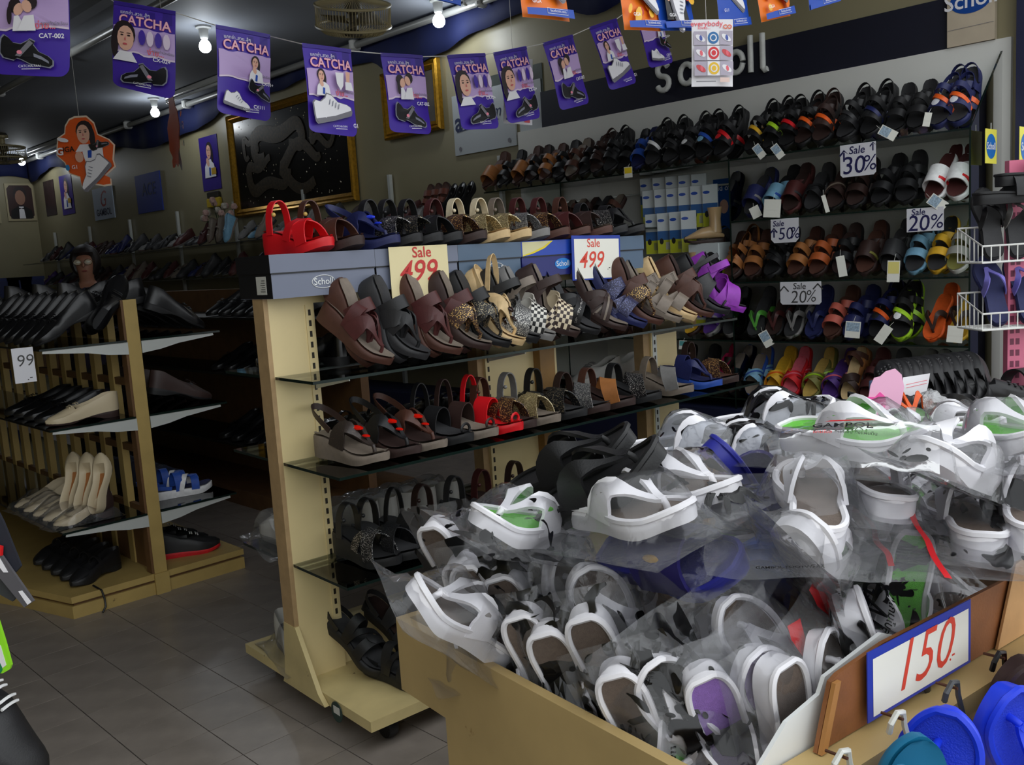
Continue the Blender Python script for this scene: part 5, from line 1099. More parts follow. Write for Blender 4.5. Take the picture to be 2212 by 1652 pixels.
# ------------------------------------------------------------ bargain bin: slippers in printed plastic bags
def axis(hp, z1, tp, L, near=True):
    """heel at photo pixel hp and height z1, toe on the sight line of tp, L away"""
    P1 = atz(hp[0], hp[1], z1); d = ray(*tp); q = CAM-P1; a = d.dot(d); b_ = 2*d.dot(q); c = q.dot(q)-L*L; D = b_*b_-4*a*c
    t = (-b_ + (-1 if near else 1)*sqrt(D))/(2*a) if D > 0 else -b_/(2*a)
    return P1, CAM + d*t
def axis_mat(P1, P2, n):
    y = (P2-P1).normalized(); n = Vector(n); z = (n - y*n.dot(y)).normalized(); return axes(y.cross(z), y, z, P1)
TOC = Vector((-.70, -.62, .35)).normalized(); UPV = Vector((0, 0, 1)); RT = Vector((cos(YAW), -sin(YAW), 0))
def nh(c=0., u=0., r=0.): return TOC*c + UPV*u + RT*r
BAGC = film('bag_clear', (252, 252, 253), .03, .08, .04, .18, 26., None, 1.3)
BAGI = film('bag_inked', (252, 252, 253), .03, .08, .035, .18, 26., ((12, 12, 13), 24., .60), 1.3)
BAGS = film('bag_smoky', (226, 229, 234), .04, .12, .14, .5, 26., ((12, 12, 13), 26., .64))
RSTR = mat('bag_red_strip', (206, 28, 36), .25); INK = mat('bag_print_black', (14, 14, 15), .25)
class Bag:
    def __init__(s, seed, L=.275, W=.108, w=.20, l=.36, hs=.05, flat=1.):
        s.rnd = random.Random(seed); s.L, s.W, s.w, s.l, s.hs, s.off = L, W, w, l, hs*flat, Vector((seed*3.7, seed*1.3, 0))
    def h(s, x, y):                                # film height above the slipper's resting plane, y from heel
        t = y/s.L; hw = (_ip(_O, max(.03, min(.97, t)))*s.W*1.12 if 0 <= t <= 1 else .03)
        side = 1-ss(hw*.85, hw*1.0+.028, abs(x)); end = ss(-.05, .02, y)*(1-ss(s.L-.01, s.L+.05, y))
        body = .037 + s.hs*ss(.28, .5, t)*(1-ss(.6, .92, t))
        p = Vector((x*14, y*14, 0))+s.off
        wr = (abs(mnoise.noise(p))-.22)*.014*(.35+side) + (abs(mnoise.noise(p*2.3))-.2)*.004 + mnoise.noise(p*.5)*.012
        return max(.001, body*side*end + wr*(.5+.5*end)) + .001
    def fn(s, lift=.0, top=True):
        def f(u, v):
            x = (u-.5)*s.w; y = s.L/2 + (v-.5)*s.l; e = min(1., min(u, 1-u)*14, min(v, 1-v)*14)
            p = Vector((x*9, y*9, 5))+s.off; drape = mnoise.noise(p)*.008*(1-e*.6)
            z = drape + (s.h(x, y)*e + lift if top else -.003*e - abs(mnoise.noise(p*2))*.008*e)
            return (x + mnoise.noise(p+Vector((9, 0, 0)))*.008, y + mnoise.noise(p+Vector((0, 9, 0)))*.01, z)
        return f
def bag(M, label, m, seed, texts=(), strip=None, blob=None, group='bagged slippers in the bin', l=.36, w=.20, flat=1., Lx=.275):
    B = Bag(seed, Lx, .108, w, l, .05, flat); t = thing('plastic_bag', label, 'plastic bag', M, group)
    g = MB(); g.grid(18, 26, B.fn()); g.grid(18, 26, B.fn(0, False)); g.build('film', m, t, ang=180)
    ft = B.fn(.0022)
    def surf(p): return Vector(ft(p.x, p.y))
    for body, u, v, size, mm, rot in texts:
        vs, fs = text_mesh(body, size, .012); ca, sa = cos(rot), sin(rot)
        MB().add([surf(Vector((u+(x*ca-y*sa)/B.w, v+(x*sa+y*ca)/B.l, 0))) for x, y in vs], fs).build('lettering', mm, t, smooth=False)
    if strip:
        MB().grid(4, 30, lambda p, q: ft(strip[0]+(strip[1]-strip[0])*p, .03+.94*q)).build('red_strip', RSTR, t)
    if blob:
        for k, (u, v, r) in enumerate(blob):       # solid printed splash: a body, drips and dots laid on the film
            rr = random.Random(seed*7+k); b = MB()
            def patch(u0, v0, rx, ry, rot, jag):
                pts = [[(u0, v0)]*16] + [[(u0+(cos(a*pi/8)*rx*f*cos(rot)-sin(a*pi/8)*ry*f*sin(rot))*jj[a]/B.w, v0+(cos(a*pi/8)*rx*f*sin(rot)+sin(a*pi/8)*ry*f*cos(rot))*jj[a]/B.l) for a in range(16)] for f in (.35, .7, 1.) for jj in [jag]]
                b.add([ft(min(.98, max(.02, p[0])), min(.98, max(.02, p[1]))) for g in pts for p in g], [(i*16+a, i*16+(a+1) % 16, i*16+16+(a+1) % 16, i*16+16+a) for i in range(3) for a in range(16)])
            jj0 = [rr.uniform(.35, 1.25) for _ in range(16)]; patch(u, v, r, r*1.2, 0, [(jj0[i-1]+jj0[i]*2+jj0[(i+1) % 16])/4 for i in range(16)])
            for _ in range(4): a = rr.uniform(0, 6.28); patch(u+cos(a)*r*1.0/B.w, v+sin(a)*r*1.0/B.l, r*.75, r*.14, a, [1]*16)
            for _ in range(6): a = rr.uniform(0, 6.28); q = rr.uniform(1.3, 2.4); patch(u+cos(a)*r*q/B.w, v+sin(a)*r*q/B.l, r*rr.uniform(.06, .16), r*rr.uniform(.08, .2), a, [1]*16)
            o = b.build('ink_splash', INK, t, smooth=False); o['kind'] = 'stuff'
    return t
WT = dict(pal(mat('eva_white', (238, 236, 240), .45), mat('eva_taupe', (112, 98, 88), .7, var=.15, vs=200, bump=.6, bs=700), mat('eva_white', (238, 236, 240), .45)), badge=mat('eva_badge', (150, 144, 140), .5))
mk = lambda n, c: dict(WT, insole=mat('eva_'+n, c, .6, var=.12, vs=200, bump=.6, bs=700), badge=mat('eva_'+n, c, .6))
GR, PU, GY = mk('green', (110, 206, 66)), mk('purple', (150, 112, 190)), mk('grey', (150, 150, 150)); BLKE = pal(mat('eva_black', (20, 20, 21), .5, bump=.2, bs=300), 'black', mat('eva_black', (20, 20, 21), .5))
BLU = pal(mat('eva_blue', (44, 48, 150), .5), mat('eva_blue_bed', (40, 44, 140), .6, bump=.8, bs=300), mat('eva_navy', (44, 38, 110), .5), badge='yellow'); RBL = pal(mat('eva_royal', (28, 62, 224), .45), mat('eva_royal_bed', (30, 60, 210), .55, bump=.7, bs=400), mat('eva_royal', (28, 62, 224), .45)); TEAL = pal(mat('eva_teal', (16, 110, 150), .5), mat('eva_teal', (16, 110, 150), .5), mat('eva_teal', (16, 110, 150), .5))
_bi = [0]
def slip(hp, z1, tp, n, pl, words, bagm=BAGI, near=True, kind='eva', texts=(), strip=None, blob=None, L=.275, bl_=.33, bw=.165, flip=False, flat=1., heelup=False):
    P1, P2 = axis(hp, z1, tp, L, near)
    if heelup: P1, P2 = P2, P1
    M = axis_mat(P1, P2, n); _bi[0] += 1
    shoe(kind, pl, M, NAME[kind], words, 'slipper', 'slippers in the bin', flip, L/.275 if kind.startswith('eva') else None)
    if bagm: bag(M @ Matrix.Translation((0, 0, -.004)), 'clear printed bag around the ' + words, bagm, _bi[0], texts, strip, blob, l=bl_, w=bw, flat=flat)
    return P1, P2
GAM = 'GAMBOL'; THAI = 'แกมโบล แก่เดิน ทั้งแผ่นดิน'
# filler layers low in the bin
rnd = random.Random(11); ORDF = iter(ORD)
for i in range(6):
    for j in range(3):
        u = .17 + i*.265 + rnd.uniform(-.03, .03); v = .16 + j*.235 + rnd.uniform(-.03, .03); a = rnd.uniform(0, 6.28)
        y = Vector((cos(a), sin(a), rnd.uniform(-.12, .12))).normalized(); z = (UPV + Vector((rnd.uniform(-.25, .25), rnd.uniform(-.25, .25), 0))).normalized(); z = (z-y*z.dot(y)).normalized()
        zz = .575 + rnd.uniform(0, .03) + .055*(u > .5) + .03*(u > .9); P_ = BIN.w(u, v, zz) - y*.137; M = axes(y.cross(z), y, z, P_); k = i*3+j; pl, cn = ((WT, 'white'), (WT, 'white'), (GR, 'green footbed'), (GY, 'grey footbed'))[k % 4]
        shoe('eva', pl, M, 'thong_slipper', '%s slipper in the %s row, %s from the bin back, bottom layer' % (cn, ORD[i], ORD[j]), 'slipper', 'slippers in the bin'); _bi[0] += 1
        bag(M @ Matrix.Translation((0, 0, -.004)), 'clear bag, %s row, %s from the bin back, bottom layer' % (ORD[i], ORD[j]), BAGI if k % 2 else BAGC, _bi[0])
for k in range(14):                               # second layer under the heap's right half
    u = .50 + (k % 7)*.17 + rnd.uniform(-.03, .03); v = .2 + (k//7)*.33 + rnd.uniform(-.04, .04); a = rnd.uniform(0, 6.28); y = Vector((cos(a), sin(a), rnd.uniform(-.1, .1))).normalized(); z = (UPV + Vector((rnd.uniform(-.3, .3), rnd.uniform(-.3, .3), 0))).normalized(); z = (z-y*z.dot(y)).normalized()
    M = axes(y.cross(z), y, z, BIN.w(u, v, .73+rnd.uniform(0, .05)) - y*.137); pl, cn = ((WT, 'white'), (GR, 'green footbed'), (WT, 'white'), (GY, 'grey footbed'))[k % 4]; _bi[0] += 1
    shoe('eva', pl, M, 'thong_slipper', '%s slipper, %s along the %s row, middle layer of the heap' % (cn, ORD[k % 7], ('back', 'front')[k//7]), 'slipper', 'slippers in the bin'); bag(M @ Matrix.Translation((0, 0, -.004)), 'clear bag, %s along the %s row, middle layer of the heap' % (ORD[k % 7], ('back', 'front')[k//7]), BAGI if k % 2 else BAGC, _bi[0])
# left edge and front edge, standing in the bin like files
def stand(tp, zt, n, pl, words, bagm=BAGI, a=.46, b_=.06, L=.262, heelup=True, **k):
    P2 = atz(*tp, zt+(.010 if tp[0] < 1480 else 0)); P1 = P2 + (-UPV + BIN.u*a + BIN.v*b_).normalized()*L
    if heelup: P1, P2 = P2, P1
    M = axis_mat(P1, P2, n); _bi[0] += 1
    shoe('eva', pl, M, 'thong_slipper', words, 'slipper', 'slippers in the bin', False, L/.275)
    bag(M @ Matrix.Translation((0, 0, -.004)), 'clear printed bag around the ' + words, bagm, _bi[0], l=.32, w=.16, **k)
slip((1076, 1432), .63, (860, 1290), nh(.25, .8, .45), WT, 'white slipper lying over the bin corner', BAGC, True)
NF = nh(1., .1, -.35)
stand((942, 1112), .83, nh(1., .1, -.6), WT, 'white slipper upright at the back corner of the bin', b_=.05, blob=[(.4, .3, .035), (.6, .2, .02)])
stand((990, 1192), .785, NF, WT, 'white slipper second behind the bin corner', blob=[(.4, .42, .035)])
stand((1022, 1205), .785, NF, WT, 'white slipper third behind the bin corner', BAGC, a=.14)
stand((1078, 1220), .785, NF, WT, 'white slipper fourth behind the bin corner', blob=[(.45, .36, .042), (.6, .5, .02)])
stand((1108, 1190), .80, nh(-.8, .3, .2), WT, 'white slipper turned away below the green one', BAGC, heelup=False, flat=.6)
stand((1172, 1194), .80, nh(.6, .4, .3), WT, 'white slipper turned away beside the blue bag', BAGC, heelup=False, flat=.6)
stand((1244, 1208), .80, nh(.9, .3, .0), WT, 'white slipper toe up beside the blue bag', BAGC, heelup=False, flat=.7)
stand((1120, 1300), .755, NF, WT, 'white slipper fifth behind the bin corner', blob=[(.4, .3, .05), (.55, .55, .02)])
stand((1175, 1335), .742, NF, WT, 'white slipper under the big black splash', blob=[(.45, .30, .055), (.3, .55, .028), (.7, .45, .02)], texts=[(THAI, .5, .75, .014, INK, 1.2)])
stand((1258, 1302), .775, NF, WT, 'white slipper with gathered bag top', texts=[(GAM, .75, .35, .03, INK, 1.3)], blob=[(.3, .5, .012), (.4, .65, .012), (.6, .4, .016)])
stand((1325, 1418), .735, NF, WT, 'white slipper beside the purple one', blob=[(.45, .22, .045), (.62, .45, .022)], texts=[(THAI, .3, .5, .014, INK, 1.2)])
stand((1385, 1400), .745, nh(.9, .2, .1), WT, 'white slipper between the splashes and the purple one', BAGI, heelup=False, blob=[(.5, .8, .03)])
stand((1500, 1428), .745, nh(1., .1, -.1), PU, 'white slipper with purple footbed at the bin front', blob=[(.40, .36, .035), (.6, .2, .025)])
stand((1592, 1385), .76, nh(.8, .4, .1), PU, 'purple footbed slipper behind the red striped bag', BAGC, heelup=False, flat=.7)
stand((1545, 1288), .79, nh(.8, .5, .0), WT, 'white slipper with dotted strap below the blue bag', BAGC, heelup=False, b_=.4, flat=.8)
stand((1652, 1412), .755, nh(.8, .2, .4), WT, 'white slipper in the red edged bag', BAGC, a=.20, b_=.02, strip=(.0, .17))
stand((1725, 1362), .765, nh(.7, .3, .5), WT, 'white slipper leaning behind the hardboard', BAGC, heelup=False, strip=(.86, 1.))
stand((1798, 1295), .79, nh(.3, .3, .9), WT, 'white slipper edge on above the hardboard', texts=[(GAM, .5, .8, .03, INK, 0)])
stand((1958, 1138), .85, nh(1., .15, .1), GR, 'white and green slipper above the price sign', BAGI, a=-.2, b_=.0, L=.25, texts=[(GAM, .93, .55, .036, INK, 1.2), (THAI, .86, .62, .014, INK, 1.2)], blob=[(.5, .16, .035), (.62, .36, .012)])
slip((1740, 1290), .75, (1715, 1165), nh(.4, .6, .3), GR, 'green footbed slipper between the white pairs', BAGC, flat=.7)
slip((1660, 1330), .66, (1640, 1230), nh(.2, .8, .0), pal(mat('eva_blue2', (50, 90, 180), .5), 'blue', mat('eva_blue2', (50, 90, 180), .5)), 'blue slipper deep between the bags', BAGC, flat=.7)
# top of the heap
slip((1775, 1202), .885, (1732, 1046), nh(.35, .9, .0), WT, 'white slipper heel towards the street', BAGC, False, texts=[('GAMBOL FOOTWEAR', .35, .06, .008, INK, 0)], bw=.30, bl_=.40, strip=(.97, 1.))
slip((1935, 1132), .885, (1838, 1046), nh(.3, .9, .1), WT, 'white slipper beside its mate below the green pair', BAGC, False, flip=True)
slip((1700, 960), .955, (2015, 985), nh(.3, 1., .0), GR, 'green footbed slipper under the GAMBOL print', BAGC, True, flat=.8, bw=.22, bl_=.38)
slip((2118, 1062), .90, (1985, 1012), nh(.2, .9, .2), GY, 'white slipper with grey footbed sole up at the right', BAGC, True, flat=.8)
slip((2128, 1215), .85, (2045, 1118), nh(.3, .9, .0), WT, 'white slipper with round heel badge at the right', BAGC, False, texts=[(GAM, .5, .8, .03, INK, 0)], strip=(.0, .03), bl_=.42, bw=.26)
slip((2240, 1200), .86, (2180, 1075), nh(.3, .9, .0), WT, 'white slipper at the far right of the heap', BAGI, False, bl_=.42, bw=.26)
slip((2070, 965), .93, (2290, 985), nh(.3, .9, .0), GR, 'green footbed slipper under milky plastic at the right', BAGC, True, bw=.28, bl_=.42)
slip((1250, 1122), .865, (1495, 1150), nh(.45, .8, .1), WT, 'white slipper lying in front of the black pair', BAGC, True, texts=[('Q', .15, .45, .05, INK, 0), (GAM, .12, .62, .022, RSTR, 1.57)], bw=.24, bl_=.38)
slip((1362, 1072), .875, (1590, 1098), nh(.4, .8, .1), WT, 'white slipper under ink splashes beside the blue slide', BAGI, True, blob=[(.5, .86, .03)], bw=.24)
slip((1235, 1182), .80, (1010, 1150), nh(.5, .7, -.1), GR, 'green footbed slipper at the left of the heap', BAGI, True)
slip((1120, 1095), .835, (1385, 968), nh(.35, .9, -.2), BLKE, 'black moulded thong slipper, upper of the loose pair', None, True, L=.29)
slip((1185, 1142), .84, (1452, 1005), nh(.45, .9, -.2), BLKE, 'black moulded thong slipper, lower of the loose pair', None, True, L=.29)
slip((1518, 985), .95, (1650, 1150), nh(.3, .9, .3), BLU, 'blue slide with ridged footbed and yellow badge', None, False, kind='eva_slide')
slip((1330, 1215), .775, (1625, 1255), nh(.9, .5, .0), BLU, 'big navy slipper in the middle of the heap', BAGC, True, kind='eva_slide', L=.29, bw=.26, bl_=.40)
slip((1440, 1140), .85, (1515, 1225), nh(.3, .9, .0), pal('yellow', 'yellow', 'yellow'), 'amber toe of a slipper over the navy one', None, False, kind='flip_flop')
S = Sheet('plastic_bag', 'clear bag top reading GAMBOL draped over the green footbed slipper', 'plastic bag', atz(1690, 914, 1.075), atz(2030, 924, 1.07), atz(1676, 1004, 1.035), 'bagged slippers in the bin', .012); w, h = S.w, S.h
f0 = S.fn(0); MB().grid(16, 8, lambda u, v: f0(Vector((u*w, -v*h*1.05, 0))) + Vector((0, 0, .006*mnoise.noise(Vector((u*7, v*5, 1)))))).build('film', BAGC, S.t, ang=180); S.k = 8
S.poly('red_strip', [(w*.28, -.003), (w*.62, -.003), (w*.56, .002), (w*.32, .002)], RSTR, 1); S.text(GAM, w*.40, -h*.26, .095*w, INK, .012); S.text('แกมโบล', w*.28, -h*.46, .038*w, RSTR, .006); S.text('แก่เดิน ทั้งแผ่นดิน', w*.50, -h*.46, .034*w, INK)
for cx, cy, rx, ry, rt in ((.86, -.82, .03, .014, .4), (.78, -.86, .012, .006, 1.), (.72, -.80, .016, .005, -.6), (.93, -.62, .006, .005, 0), (.80, -.72, .014, .003, .8)): S.poly('ink_splash', ell(w*cx, h*cy, rx*w*2.6, ry*w*2.6, 14, rt), INK, 1)
# grey crumpled bags at the back
for k, (x, y, z, sc, words) in enumerate([(1665, 932, .92, 1.0, 'smoky ink splashed bag standing behind the heap'), (1480, 985, .89, 1.05, 'smoky bag with red print beside the black pair'), (1600, 1003, .87, .9, 'smoky bag under the green pair')]):
    y_ = Vector((.75, -.55, .12)).normalized(); z_ = (UPV+TOC*.15); z_ = (z_-y_*z_.dot(y_)).normalized(); P_ = atz(x, y, z) - y_*.137
    M = axes(y_.cross(z_), y_, z_, P_)
    shoe('eva', GY, M, 'thong_slipper', 'grey footbed slipper inside the ' + words, 'slipper', 'slippers in the bin'); bag(M @ Matrix.Translation((0, 0, -.004)), words, BAGS, 70+k, bw if False else (), None, [(.45, .5, .04), (.6, .7, .03), (.35, .75, .02)] if k != 1 else None, w=.26, l=.40)

# ------------------------------------------------------------ bin front: hardboard, price sign, hooks, hanging slippers
bf = lambda px, py, v=.79: BIN.atv(px, py, v)
m_hard = mat('hardboard', (136, 84, 44), .6, var=.25, vs=18, bump=.2, bs=200); m_foam = mat('foam_board', (226, 228, 226), .5)
t = thing('hardboard_panel', 'brown hardboard panel with chipped corner standing on the bin ledge', 'board', BIN.mat(0, .79, 0))
pts = [bf(*p) for p in ((1756, 1634), (1786, 1470), (1802, 1452), (1900, 1385), (2186, 1240))]; xr = pts[4].x+.02; p2 = [(pts[0].x, .662), (xr, .662), (xr, pts[4].z)] + [(q.x, q.z) for q in reversed(pts[1:4])]
MB().prism([(x, z) for x, z in p2], 0, .006, lambda p: Vector((p.x, p.z-.006, p.y))).build('panel', m_hard, t, smooth=False)
a, b_ = pts[0], pts[1]; MB().prism([(a.x, .662), (a.x+.012, .662), (b_.x+.012, b_.z), (b_.x, b_.z)], 0, .006, lambda p: Vector((p.x, p.z-.013, p.y))).build('edge_batten', mat('hardboard_edge', (170, 118, 62), .6), t, smooth=False)
t = thing('foam_panel', 'white foam sheet propped behind the hardboard panel', 'board', BIN.mat(0, .775, 0)); pf = [bf(*p, .775) for p in ((1640, 1660), (1700, 1560), (1770, 1500), (1782, 1462), (1896, 1372))]
MB().prism([(pf[0].x-.02, .64), (pf[4].x+.3, .64), (pf[4].x+.01, pf[4].z)] + [(q.x, q.z) for q in reversed(pf[:4])], 0, .006, lambda p: Vector((p.x, p.z, p.y))).build('sheet', m_foam, t, smooth=False)
q0, q1, q2 = bf(1848, 1573, .80), bf(2062, 1429, .80), bf(1877, 1404, .80); q3 = bf(2108, 1280, .80)
sw, sh = (q1.x+q3.x-q0.x-q2.x)/2, (q2.z-q0.z+q3.z-q1.z)/2+.004; ms = BIN.mat((q0.x+q1.x+q2.x+q3.x)/4, .808, (q0.z+q1.z+q2.z+q3.z)/4)
sk = (q2.x-q0.x)*.5
card('white sign reading 150 with a blue border on the bin front', ms, sw, sh, m_cardw, [('150', .0, .0, .10, m_ink_r2, -.004, .35), ('.-', .078, -.018, .03, m_ink_r2, 0, 0)], border=mat('sign_blue', (40, 60, 170), .4), name='price_sign', cat='price sign')
t = thing('cardboard_piece', 'kraft cardboard piece standing at the right of the hardboard', 'cardboard', BIN.mat(0, .80, 0)); q = bf(2150, 1360, .80)
MB().prism([(q.x, .662), (q.x+.3, .662), (q.x+.3, .80), (q.x+.055, .785)], 0, .004, lambda p: Vector((p.x, p.z-.004, p.y))).build('sheet', mat('kraft_card', (196, 152, 100), .7, var=.1, vs=30), t, smooth=False)
m_hook = mat('hook_grey', (70, 72, 74), .4); m_hookw = mat('hook_clear', (214, 214, 206), .3); m_nail = mat('rusty_nail', (86, 52, 36), .6, .3)
def hook(px, py, m, label):
    q = BIN.atv(px, py, .85); t = thing('display_hook', label, 'hook', BIN.mat(q.x, .85, q.z)); 
    MB().tube([(-.012, 0, -.012), (-.014, -.004, .002), (-.004, -.006, .014), (.010, -.006, .010), (.016, -.004, -.01), (.03, -.004, -.045), (.034, -.004, -.06)], .004, 6).build('hook_arm', m, t)
    MB().rbox((.036, -.004, -.075), (.03, .006, .036), .002).build('hook_plate', m, t); MB().tube([(0, .018, .004), (0, -.012, .006)], .0022, 6).build('nail', m_nail, t)
    return q
hook(2050, 1490, m_hook, 'grey plastic hook holding the royal blue slippers'); hook(2152, 1425, m_black, 'black plastic hook further along the bin front'); hook(1932, 1556, m_hookw, 'clear plastic hook holding the teal slippers'); hook(1812, 1640, m_hookw, 'clear plastic hook at the frame bottom')
def hang(px1, px2, v, n, pl, words, kind='eva', L=.275, flip=False):
    a = BIN.atv(*px1, v); P1 = BIN.w(a.x, v, a.z); b_ = BIN.atv(*px2, v); P2 = BIN.w(b_.x, v, b_.z); P1 = P2 + (P1-P2).normalized()*L
    shoe(kind, pl, axis_mat(P1, P2, n), NAME[kind], words, 'slipper', 'slippers hanging on the bin front', flip)
hang((2190, 1760), (2130, 1462), .885, -BIN.u*.3+BIN.v+UPV*.2, RBL, 'royal blue slipper hanging toe up facing the street'); hang((2030, 1720), (2052, 1515), .88, -BIN.u+BIN.v*.3, RBL, 'royal blue slipper hanging edge on', flip=True)
hang((1950, 1760), (1972, 1572), .88, BIN.v-BIN.u*.6, TEAL, 'teal flip-flop hanging on a clear hook', 'flip_flop', .26); hang((1900, 1800), (1925, 1640), .90, BIN.v, TEAL, 'second teal flip-flop below the clear hook', 'flip_flop', .26)
hang((2250, 1640), (2215, 1370), .87, BIN.v, pal('red', 'red', 'red'), 'red slipper hanging at the frame edge'); hang((2215, 1620), (2180, 1400), .87, BIN.v-BIN.u*.5, pal('dark', 'dark', 'dark'), 'dark slipper hanging beside the red one')

# ------------------------------------------------------------ dark display table behind the bin
DT = Frame(1.3, -1.72, -7.27)
t = thing('display_table', 'low dark cloth covered table of black clogs behind the bin', 'table', DT.mat()); m_cloth = mat('dark_cloth', (22, 22, 28), .9)
MB().bbox((0, -.52, .62), (1.6, 0, .66)).build('table_top', m_cloth, t, smooth=False); MB().bbox((.03, -.49, .05), (1.57, -.03, .62)).build('skirt', m_cloth, t, smooth=False)
for x in (.06, 1.54):
    for y in (-.36, -.06): MB().bbox((x-.02, y-.02, 0), (x+.02, y+.02, .05)).build('leg', m_black, t, smooth=False)
BCL = pal('black', 'black', mat('black_clog', (26, 26, 28), .45), trim='charcoal')
def tb(px, py, z): return atz(px, py, z)
for k in range(9):
    p = tb(1975+k*22, 905-k*3, .70); d = Vector((.35, -.6, 0)).normalized(); shoe('clog', BCL, axis_mat(p, p + Vector((.10, .12, .13)), -RT*.8+TOC*.8+UPV*.2), 'clog', 'black clog standing toe up, %s in the row behind the orange sandals' % ORD[k], 'clog', 'black clogs on the dark table', scale=.9)
for k, (x, y, a, words) in enumerate([(1790, 925, 0, 'under the pink fan'), (1860, 930, .5, 'right of the pink fan'), (1930, 930, -.4, 'below the orange straps'), (2010, 925, .3, 'below the white ball of plastic'), (2080, 920, .9, 'beside the red lettered card'), (2060, 885, .2, 'lying before the standing row'), (2140, 880, -.3, 'at the end of the standing row'), (2190, 860, .6, 'at the far end of the dark table')]):
    d = RT.copy(); d.rotate(Matrix.Rotation(a, 3, 'Z')); p = tb(x, y, .70); shoe('eva_slide' if k % 2 else 'clog', BCL if k % 2 == 0 else BLKE, lean(p+d*.14, d, .05, .27), 'black_slipper', 'black rubber slipper ' + words, 'slipper', 'loose black slippers on the dark table')
ORS = pal('black', 'black', 'orange')
for k, (x, y, a) in enumerate([(1925, 912, .2), (1968, 908, -.6)]):
    d = Vector((-.5, -.8, 0)); d.rotate(Matrix.Rotation(a, 3, 'Z')); shoe('flip_flop', ORS, lean(tb(x, y, .76)+d*.13, d, .1, .26), 'flip_flop', ('left' if k == 0 else 'right') + ' flip-flop with bright orange strap on the dark table', 'flip flop')
p = tb(2185, 938, .715); shoe('eva_slide', pal('yellow', 'yellow', 'yellow'), axis_mat(p-RT*.1, p+RT*.15, UPV+TOC*.3), 'slide_slipper', 'bright yellow slide at the right behind the heap', 'slipper')
S = Sheet('price_card', 'white card with red numerals and blue border lying on black clogs', 'price card', tb(2105, 918, .80), tb(2245, 862, .80), tb(2125, 945, .78), None, 0.); w, h = S.w, S.h; MB().bbox((0, -h, -.002), (w, 0, 0)).build('card', m_cardb, S.t, smooth=False); S.k = 1; S.poly('card_face', [(.012, -h+.004), (w, -h+.004), (w, -.01), (.012, -.01)], m_cardw, 0); S.text('80', w*.62, -h*.5, h*.8, m_ink_r2)
# plain pink hand fan, blue paper roll, papers, crumpled plastic
d = 2.62; t = thing('hand_fan', 'plain pink paper hand fan with magenta handle stuck in the slippers', 'hand fan', axes(RIGHT, UP, -FWD, atd(1910, 860, d)) @ Matrix.Rotation(.08, 4, 'Z') @ Matrix.Rotation(.15, 4, 'Y'))
s_ = d/FPX; MB().prism([(x*s_, y*s_) for x, y in [(-48, -62), (-20, -48), (10, -40), (36, -20), (48, 20), (44, 48), (30, 62), (8, 58), (-6, 48), (-20, 46), (-30, 30), (-38, 0), (-42, -30)]], 0, .002).build('fan_leaf', mat('fan_pink', (236, 176, 206), .5), t, smooth=False)
MB().prism([(x*s_, y*s_) for x, y in [(-68, -2), (-64, 8), (-40, 6), (-22, 4), (-10, 14), (0, 4), (2, -12), (-6, -26), (-18, -28), (-28, -14), (-44, -8), (-62, -12)]], -.003, .005).build('fan_handle', mat('fan_magenta', (238, 70, 160), .4), t, smooth=False)
p = atd(1894, 846, 2.82); t = thing('paper_roll', 'pale blue paper roll behind the pink fan', 'paper roll', Matrix.Translation(p) @ Matrix.Rotation(.3, 4, 'Y')); o = MB().lathe([(.018, -.03), (.026, .03)], 16).build('tube', C(130, 160, 210), t); MB().lathe([(.021, .0301), (.0255, .0305)], 16).build('inside', C(40, 60, 90), t)
S = Sheet('paper_sheet', 'white leaflet with red lines behind the pink fan', 'leaflet', atd(1952, 815, 2.85), atd(2008, 806, 2.95), atd(1945, 872, 2.85), None, .003); w, h = S.w, S.h; S.poly('paper', [(0, 0), (0, -h), (w, -h), (w, 0)], PW, 2, True)
for k in range(2): S.poly('red_line', [(w*.1, -h*(.3+.12*k)), (w*.9, -h*(.26+.12*k)), (w*.9, -h*(.24+.12*k)), (w*.1, -h*(.28+.12*k))], PRED, 0)
t = thing('crumpled_plastic', 'crumpled ball of white plastic on the dark table', 'plastic', Matrix.Translation(tb(2005, 870, .80)))
b = MB(); rnd = random.Random(5); n = 14; b.lathe([(max(.002, .045*sin(pi*i/n)), -.035*cos(pi*i/n)) for i in range(n+1)], 18, lambda p: p*(1+.35*mnoise.noise(p*45)+.2*mnoise.noise(p*90))); b.build('film', film('plastic_milky', (236, 236, 230), .1, .2, .45, 1., 50.), t)

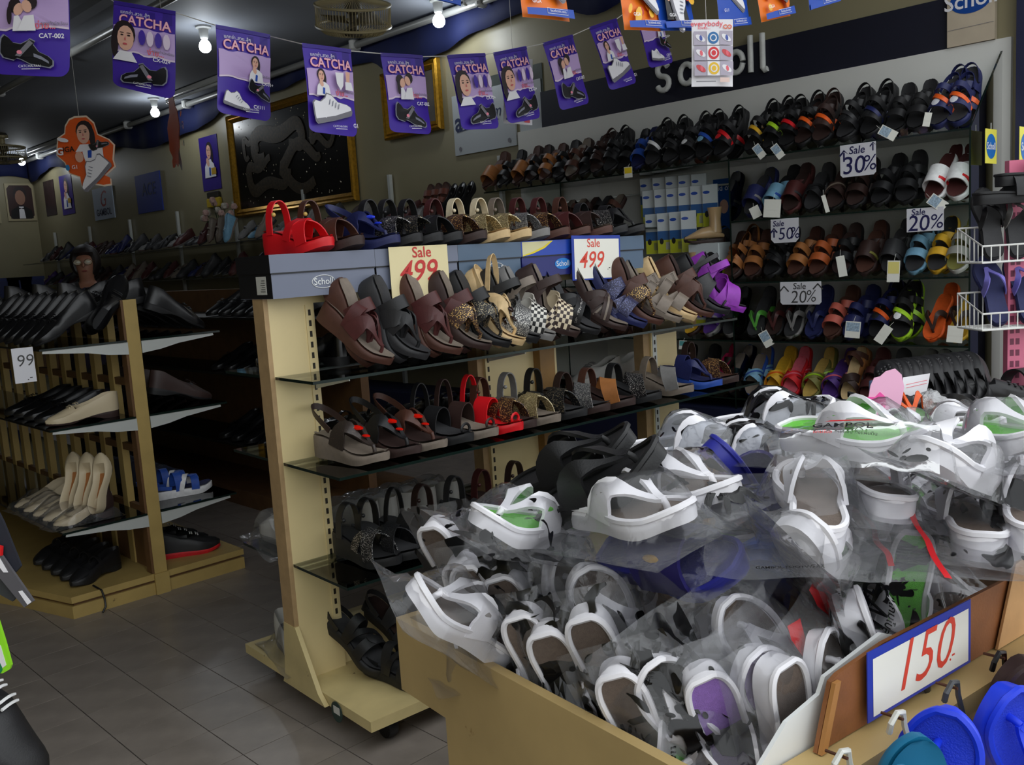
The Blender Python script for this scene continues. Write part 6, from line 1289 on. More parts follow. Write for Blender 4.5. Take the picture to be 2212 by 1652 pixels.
# ------------------------------------------------------------ wire baskets on a pink stand at the right
m_wire = mat('white_wire', (232, 232, 228), .4)
m_pink = mat('pink_plastic', (226, 120, 150), .45)
pb = atd(2196, 640, 3.3); t = thing('pink_stand', 'pink perforated plastic upright behind the wire baskets', 'stand', Matrix.Translation((pb.x, pb.y, 0)) @ Matrix.Rotation(-YAW, 4, 'Z'))
MB().bbox((-.03, 0, 0), (.03, .03, 1.52)).build('upright', m_pink, t, smooth=False); MB().rbox((0, .015, .02), (.5, .5, .04), .01).build('foot', m_pink, t)
h = MB()
for k in range(22): h.bbox((-.022, -.0006, .6+k*.04), (-.008, 0, .622+k*.04)); h.bbox((-.002, -.0006, .6+k*.04), (.012, 0, .622+k*.04))
o = h.build('holes', C(120, 50, 76), t, smooth=False); o['kind'] = 'stuff'
def basket(px, py, words):
    p = atd(px, py, 3.2); M = Matrix.Translation(p) @ Matrix.Rotation(-YAW+.05, 4, 'Z'); t = thing('wire_basket', words, 'basket', M, 'white wire baskets'); W_, D_, H_, Hb = .34, .16, .056, .12
    b = MB()
    b.tube([(0, 0, H_), (W_, 0, H_), (W_, D_, Hb), (0, D_, Hb)], .0035, 6, True); b.tube([(0, 0, 0), (W_, 0, 0), (W_, D_, 0), (0, D_, 0)], .0035, 6, True); b.build('rim', m_wire, t)
    for k in range(12): x = W_*k/11; MB().tube([(x, 0, H_), (x, 0, 0), (x, D_, 0), (x, D_, Hb)], .0024, 5).build('wire', m_wire, t)
    for k in range(1, 6): y = D_*k/6
    for k in range(1, 6): y = D_*k/6; MB().tube([(0, y, H_+(Hb-H_)*k/6), (0, y, 0), (W_, y, 0), (W_, y, H_+(Hb-H_)*k/6)], .0024, 5).build('wire', m_wire, t)
    return M
M = basket(2122, 568, 'white wire basket of dark flip-flops beside the cabinet')
for k, (x, pl, w) in enumerate([(.07, pal('black', 'charcoal', 'black'), 'black'), (.16, pal('charcoal', 'charcoal', 'grey'), 'charcoal'), (.26, pal('black', 'black', 'black'), 'all black')]):
    q = M @ Vector((x, .05, .004)); u_ = (M.to_3x3() @ Vector((0, .35, 1))).normalized(); shoe('flip_flop', pl, axis_mat(q, q+u_*.26, M.to_3x3() @ Vector((-.3, -1, .3))), 'flip_flop', w + ' flip-flop standing in the upper wire basket', 'flip flop', 'flip-flops in the wire baskets')
M = basket(2122, 714, 'white wire basket of violet and navy flip-flops beside the cabinet')
for k, (x, pl, w) in enumerate([(.09, pal('navy', 'navy', mat('lilac', (130, 124, 210), .5)), 'navy flip-flop with lilac strap'), (.20, pal('navy', 'navy', mat('lilac', (130, 124, 210), .5)), 'second navy flip-flop with lilac strap'), (.29, pal('navy', 'navy', 'navy'), 'plain navy flip-flop')]):
    q = M @ Vector((x, .05, .004)); u_ = (M.to_3x3() @ Vector((0, .5, 1))).normalized(); shoe('flip_flop', pl, axis_mat(q, q+u_*.26, M.to_3x3() @ Vector((-.3, -1, .5))), 'flip_flop', w + ' in the lower wire basket', 'flip flop', 'flip-flops in the wire baskets')
q = M @ Vector((.2, -.006, .01)); t = thing('blue_tag', 'blue clover tag clipped to the lower wire basket', 'tag', axes(RIGHT, UP, -FWD, q)); MB().prism(ell(0, 0, .03, .034, 10, .3), 0, .002).build('tag', C(20, 90, 180), t, smooth=False); MB().prism(ell(.006, .006, .008, .008, 8), .002, .0026).build('clover', PW, t, smooth=False)
for k, (x, y, pl, w) in enumerate([(2168, 440, pal('black', 'black', 'black'), 'black slipper lying flat above the upper wire basket'), (2215, 400, pal('black', 'black', 'black'), 'second black slipper stacked above the upper wire basket')]):
    p = atd(x, y, 3.2); shoe('eva_slide', pl, axis_mat(p-RT*.1, p+RT*.17, UPV), 'slide_slipper', w, 'slipper')

# ------------------------------------------------------------ price cards and small print on the cabinet
def wcard(px, py, w, h, label, items, m=None, X=3.44, rot=0., cut=.012, **k):
    p = atx(px, py, X); M = Matrix.Translation(p) @ Matrix.Rotation(-pi/2, 4, 'Z') @ Matrix.Rotation(rot, 4, 'Y')
    return card(label, M, w, h, m or mat('card_grey_white', (226, 226, 232), .5), items, cut=cut, **k)
wcard(1853, 345, .175, .15, 'white card reading Sale 30% on the top cabinet shelf', [('Sale', -.005, .045, .05, m_ink_n, .012, .15), ('30', -.022, -.026, .115, m_ink_n, .004, .1), ('%', .056, -.022, .10, m_ink_n, 0, .1), ('↑', -.068, .02, .07, m_ink_n, .02, 0), ('↑', .074, .05, .05, m_ink_n, .02, 0)])
wcard(1695, 498, .155, .12, 'white card reading Sale 50% below the second cabinet shelf', [('Sale', -.035, .036, .04, m_ink_n, .014, .15), ('50', .004, -.018, .085, m_ink_n, -.002, .1), ('%', .056, -.016, .08, m_ink_n, 0, .1), ('↑', -.06, -.012, .06, m_ink_n, .03, 0)], cut=.018)
wcard(1998, 474, .165, .105, 'white card reading Sale 20% below the white slides', [('Sale', -.03, .034, .04, m_ink_n, .012, .1), ('20', -.03, -.018, .10, m_ink_n, .004, .12), ('%', .05, -.014, .09, m_ink_n, 0, .12)], cut=0)
wcard(1729, 633, .225, .115, 'white card reading Sale 20% above the flip-flop shelf', [('Sale', -.005, .034, .045, m_ink_g, .008, .1), ('20', -.012, -.022, .09, m_ink_g, -.004, .12), ('%', .056, -.018, .085, m_ink_g, -.004, .12), ('↑', -.09, .0, .09, m_ink_g, .0, 0), ('↑', .095, .01, .09, m_ink_g, .0, 0)])
def flag(px, py, sz, label, Yp):
    p = hit(px, py, (0, 1, 0), Yp); t = thing('brand_flag', label, 'sign', Matrix.Translation(p)); fn = lambda k: (lambda p: Vector((p.x, -.0006*k, p.y)))
    MB().prism([(-sz*.5, -sz*.55), (sz*.5, -sz*.55), (sz*.5, sz*.55), (-sz*.5, sz*.55)], 0, .002, lambda p: Vector((p.x, p.z, p.y))).build('panel', C(240, 232, 90, .4), t, smooth=False)
    MB().flat(ell(0, 0, sz*.43, sz*.40, 24), fn(1)).build('disc', C(24, 110, 190, .4), t, smooth=False); lettering('Scholl', fn(2), sz*.32, 'lettering', PW, t, .012); MB().prism([(-.003, sz*.55), (.003, sz*.55), (.003, sz*.75), (-.003, sz*.75)], 0, .002, lambda p: Vector((p.x, p.z, p.y))).build('tab', m_steel, t, smooth=False)
flag(2141, 316, .135, 'yellow square sign with blue Scholl disc on the glass end pane', -1.945); flag(2216, 318, .13, 'second yellow Scholl sign at the frame edge', -2.30)
# hang tags
m_tagp = mat('tag_paper', (226, 226, 216), .5); m_tagb = mat('tag_print', (150, 172, 190), .5, var=.5, vs=120)
def htag(px, py, w, h, rot, words, m=m_tagb, X=3.44):
    p = atx(px, py, X); t = thing('hang_tag', words, 'tag', Matrix.Translation(p) @ Matrix.Rotation(-pi/2+.3, 4, 'Z') @ Matrix.Rotation(rot, 4, 'Y'), 'hang tags in the cabinet')
    MB().prism([(-w/2, -h/2), (w/2, -h/2), (w/2, h/2), (-w/2, h/2)], 0, .0012, lambda p: Vector((p.x, p.z, p.y))).build('tag', m_tagp, t, smooth=False); MB().flat([(-w*.44, -h*.1), (w*.44, -h*.1), (w*.44, h*.44), (-w*.44, h*.44)], lambda p: Vector((p.x, -.0006, p.y))).build('tag_picture', m, t, smooth=False)
    MB().tube([(0, .0006, h*.45), (.006, .01, h*.8)], .0008, 4).build('tag_loop', m_tagp, t)
for a in [(1640, 327, .04, .075, -.6, 'tag hanging from the amber trimmed sandal'), (1680, 327, .04, .075, -.6, 'tag hanging from the lime trimmed sandal'), (1918, 287, .045, .08, -1.0, 'tag hanging from the black slide on the top shelf'), (2003, 258, .03, .06, .2, 'white tag beside the navy and orange sandals', m_tagp), (1632, 458, .05, .06, -.4, 'folded tag on the grey blue slide', m_tagp),
          (1668, 450, .085, .09, .1, 'large white tag on the pale blue slide', m_tagp), (1783, 440, .02, .085, -.25, 'narrow white tag on the brown cross strap sandal', m_tagp), (2025, 438, .05, .08, -.9, 'tag below the white slide with red footbed'), (1818, 575, .04, .1, -.15, 'white die-cut tag on the brown leather slide', m_tagp), (1930, 586, .055, .1, .05, 'yellow and black tag on the charcoal slide', mat('tag_yellow', (220, 208, 120), .5)),
          (1655, 732, .05, .085, -.5, 'tag on the green strapped flip-flop'), (1842, 712, .07, .08, .1, 'tag on the navy two-band sandal'), (1908, 722, .045, .09, .6, 'white tag on the black and orange sandal', m_tagp), (2063, 722, .065, .075, .1, 'pale tag on the yellow flip-flop', m_tagp), (1357, 372, .05, .06, .0, 'round yellow tag under the top cabinet shelf', mat('tag_sun', (236, 206, 40), .5)), (1475, 745, .045, .05, .1, 'teal tag below the pink slipper', mat('tag_teal', (90, 160, 160), .5))]: htag(*a)
# small yellow brand blocks on the lowest shelf
for k, (x, y) in enumerate([(1782, 883), (1826, 888), (1872, 893)]):
    p = atx(x, y, 3.43); t = thing('brand_block', 'small yellow Scholl block, %s in the row below the slippers' % ORD[k], 'sign', Matrix.Translation(p) @ Matrix.Rotation(-pi/2, 4, 'Z'), 'yellow brand blocks'); MB().rbox((0, 0, 0), (.07, .02, .035), .003).build('block', C(214, 180, 60), t); MB().flat(ell(0, 0, .025, .011, 14), lambda p: Vector((p.x, -.0106, p.y))).build('disc', C(24, 110, 170), t, smooth=False); lettering('Scholl', lambda p: Vector((p.x, -.011, p.y)), .016, 'lettering', PW, t)
# insole packs on pegs in the left bay
rnd = random.Random(21); m_pk = mat('pack_white', (214, 222, 226), .35); m_pky = mat('pack_lime', (198, 204, 44), .35); m_pkb = mat('pack_blue', (40, 96, 160), .35); k = 0
t = thing('peg_rail', 'steel rail with pegs for insole packs inside the cabinet', 'rail', Matrix.Translation((3.76, -.68, 1.62))); MB().tube([(0, 0, 0), (0, 1.1, 0)], .006, 6).build('rail', m_steel, t)
for r, (y0, n, yy) in enumerate([(392, 5, 0), (418, 6, 1), (470, 4, 2)]):
    for i in range(n):
        px = 1398 + i*(26 if r else 28) + r*6; py = y0 + 36 + i*-2; X = 3.74-.06*r-.008*i; p = atx(px, py, X); w, h = .088, .235
        t = thing('insole_pack', 'carded insole pack, %s peg from the rack in the %s row' % (ORD[i], ('upper', 'middle', 'lower')[r]), 'insole pack', Matrix.Translation(p) @ Matrix.Rotation(-pi/2+.45+rnd.uniform(-.12, .12), 4, 'Z'), 'insole packs in the cabinet')
        MB().rbox((0, .006, 0), (w, .010, h), .002).build('card', m_pk, t); q = lambda x0, x1, z0, z1, nm, m: MB().flat([(x0*w, z0*h), (x1*w, z0*h), (x1*w, z1*h), (x0*w, z1*h)], lambda p: Vector((p.x, .0004, p.y))).build(nm, m, t, smooth=False)
        q(-.48, .48, -.49, -.16, 'lime_band', m_pky); q(-.48, .48, -.16, .06, 'blue_band', m_pkb); q(.05, .38, -.40, -.22, 'bar_code', m_tagp); MB().flat(ell(-.02, .075, .02, .009, 12), lambda p: Vector((p.x, .0002, p.y))).build('logo', PBLU, t, smooth=False); MB().flat(ell(-.02, -.045, .012, .018, 12), lambda p: Vector((p.x, -.0002, p.y))).build('window', PBLK, t, smooth=False)
        MB().tube([(0, .012, h*.47), (0, 3.80-X, h*.47)], .002, 4).build('peg', m_steel, t)
S = wall_sheet('info_poster', 'blue foot care poster on the cabinet back', 'poster', ((1540, 388), (1632, 378), (1542, 585)), .03, 3.82); board(S, mat('poster_blue', (26, 84, 160), .35), .004); S.text('World of foot care', S.w*.42, -S.h*.1, .045, PW, .01); S.poly('face_picture', ell(S.w*.25, -S.h*.3, .03, .04), PSK, 0); S.poly('ring', ell(S.w*.75, -S.h*.12, .05, .05, 16), C(60, 120, 190), 0)
S = wall_sheet('info_poster', 'white insole leaflet beside the blue poster', 'poster', ((1506, 398), (1538, 394), (1506, 520)), .04, 3.82); board(S, m_pk, .004)
for i in range(3): S.poly('picture', [(S.w*.15, -S.h*(.28+.24*i)), (S.w*.85, -S.h*(.28+.24*i)), (S.w*.85, -S.h*(.1+.24*i)), (S.w*.15, -S.h*(.1+.24*i))], C(110, 70, 70), 0)
# foot forms
def foot_form(px, py, label, yaw, sole):
    p = atx(px, py, 3.56); t = thing('foot_form', label, 'foot model', Matrix.Translation((3.56, p.y, 1.0855)) @ Matrix.Rotation(yaw, 4, 'Z') @ Matrix.Scale(.8, 4)); z0 = .03 if sole else 0
    b = MB(); ring = []
    prof = [(-.10, .0, .03, .028), (-.06, .0, .04, .05), (.0, .0, .042, .085), (.05, .0, .044, .075), (.10, .0, .046, .05), (.14, .0, .04, .03), (.17, .0, .02, .016)]
    n = 12
    for x, y, w, h in prof: ring.append([(x, w*cos(2*pi*i/n), z0+h*.5+h*.5*sin(2*pi*i/n)) for i in range(n)])
    b.add([q for r in ring for q in r], [(i*n+k, i*n+(k+1) % n, (i+1)*n+(k+1) % n, (i+1)*n+k) for i in range(len(ring)-1) for k in range(n)] + [tuple(range(n-1, -1, -1)), tuple(range((len(ring)-1)*n, len(ring)*n))])
    b.lathe([(.040, .04), (.036, .09), (.034, .13), (.042, .19), (.046, .21), (.001, .212)], 14, lambda p: Vector((p.x*1.15-.045, p.y, p.z+z0))); b.build('foot', mat('foot_beige', (206, 172, 128), .22), t)
    o = MB()
    for k in range(12): o.ball((-.07+k*.018, -.0445, z0+.018), .0022, 5)
    o.build('marks', C(30, 26, 24), t)
    if sole: l = Last(.28, .1, .03, .02); obj('insole', l.sole(), K('dark', .5), t, Matrix.Translation((-.11, 0, 0)) @ Matrix.Rotation(-pi/2, 4, 'Z'))
foot_form(1532, 520, 'glossy beige foot model standing on an insole in the cabinet', pi*.75, True); bpy.data.objects['foot_form'].location.z = 1.30
t = thing('box_riser', 'pale riser box under the foot model', 'box', Matrix.Translation((3.60, bpy.data.objects['foot_form'].location.y, 1.0855))); MB().rbox((0, 0, .107), (.2, .2, .214), .004).build('box', m_pk, t); MB().rbox((0, 0, .06), (.202, .202, .03), .003).build('band', m_pky, t)
foot_form(1505, 606, 'glossy beige foot model at the front of the third shelf', pi*.8, False); bpy.data.objects['foot_form.001'].location.x = 3.50
# dark slippers behind the rack's top row, upper left of the cabinet
for k in range(9):
    p = atx(1118+k*27, 470-k*2, 3.62); shoe('two_band', (dkp, BLK, brn)[k % 3], axis_mat(Vector((3.60, p.y, 1.408)), Vector((3.68, p.y, 1.65)), (-1, 0, .4)), 'slide_sandal', 'dim upright slide, %s behind the beige wedges' % ORD[k], 'sandal', 'dim slides behind the rack') if k < 0 else None
for k in range(9):
    p = atx(1130+k*27, 445-k*1, 3.62); q = Vector((3.47, p.y, 1.411)); shoe('two_band', (dkp, BLK, brn)[k % 3], lean(q, DX, .85, .255), 'slide_sandal', ('brown', 'black', 'tan brown')[k % 3] + ' slide, %s behind the rack top row' % ORD[k], 'sandal', 'dim slides behind the rack')
cglass((3.45, 3.82), (-.10, 1.2), 1.41, 'glass_shelf')

# ------------------------------------------------------------ back of the centre rack
BKS = pal('black', 'dark', mat('black_polish', (16, 16, 18), .18), mat('black_polish', (16, 16, 18), .18), trim='black'); WSN = pal('grey', 'grey', 'white', mat('dull_white', (190, 188, 182), .5), trim='grey')
for k, px in enumerate([752, 818, 858, 915, 945, 975, 993]):
    q = RACK.atv(px, 875, -.12); d = -RACK.v; shoe('school', BKS, lean(RACK.w(q.x, -.29, .7592), d, .0, .25), 'strap_shoe', 'polished black shoe heel on, %s from the cream post behind the middle shelf' % ORD[k], 'shoe', 'black shoes behind the rack')
for k, px in enumerate([760, 800, 840, 885, 935]):
    q = RACK.atv(px, 1100, -.15); M = lean(RACK.w(q.x, -.28, .4582), -RACK.v, .0, .27); shoe('sneaker', WSN, M, 'sneaker', 'white shoe in plastic, %s from the cream post behind the lower shelf' % ORD[k], 'sneaker', 'white shoes behind the rack'); bag(M, 'clear bag on the %s white shoe behind the lower shelf' % ORD[k], BAGC, 90+k, group='bags behind the rack', l=.34, w=.18, flat=1.4)
for px, py, w in ((1350, 790, 'pale white sneaker between the rack posts'), (1300, 800, 'white sneaker in crumpled plastic between the rack posts')):
    q = RACK.atv(px, py, -.15); M = axis_mat(RACK.w(q.x+.12, -.17, .7592), RACK.w(q.x-.15, -.17, .7592), UPV); shoe('sneaker', WSN, M, 'sneaker', w, 'sneaker')
M = axis_mat(RACK.w(.0, -.30, .1003), RACK.w(.0, -.03, .1003), UPV); 
for u, v, w in ((-.0, -.2, 'white shoe in plastic on the rack base behind the end post'),):
    M = axis_mat(RACK.w(.10, -.30, .1003), RACK.w(.06, -.06, .1003), UPV); shoe('sneaker', WSN, M, 'sneaker', w, 'sneaker'); bag(M, 'clear bag on the white shoe behind the end post', BAGC, 97, group='bags behind the rack', l=.32, w=.17, flat=1.4)
M = axis_mat(RACK.w(.06, -.06, .4582), RACK.w(.10, -.31, .4582), UPV); shoe('sneaker', WSN, M, 'sneaker', 'white shoe in plastic on the lower shelf behind the end post', 'sneaker'); bag(M, 'clear bag on the white shoe behind the end post, lower shelf', BAGC, 98, group='bags behind the rack', l=.34, w=.18, flat=1.4)
for k in range(8):
    p = RACK.w(.12+k*.13, -.29, 1.0062); shoe('dress', BKS, lean(p, -RACK.v, .0, .285), 'dress_shoe', 'black shoe, %s from the cream post behind the upper shelf' % ORD[k], 'shoe', 'black shoes behind the rack')
q = RACK.atv(1405, 578, -.02); shoe('school', pal(M_RED, 'white', M_RED, M_RED, trim='white'), axis_mat(RACK.w(q.x-.02, -.14, 1.12), RACK.w(q.x+.10, .04, 1.10), UPV), 'strap_shoe', 'bright red shoe with white buckle past the last shoe box', 'shoe')
t = thing('hang_tag', 'round green size tag hanging from the rack base', 'tag', Matrix.Translation(RACK.w(-.003, .22, .07)) @ Matrix.Rotation(RACK.a, 4, 'Z')); MB().prism(ell(0, 0, .03, .03, 20), 0, .0015, lambda p: Vector((-p.z, p.x, p.y))).build('disc', C(40, 60, 54), t, smooth=False); MB().prism([(-.016, -.006), (.018, -.006), (.018, .016), (-.016, .016)], .0015, .002, lambda p: Vector((-p.z, -p.x, p.y))).build('price_sticker', m_lab, t, smooth=False)

# ------------------------------------------------------------ shoes on the left gondola
BKD = pal('black', 'black', mat('black_leather', (18, 18, 20), .3), mat('black_leather', (18, 18, 20), .3), trim='black'); BKW = dict(BKD, insole=K('cream', .6))
CRM = pal('dark', 'tan', mat('cream_leather', (206, 190, 158), .45), mat('cream_leather', (206, 190, 158), .45), trim='cream')
def gl(u, v, z): return LEFT.w(u, v, z)
for k in range(13):                               # street side, toes to the left, heels propped up
    a = .42 if k < 8 else .35; shoe('dress', BKW if k in (1, 3) else BKD, lean(gl(.02, -.10-k*.12, 1.0625), (-1, .05, 0), a, .285), 'dress_shoe', 'black dress shoe toe out left, %s from the end post, top gondola shelf' % ORD[k], 'shoe', 'black shoes on the gondola')
for k in range(13):
    shoe('dress', BKW if k in (0, 4) else BKD, lean(gl(.71, -.10-k*.12, 1.0625), (1, .05, 0), .42, .285), 'dress_shoe', 'black dress shoe toe out right, %s from the end post, top gondola shelf' % ORD[k], 'shoe', 'black shoes on the gondola')
for k, (u, v, du, z) in enumerate([(.36, -.16, .28, 1.225), (.34, -.34, -.28, 1.225), (.38, -.52, .25, 1.225), (.35, -.7, -.27, 1.225), (.37, -.9, .27, 1.225), (.35, -1.1, -.27, 1.225)]):
    shoe('dress', BKD, axis_mat(gl(u+du*.5, v, z-.02), gl(u-du*.5, v-.05, z-.06), UPV), 'dress_shoe', 'black dress shoe lying across the gondola ridge, %s from the end post' % ORD[k], 'shoe', 'black shoes on the gondola')
shoe('dress', BKD, axis_mat(gl(.20, -.05, 1.10), gl(.42, -.10, 1.35), (.3, -1, .6)), 'dress_shoe', 'black dress shoe tipped toe up against the gondola end post', 'shoe')
for k in range(5): shoe('dress', CRM if k == 0 else BKD, lean(gl(.02, -.10-k*.13, .7525), (-1, .0, 0), .0, .285), 'dress_shoe', ('cream lace-up shoe on the middle gondola shelf by the end post' if k == 0 else 'black dress shoe toe out left, %s behind the cream one, middle gondola shelf' % ORD[k-1]), 'shoe', None if k == 0 else 'black shoes on the gondola')
for k in range(6): shoe('dress', pal('black', 'dark', 'dark'), lean(gl(.71, -.10-k*.13, .7525), (1, .0, 0), .25, .285), 'dress_shoe', 'dark brown shoe toe out right, %s from the end post, middle gondola shelf' % ORD[k], 'shoe', 'dark shoes on the gondola')
for k in range(5):
    M = lean(gl(.0, -.10-k*.12, .3485), (-1, -.05, 0), .0, .24); shoe('pump', CRM, M, 'court_shoe', 'cream flat shoe in plastic, %s from the end post, low gondola shelf' % ORD[k], 'shoe', 'cream shoes on the gondola'); bag(M, 'glossy bag on the %s cream flat shoe, low gondola shelf' % ORD[k], BAGC, 110+k, group='bags on the gondola', l=.30, w=.13, Lx=.24, flat=.6)
for k in range(3): shoe('pump', CRM, axis_mat(gl(.22-.03*k, -.10-k*.07, .37), gl(.24-.03*k, -.14-k*.07, .62), (-1, -.6, .1)), 'court_shoe', 'cream flat shoe standing on its heel, %s from the end post' % ORD[k], 'shoe', 'cream shoes on the gondola')
for k in range(5): shoe('mary_jane', pal('black', 'tan', 'black'), lean(gl(.06, -.12-k*.11, .0885), (-.9, -.45, 0), .0, .245), 'mary_jane_shoe', 'black shoe with tan lining, %s from the end post, gondola base' % ORD[k], 'shoe', 'black shoes on the gondola base', scale=1.1)
BLS = pal('white', 'navy', 'blue', trim='white', patch='blue')
for k in range(2): shoe('sport', BLS, lean(gl(.70, -.16-k*.13, .3485), (1, -.1, 0), .0, .27), 'sport_sandal', ('first' if k == 0 else 'second') + ' blue strapped sandal on the low gondola shelf beside the end post', 'sandal')
for k in range(3): shoe('sneaker', pal('red', 'black', 'black', trim='white'), lean(gl(.68, -.10-k*.11, .0885+.0), (.9, -.3, 0), .0, .27), 'sneaker', 'black sneaker with red sole, %s from the end post, gondola base' % ORD[k], 'sneaker', 'black sneakers on the gondola base')
for k in range(4): shoe('sneaker', pal('black', 'black', 'black', mat('dark_blue_cloth', (20, 28, 54), .6)), lean(gl(.70, -.45-k*.13, .3485), (1, 0, 0), .1, .27), 'sneaker', 'dark blue shoe, %s behind the blue sandals, low gondola shelf' % ORD[k], 'sneaker', 'dark shoes on the gondola')
tag(MB().tube([gl(.10, -.04, .10), gl(.115, .006, .085), gl(.12, .012, .05), gl(.118, .02, .02), gl(.10, .03, .003)], .004, 6).build('shoe_lace', m_black), 'black lace hanging over the gondola base edge', 'lace')
p = LEFT.atv(46, 788, -.02); card('white card reading 99 hanging under the top gondola shelf', LEFT.mat(p.x, .012, p.z), .075, .13, mat('card_grey_white', (226, 226, 232), .5), [('99', .005, .015, .062, m_ink_g, -.004, .1), ('.-', .015, -.045, .04, m_ink_g, 0, 0)])

# ------------------------------------------------------------ second gondola in the dark behind the rack
G2 = Frame(1.55, .55, 0); t = thing('shoe_gondola', 'dim second gondola of black shoes behind the centre rack', 'gondola', G2.mat())
fbox(MB(), (.34, .39), (-3.4, 0), (.09, 1.2)).build('spine_panel', m_dkb, t, smooth=False); fbox(MB(), (0, .73), (-3.4, 0), (0, .09)).build('base', m_dkb, t, smooth=False)
for z in (1.06, .75, .35):
    for u in ((.0, .34), (.39, .73)): fbox(MB(), u, (-3.4, 0), (z-.012, z)).build('shelf', m_black, t, smooth=False)
for z, nm in ((1.0605, 'top'), (.7505, 'middle'), (.3505, 'low')):
    for k in range(7): shoe('dress', BKD, lean(G2.w(.02, -.1-k*.15, z), (-1, 0, 0), .15, .285), 'dress_shoe', 'dim black shoe, %s from the aisle end, %s shelf of the second gondola' % (ORD[k], nm), 'shoe', 'black shoes on the second gondola')
for k in range(6): shoe('dress', BKW if k == 2 else BKD, axis_mat(G2.w(.25, -.1-k*.15, 1.34), G2.w(.42, -.1-k*.15, 1.13), (.6, 0, 1)), 'dress_shoe', 'dim black shoe, %s from the aisle end, ridge of the second gondola' % ORD[k], 'shoe', 'black shoes on the second gondola')

# ------------------------------------------------------------ shelves of colourful shoes along the side wall
t = thing('wall_shelving', 'long glass shelves of shoes along the side wall under the boards', 'shelving', Matrix.Translation((3.45, 1.4, 0)))
m_ws = film('dim_shelf_glass', (150, 158, 152), .04, .05, .05, 0)
for z in (1.58, 1.26, .94, .62): MB().bbox((0, 0, z-.01), (.38, 9.4, z)).build('glass_shelf', m_ws, t, smooth=False)
for k in range(8): MB().bbox((.36, k*1.3, .1), (.39, k*1.3+.03, 2.0)).build('standard', m_steel, t, smooth=False)
MB().bbox((.0, 0, 0), (.38, 9.4, .3)).build('plinth', m_navy, t, smooth=False)
rnd = random.Random(4); cols = ['charcoal', 'maroon', 'black', 'grey', 'dark', 'charcoal', 'navy', 'brown', 'black', 'taupe', 'charcoal', 'purple', 'maroon', 'grey']
for r, z in enumerate((1.5805, 1.2605)):
    for k in range(44):
        Y = 2.0+k*.19; c = rnd.choice(cols) if not (r == 0 and 10 < k < 18) else rnd.choice(['grey', 'taupe', 'skyblue']); c2 = rnd.choice(cols)
        if r == 0 and k in (15, 16, 17): a = 1.1
        else: a = rnd.uniform(.2, .7)
        shoe(('sneaker', 'school', 'mary_jane')[k % 3], pal(c2 if rnd.random() < .7 else 'grey', c, c, c, trim=c2), lean(Vector((3.48, Y, z)), (-1, rnd.uniform(-.15, .15), 0), a, .255), ('sneaker', 'strap_shoe', 'mary_jane_shoe')[k % 3], '%s shoe, %s from the cabinet side on the %s wall shelf' % (c, ORD[k] if k < 36 else ('thirty-seventh', 'thirty-eighth', 'thirty-ninth', 'fortieth', 'forty-first', 'forty-second', 'forty-third', 'forty-fourth')[k-36], ('upper', 'lower')[r]), 'shoe', 'shoes on the wall shelves')
# brown and black shoes near the cabinet's far end
for k, px in enumerate([935, 952, 968, 985, 1003, 1022]):
    p = atx(px, 425, 3.62); shoe('pump' if k > 2 else 'two_band', pal('dark', 'brown', mat('chestnut', (110, 56, 40), .5)) if k < 3 else BKD, axis_mat(Vector((3.56, p.y, 1.60)), Vector((3.64, p.y, 1.83)), (-1, -.1, .4)), 'court_shoe' if k > 2 else 'slide_sandal', ('chestnut slide' if k < 3 else 'black flat shoe') + ' standing on the wall shelf, %s along past the gold frame' % ORD[k], 'shoe', 'standing shoes on the wall shelf')
# pale artificial flowers on the shelf
p = atx(470, 452, 3.62); t = thing('flower_bunch', 'bunch of pale artificial roses on the wall shelf', 'flowers', Matrix.Translation((3.62, p.y, 1.5805))); MB().lathe([(.05, 0), (.06, .1), (.07, .16), (.06, .165)], 12).build('vase', C(90, 84, 76), t)
rnd = random.Random(8)
for k in range(14):
    c = Vector((rnd.uniform(-.12, .12), rnd.uniform(-.2, .2), .3+rnd.uniform(-.06, .12))); MB().tube([(0, 0, .15), c*.6+Vector((0, 0, .05)), c], .003, 4).build('stem', C(50, 70, 40), t); b = MB(); b.ball(c, .035, 8, (1, 1, .8)); b.ball(c+Vector((.012, .01, .014)), .024, 7); b.ball(c+Vector((-.012, -.01, .012)), .024, 7); b.build('rose', C(206, 170, 160) if k % 3 else C(196, 190, 176), t)
# blue crates at the back
for k in range(3):
    p = hit(70+k*26, 590-k*3, (0, 1, 0), 9.6); t = thing('blue_crate', 'dark blue plastic crate, %s in the stack row by the back wall' % ORD[k], 'crate', Matrix.Translation((p.x-.35, 9.6, 1.03)), 'blue crates by the back wall'); MB().bbox((-.15, -.15, 0), (.13, .15, .36)).build('body', C(20, 34, 90), t, smooth=False); MB().bbox((-.16, -.16, .33), (.14, .16, .37)).build('rim', C(24, 40, 104), t, smooth=False)
t = thing('stock_counter', 'low dark counter under the blue crates by the back wall', 'counter', Matrix.Translation((3.0, 9.6, 0))); MB().bbox((-1.0, -.25, 0), (.4, .25, 1.0)).build('body', m_dkb, t, smooth=False); MB().bbox((-1.02, -.27, 1.0), (.42, .27, 1.03)).build('top', m_black, t, smooth=False)

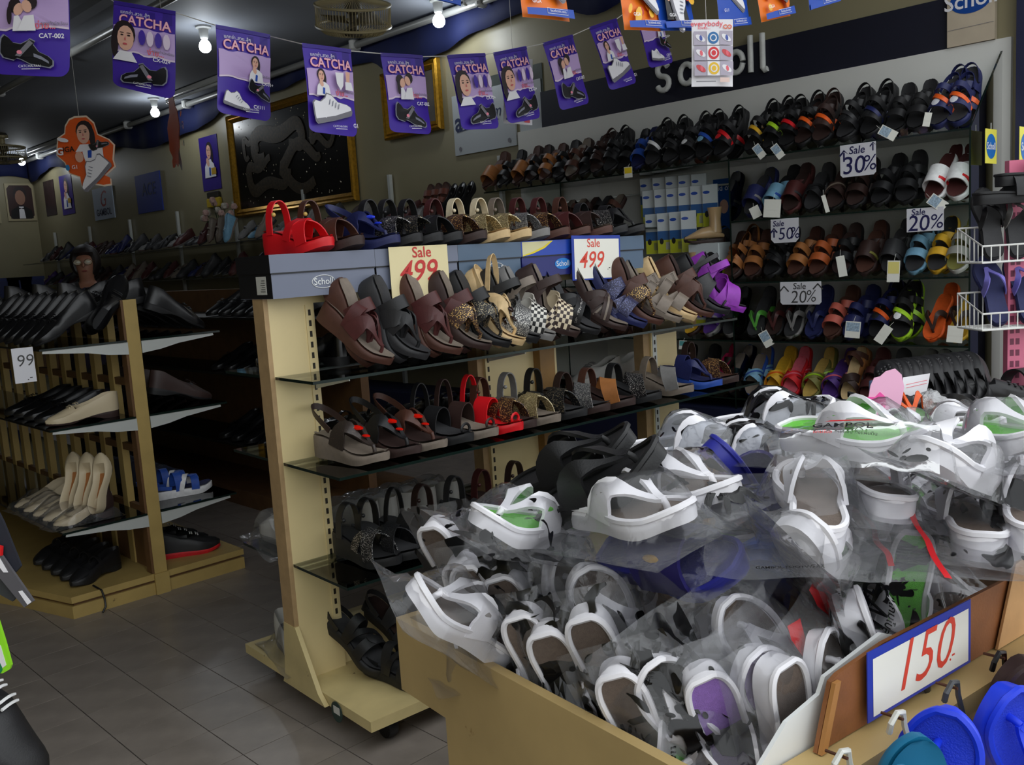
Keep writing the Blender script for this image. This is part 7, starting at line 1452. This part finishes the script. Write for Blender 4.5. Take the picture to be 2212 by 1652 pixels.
# ------------------------------------------------------------ the shop assistant behind the gondola
def person():
    p = atd(184, 566, 6.1); H = p.z+.10; t = thing('person', 'person with short dark hair and glasses standing behind the gondola of black shoes', 'person', Matrix.Translation((p.x, p.y, 0)) @ Matrix.Rotation(-.5, 4, 'Z'))
    k = H/1.60; me = bpy.data.meshes.new('body'); hx = 0
    J = dict(pelvis=(0, 0, .86, .125), waist=(0, 0, 1.0, .115), chest=(0, -.005, 1.17, .13), neckb=(0, .0, 1.30, .07), neck=(0, -.005, 1.36, .045), jaw=(0, -.02, 1.42, .055), face=(0, -.012, 1.485, .075), crown=(0, .0, 1.555, .062),
             hl=(-.09, 0, .82, .09), kl=(-.1, -.01, .46, .058), al=(-.1, .01, .09, .04), tl=(-.11, -.14, .03, .035), hr=(.09, 0, .82, .09), kr=(.1, -.01, .46, .058), ar=(.1, .01, .09, .04), tr=(.11, -.14, .03, .035),
             sl=(-.16, 0, 1.27, .055), el=(-.20, .02, 1.0, .042), wl=(-.20, -.10, .80, .03), gl=(-.20, -.15, .73, .03), sr=(.16, 0, 1.27, .055), er=(.20, .02, 1.0, .042), wr=(.20, -.10, .80, .03), gr=(.20, -.15, .73, .03))
    E = 'pelvis-waist waist-chest chest-neckb neckb-neck neck-jaw jaw-face face-crown pelvis-hl hl-kl kl-al al-tl pelvis-hr hr-kr kr-ar ar-tr neckb-sl sl-el el-wl wl-gl neckb-sr sr-er er-wr wr-gr'.split(); nm = list(J)
    fing = []
    for s_ in 'lr':                                # five fingers rooted in each palm
        g = Vector(J['g'+s_][:3]); sd = -1 if s_ == 'l' else 1
        for f_ in range(5):
            a = 'f%s%d' % (s_, f_); off = Vector((sd*(-.018+.012*f_), -.03, -.035)) if f_ < 4 else Vector((-sd*.03, -.03, -.005)); L_ = (.9, 1.05, 1., .8, .7)[f_]
            J[a+'a'] = (*(g+off*.8), .009); J[a+'b'] = (*(g+off*.8+Vector((0, -.012, -.03))*L_), .008); nm += [a+'a', a+'b']; E += ['g%s-%sa' % (s_, a), '%sa-%sb' % (a, a)]
    me.from_pydata([tuple(k*c for c in J[n][:3]) for n in nm], [(nm.index(a), nm.index(b)) for a, b in (e.split('-') for e in E)], [])
    o = obj('body', me, mat('skin', (150, 104, 82), .5), t); sk = o.modifiers.new('skin', 'SKIN'); sk.use_smooth_shade = True
    for i, n in enumerate(nm): v = me.skin_vertices[0].data[i]; v.radius = (J[n][3]*k, J[n][3]*k); v.use_root = n == 'pelvis'
    o.modifiers.new('sub', 'SUBSURF').levels = 1; o.modifiers['sub'].render_levels = 2
    h = MB(); h.ball((0, .012, 1.50*k), .1*k, 24, (1, 1.05, 1.18)); h.v = [Vector((q.x, max(q.y, -.03+abs(q.x)*-.25) if q.z < 1.545*k else q.y, q.z)) for q in h.v]; h.build('hair', mat('dark_hair', (26, 18, 16), .5, bump=.4, bs=150), t)
    n_ = MB().ball((0, -.092*k, 1.475*k), .013*k, 8, (.8, 1, 1.3)); n_.build('nose', MATS['skin'], t)
    for s_ in (-1, 1):
        MB().ball((s_*.03*k, -.080*k, 1.495*k), .011*k, 8, (1.2, .5, .7)).build('eye', C(230, 226, 220), t); MB().tube([(s_*.034*k+.024*k*cos(a*pi/8), -.098*k, 1.494*k+.019*k*sin(a*pi/8)) for a in range(16)], .0018, 5, True).build('glasses_rim', C(90, 70, 40, .3), t)
        MB().flat(ell(s_*.034*k, 1.494*k, .023*k, .018*k, 14), lambda p: Vector((p.x, -.098*k, p.y))).build('lens', film('spectacle_lens', (235, 240, 240), .15, .02, 0, 0), t); MB().ball((s_*.078*k, .0, 1.48*k), .02*k, 8, (.4, .7, 1.2)).build('ear', MATS['skin'], t); MB().tube([(s_*.058*k, -.096*k, 1.497*k), (s_*.08*k, .0, 1.50*k)], .0016, 4).build('temple_arm', C(90, 70, 40, .3), t)
    MB().ball((0, -.076*k, 1.435*k), .02*k, 8, (1, .4, .3)).build('mouth', C(140, 70, 66), t)
    b = MB(); b.lathe([(.13, .78), (.16, .84), (.14, 1.0), (.155, 1.17), (.13, 1.28), (.065, 1.335), (.06, 1.34)], 18, lambda p: Vector((p.x*k*1.1, p.y*k*.85, p.z*k)))
    for s_ in (-1, 1): b.tube([Vector((s_*.13, 0, 1.27))*k, Vector((s_*.185, .01, 1.16))*k, Vector((s_*.20, .02, 1.03))*k], [.068, .06, .058], 10)
    b.build('blouse', C(46, 40, 60, .8), t); tr_ = MB()
    for s_ in (-1, 1): tr_.tube([Vector((s_*.07, 0, .86))*k, Vector((s_*.09, 0, .7))*k, Vector((s_*.1, -.01, .46))*k, Vector((s_*.1, .01, .08))*k], [.11, .1, .075, .065], 12)
    tr_.build('trousers', C(26, 26, 32, .8), t)
person()

# ------------------------------------------------------------ things at the left frame edge, hanging by the street
d = 1.6
t = thing('striped_strap', 'grey strap with white dashes hanging at the left frame edge', 'strap', axes(RIGHT, UP, -FWD, atd(30, 1240, d)) @ Matrix.Rotation(.98-pi/2, 4, 'Z').inverted()); s_ = d/FPX
tm = axes(RIGHT, UP, -FWD, atd(0, 0, d))
def pp(x, y, off=0.): return t.matrix_world.inverted() @ (atd(x, y, d) - FWD*off)
def strap_piece(nm, q, m, off=0.): b = MB(); a = [pp(x, y, off) for x, y in q]; c = [pp(x, y, off-.006) for x, y in q]; n = len(q); b.add(a+c, [tuple(range(n)), tuple(range(2*n-1, n-1, -1))] + [(i, n+i, n+(i+1) % n, (i+1) % n) for i in range(n)]); b.build(nm, m, t, smooth=False)
strap_piece('webbing', [(-20, 1150), (0, 1195), (72, 1298), (52, 1312), (-20, 1225)], C(84, 82, 86, .7)); strap_piece('white_dash', [(0, 1205), (18, 1236), (8, 1236), (-10, 1212)], PW, .001); strap_piece('white_dash', [(48, 1275), (68, 1300), (60, 1306), (40, 1277)], PW, .001); strap_piece('dark_webbing', [(-20, 1090), (0, 1130), (38, 1225), (25, 1240), (-20, 1170)], C(26, 28, 40, .7), -.01); strap_piece('grey_end', [(-20, 1240), (30, 1290), (20, 1302), (-20, 1280)], C(50, 50, 54, .7), -.01)
strap_piece('red_patch', [(-10, 1175), (5, 1180), (4, 1200), (-10, 1198)], C(214, 20, 24), .002)
t = thing('neon_strap', 'neon green and white strap tip at the left frame edge', 'strap', Matrix.Translation(atd(0, 1400, d)))
strap_piece('strap', [(-30, 1250), (-4, 1340), (10, 1385), (24, 1436), (20, 1446), (6, 1454), (-30, 1456)], mat('neon_green', (150, 230, 40), .5)); strap_piece('white_stripe', [(-14, 1375), (2, 1395), (14, 1436), (6, 1442), (-14, 1400)], PW, .001); strap_piece('green_stripe', [(-30, 1400), (-10, 1400), (6, 1446), (2, 1453), (-30, 1455)], mat('deep_green', (20, 130, 80), .5), .0015)
P2 = atd(62, 1720, 1.25); P1 = P2 + (atd(-70, 1620, 1.25)-P2).normalized()*.27; shoe('sneaker', pal('charcoal', 'black', 'white', 'black', trim='white'), axis_mat(P1, P2, UP+RIGHT*.2), 'sneaker', 'black sneaker with white laces at the bottom left frame corner', 'sneaker')
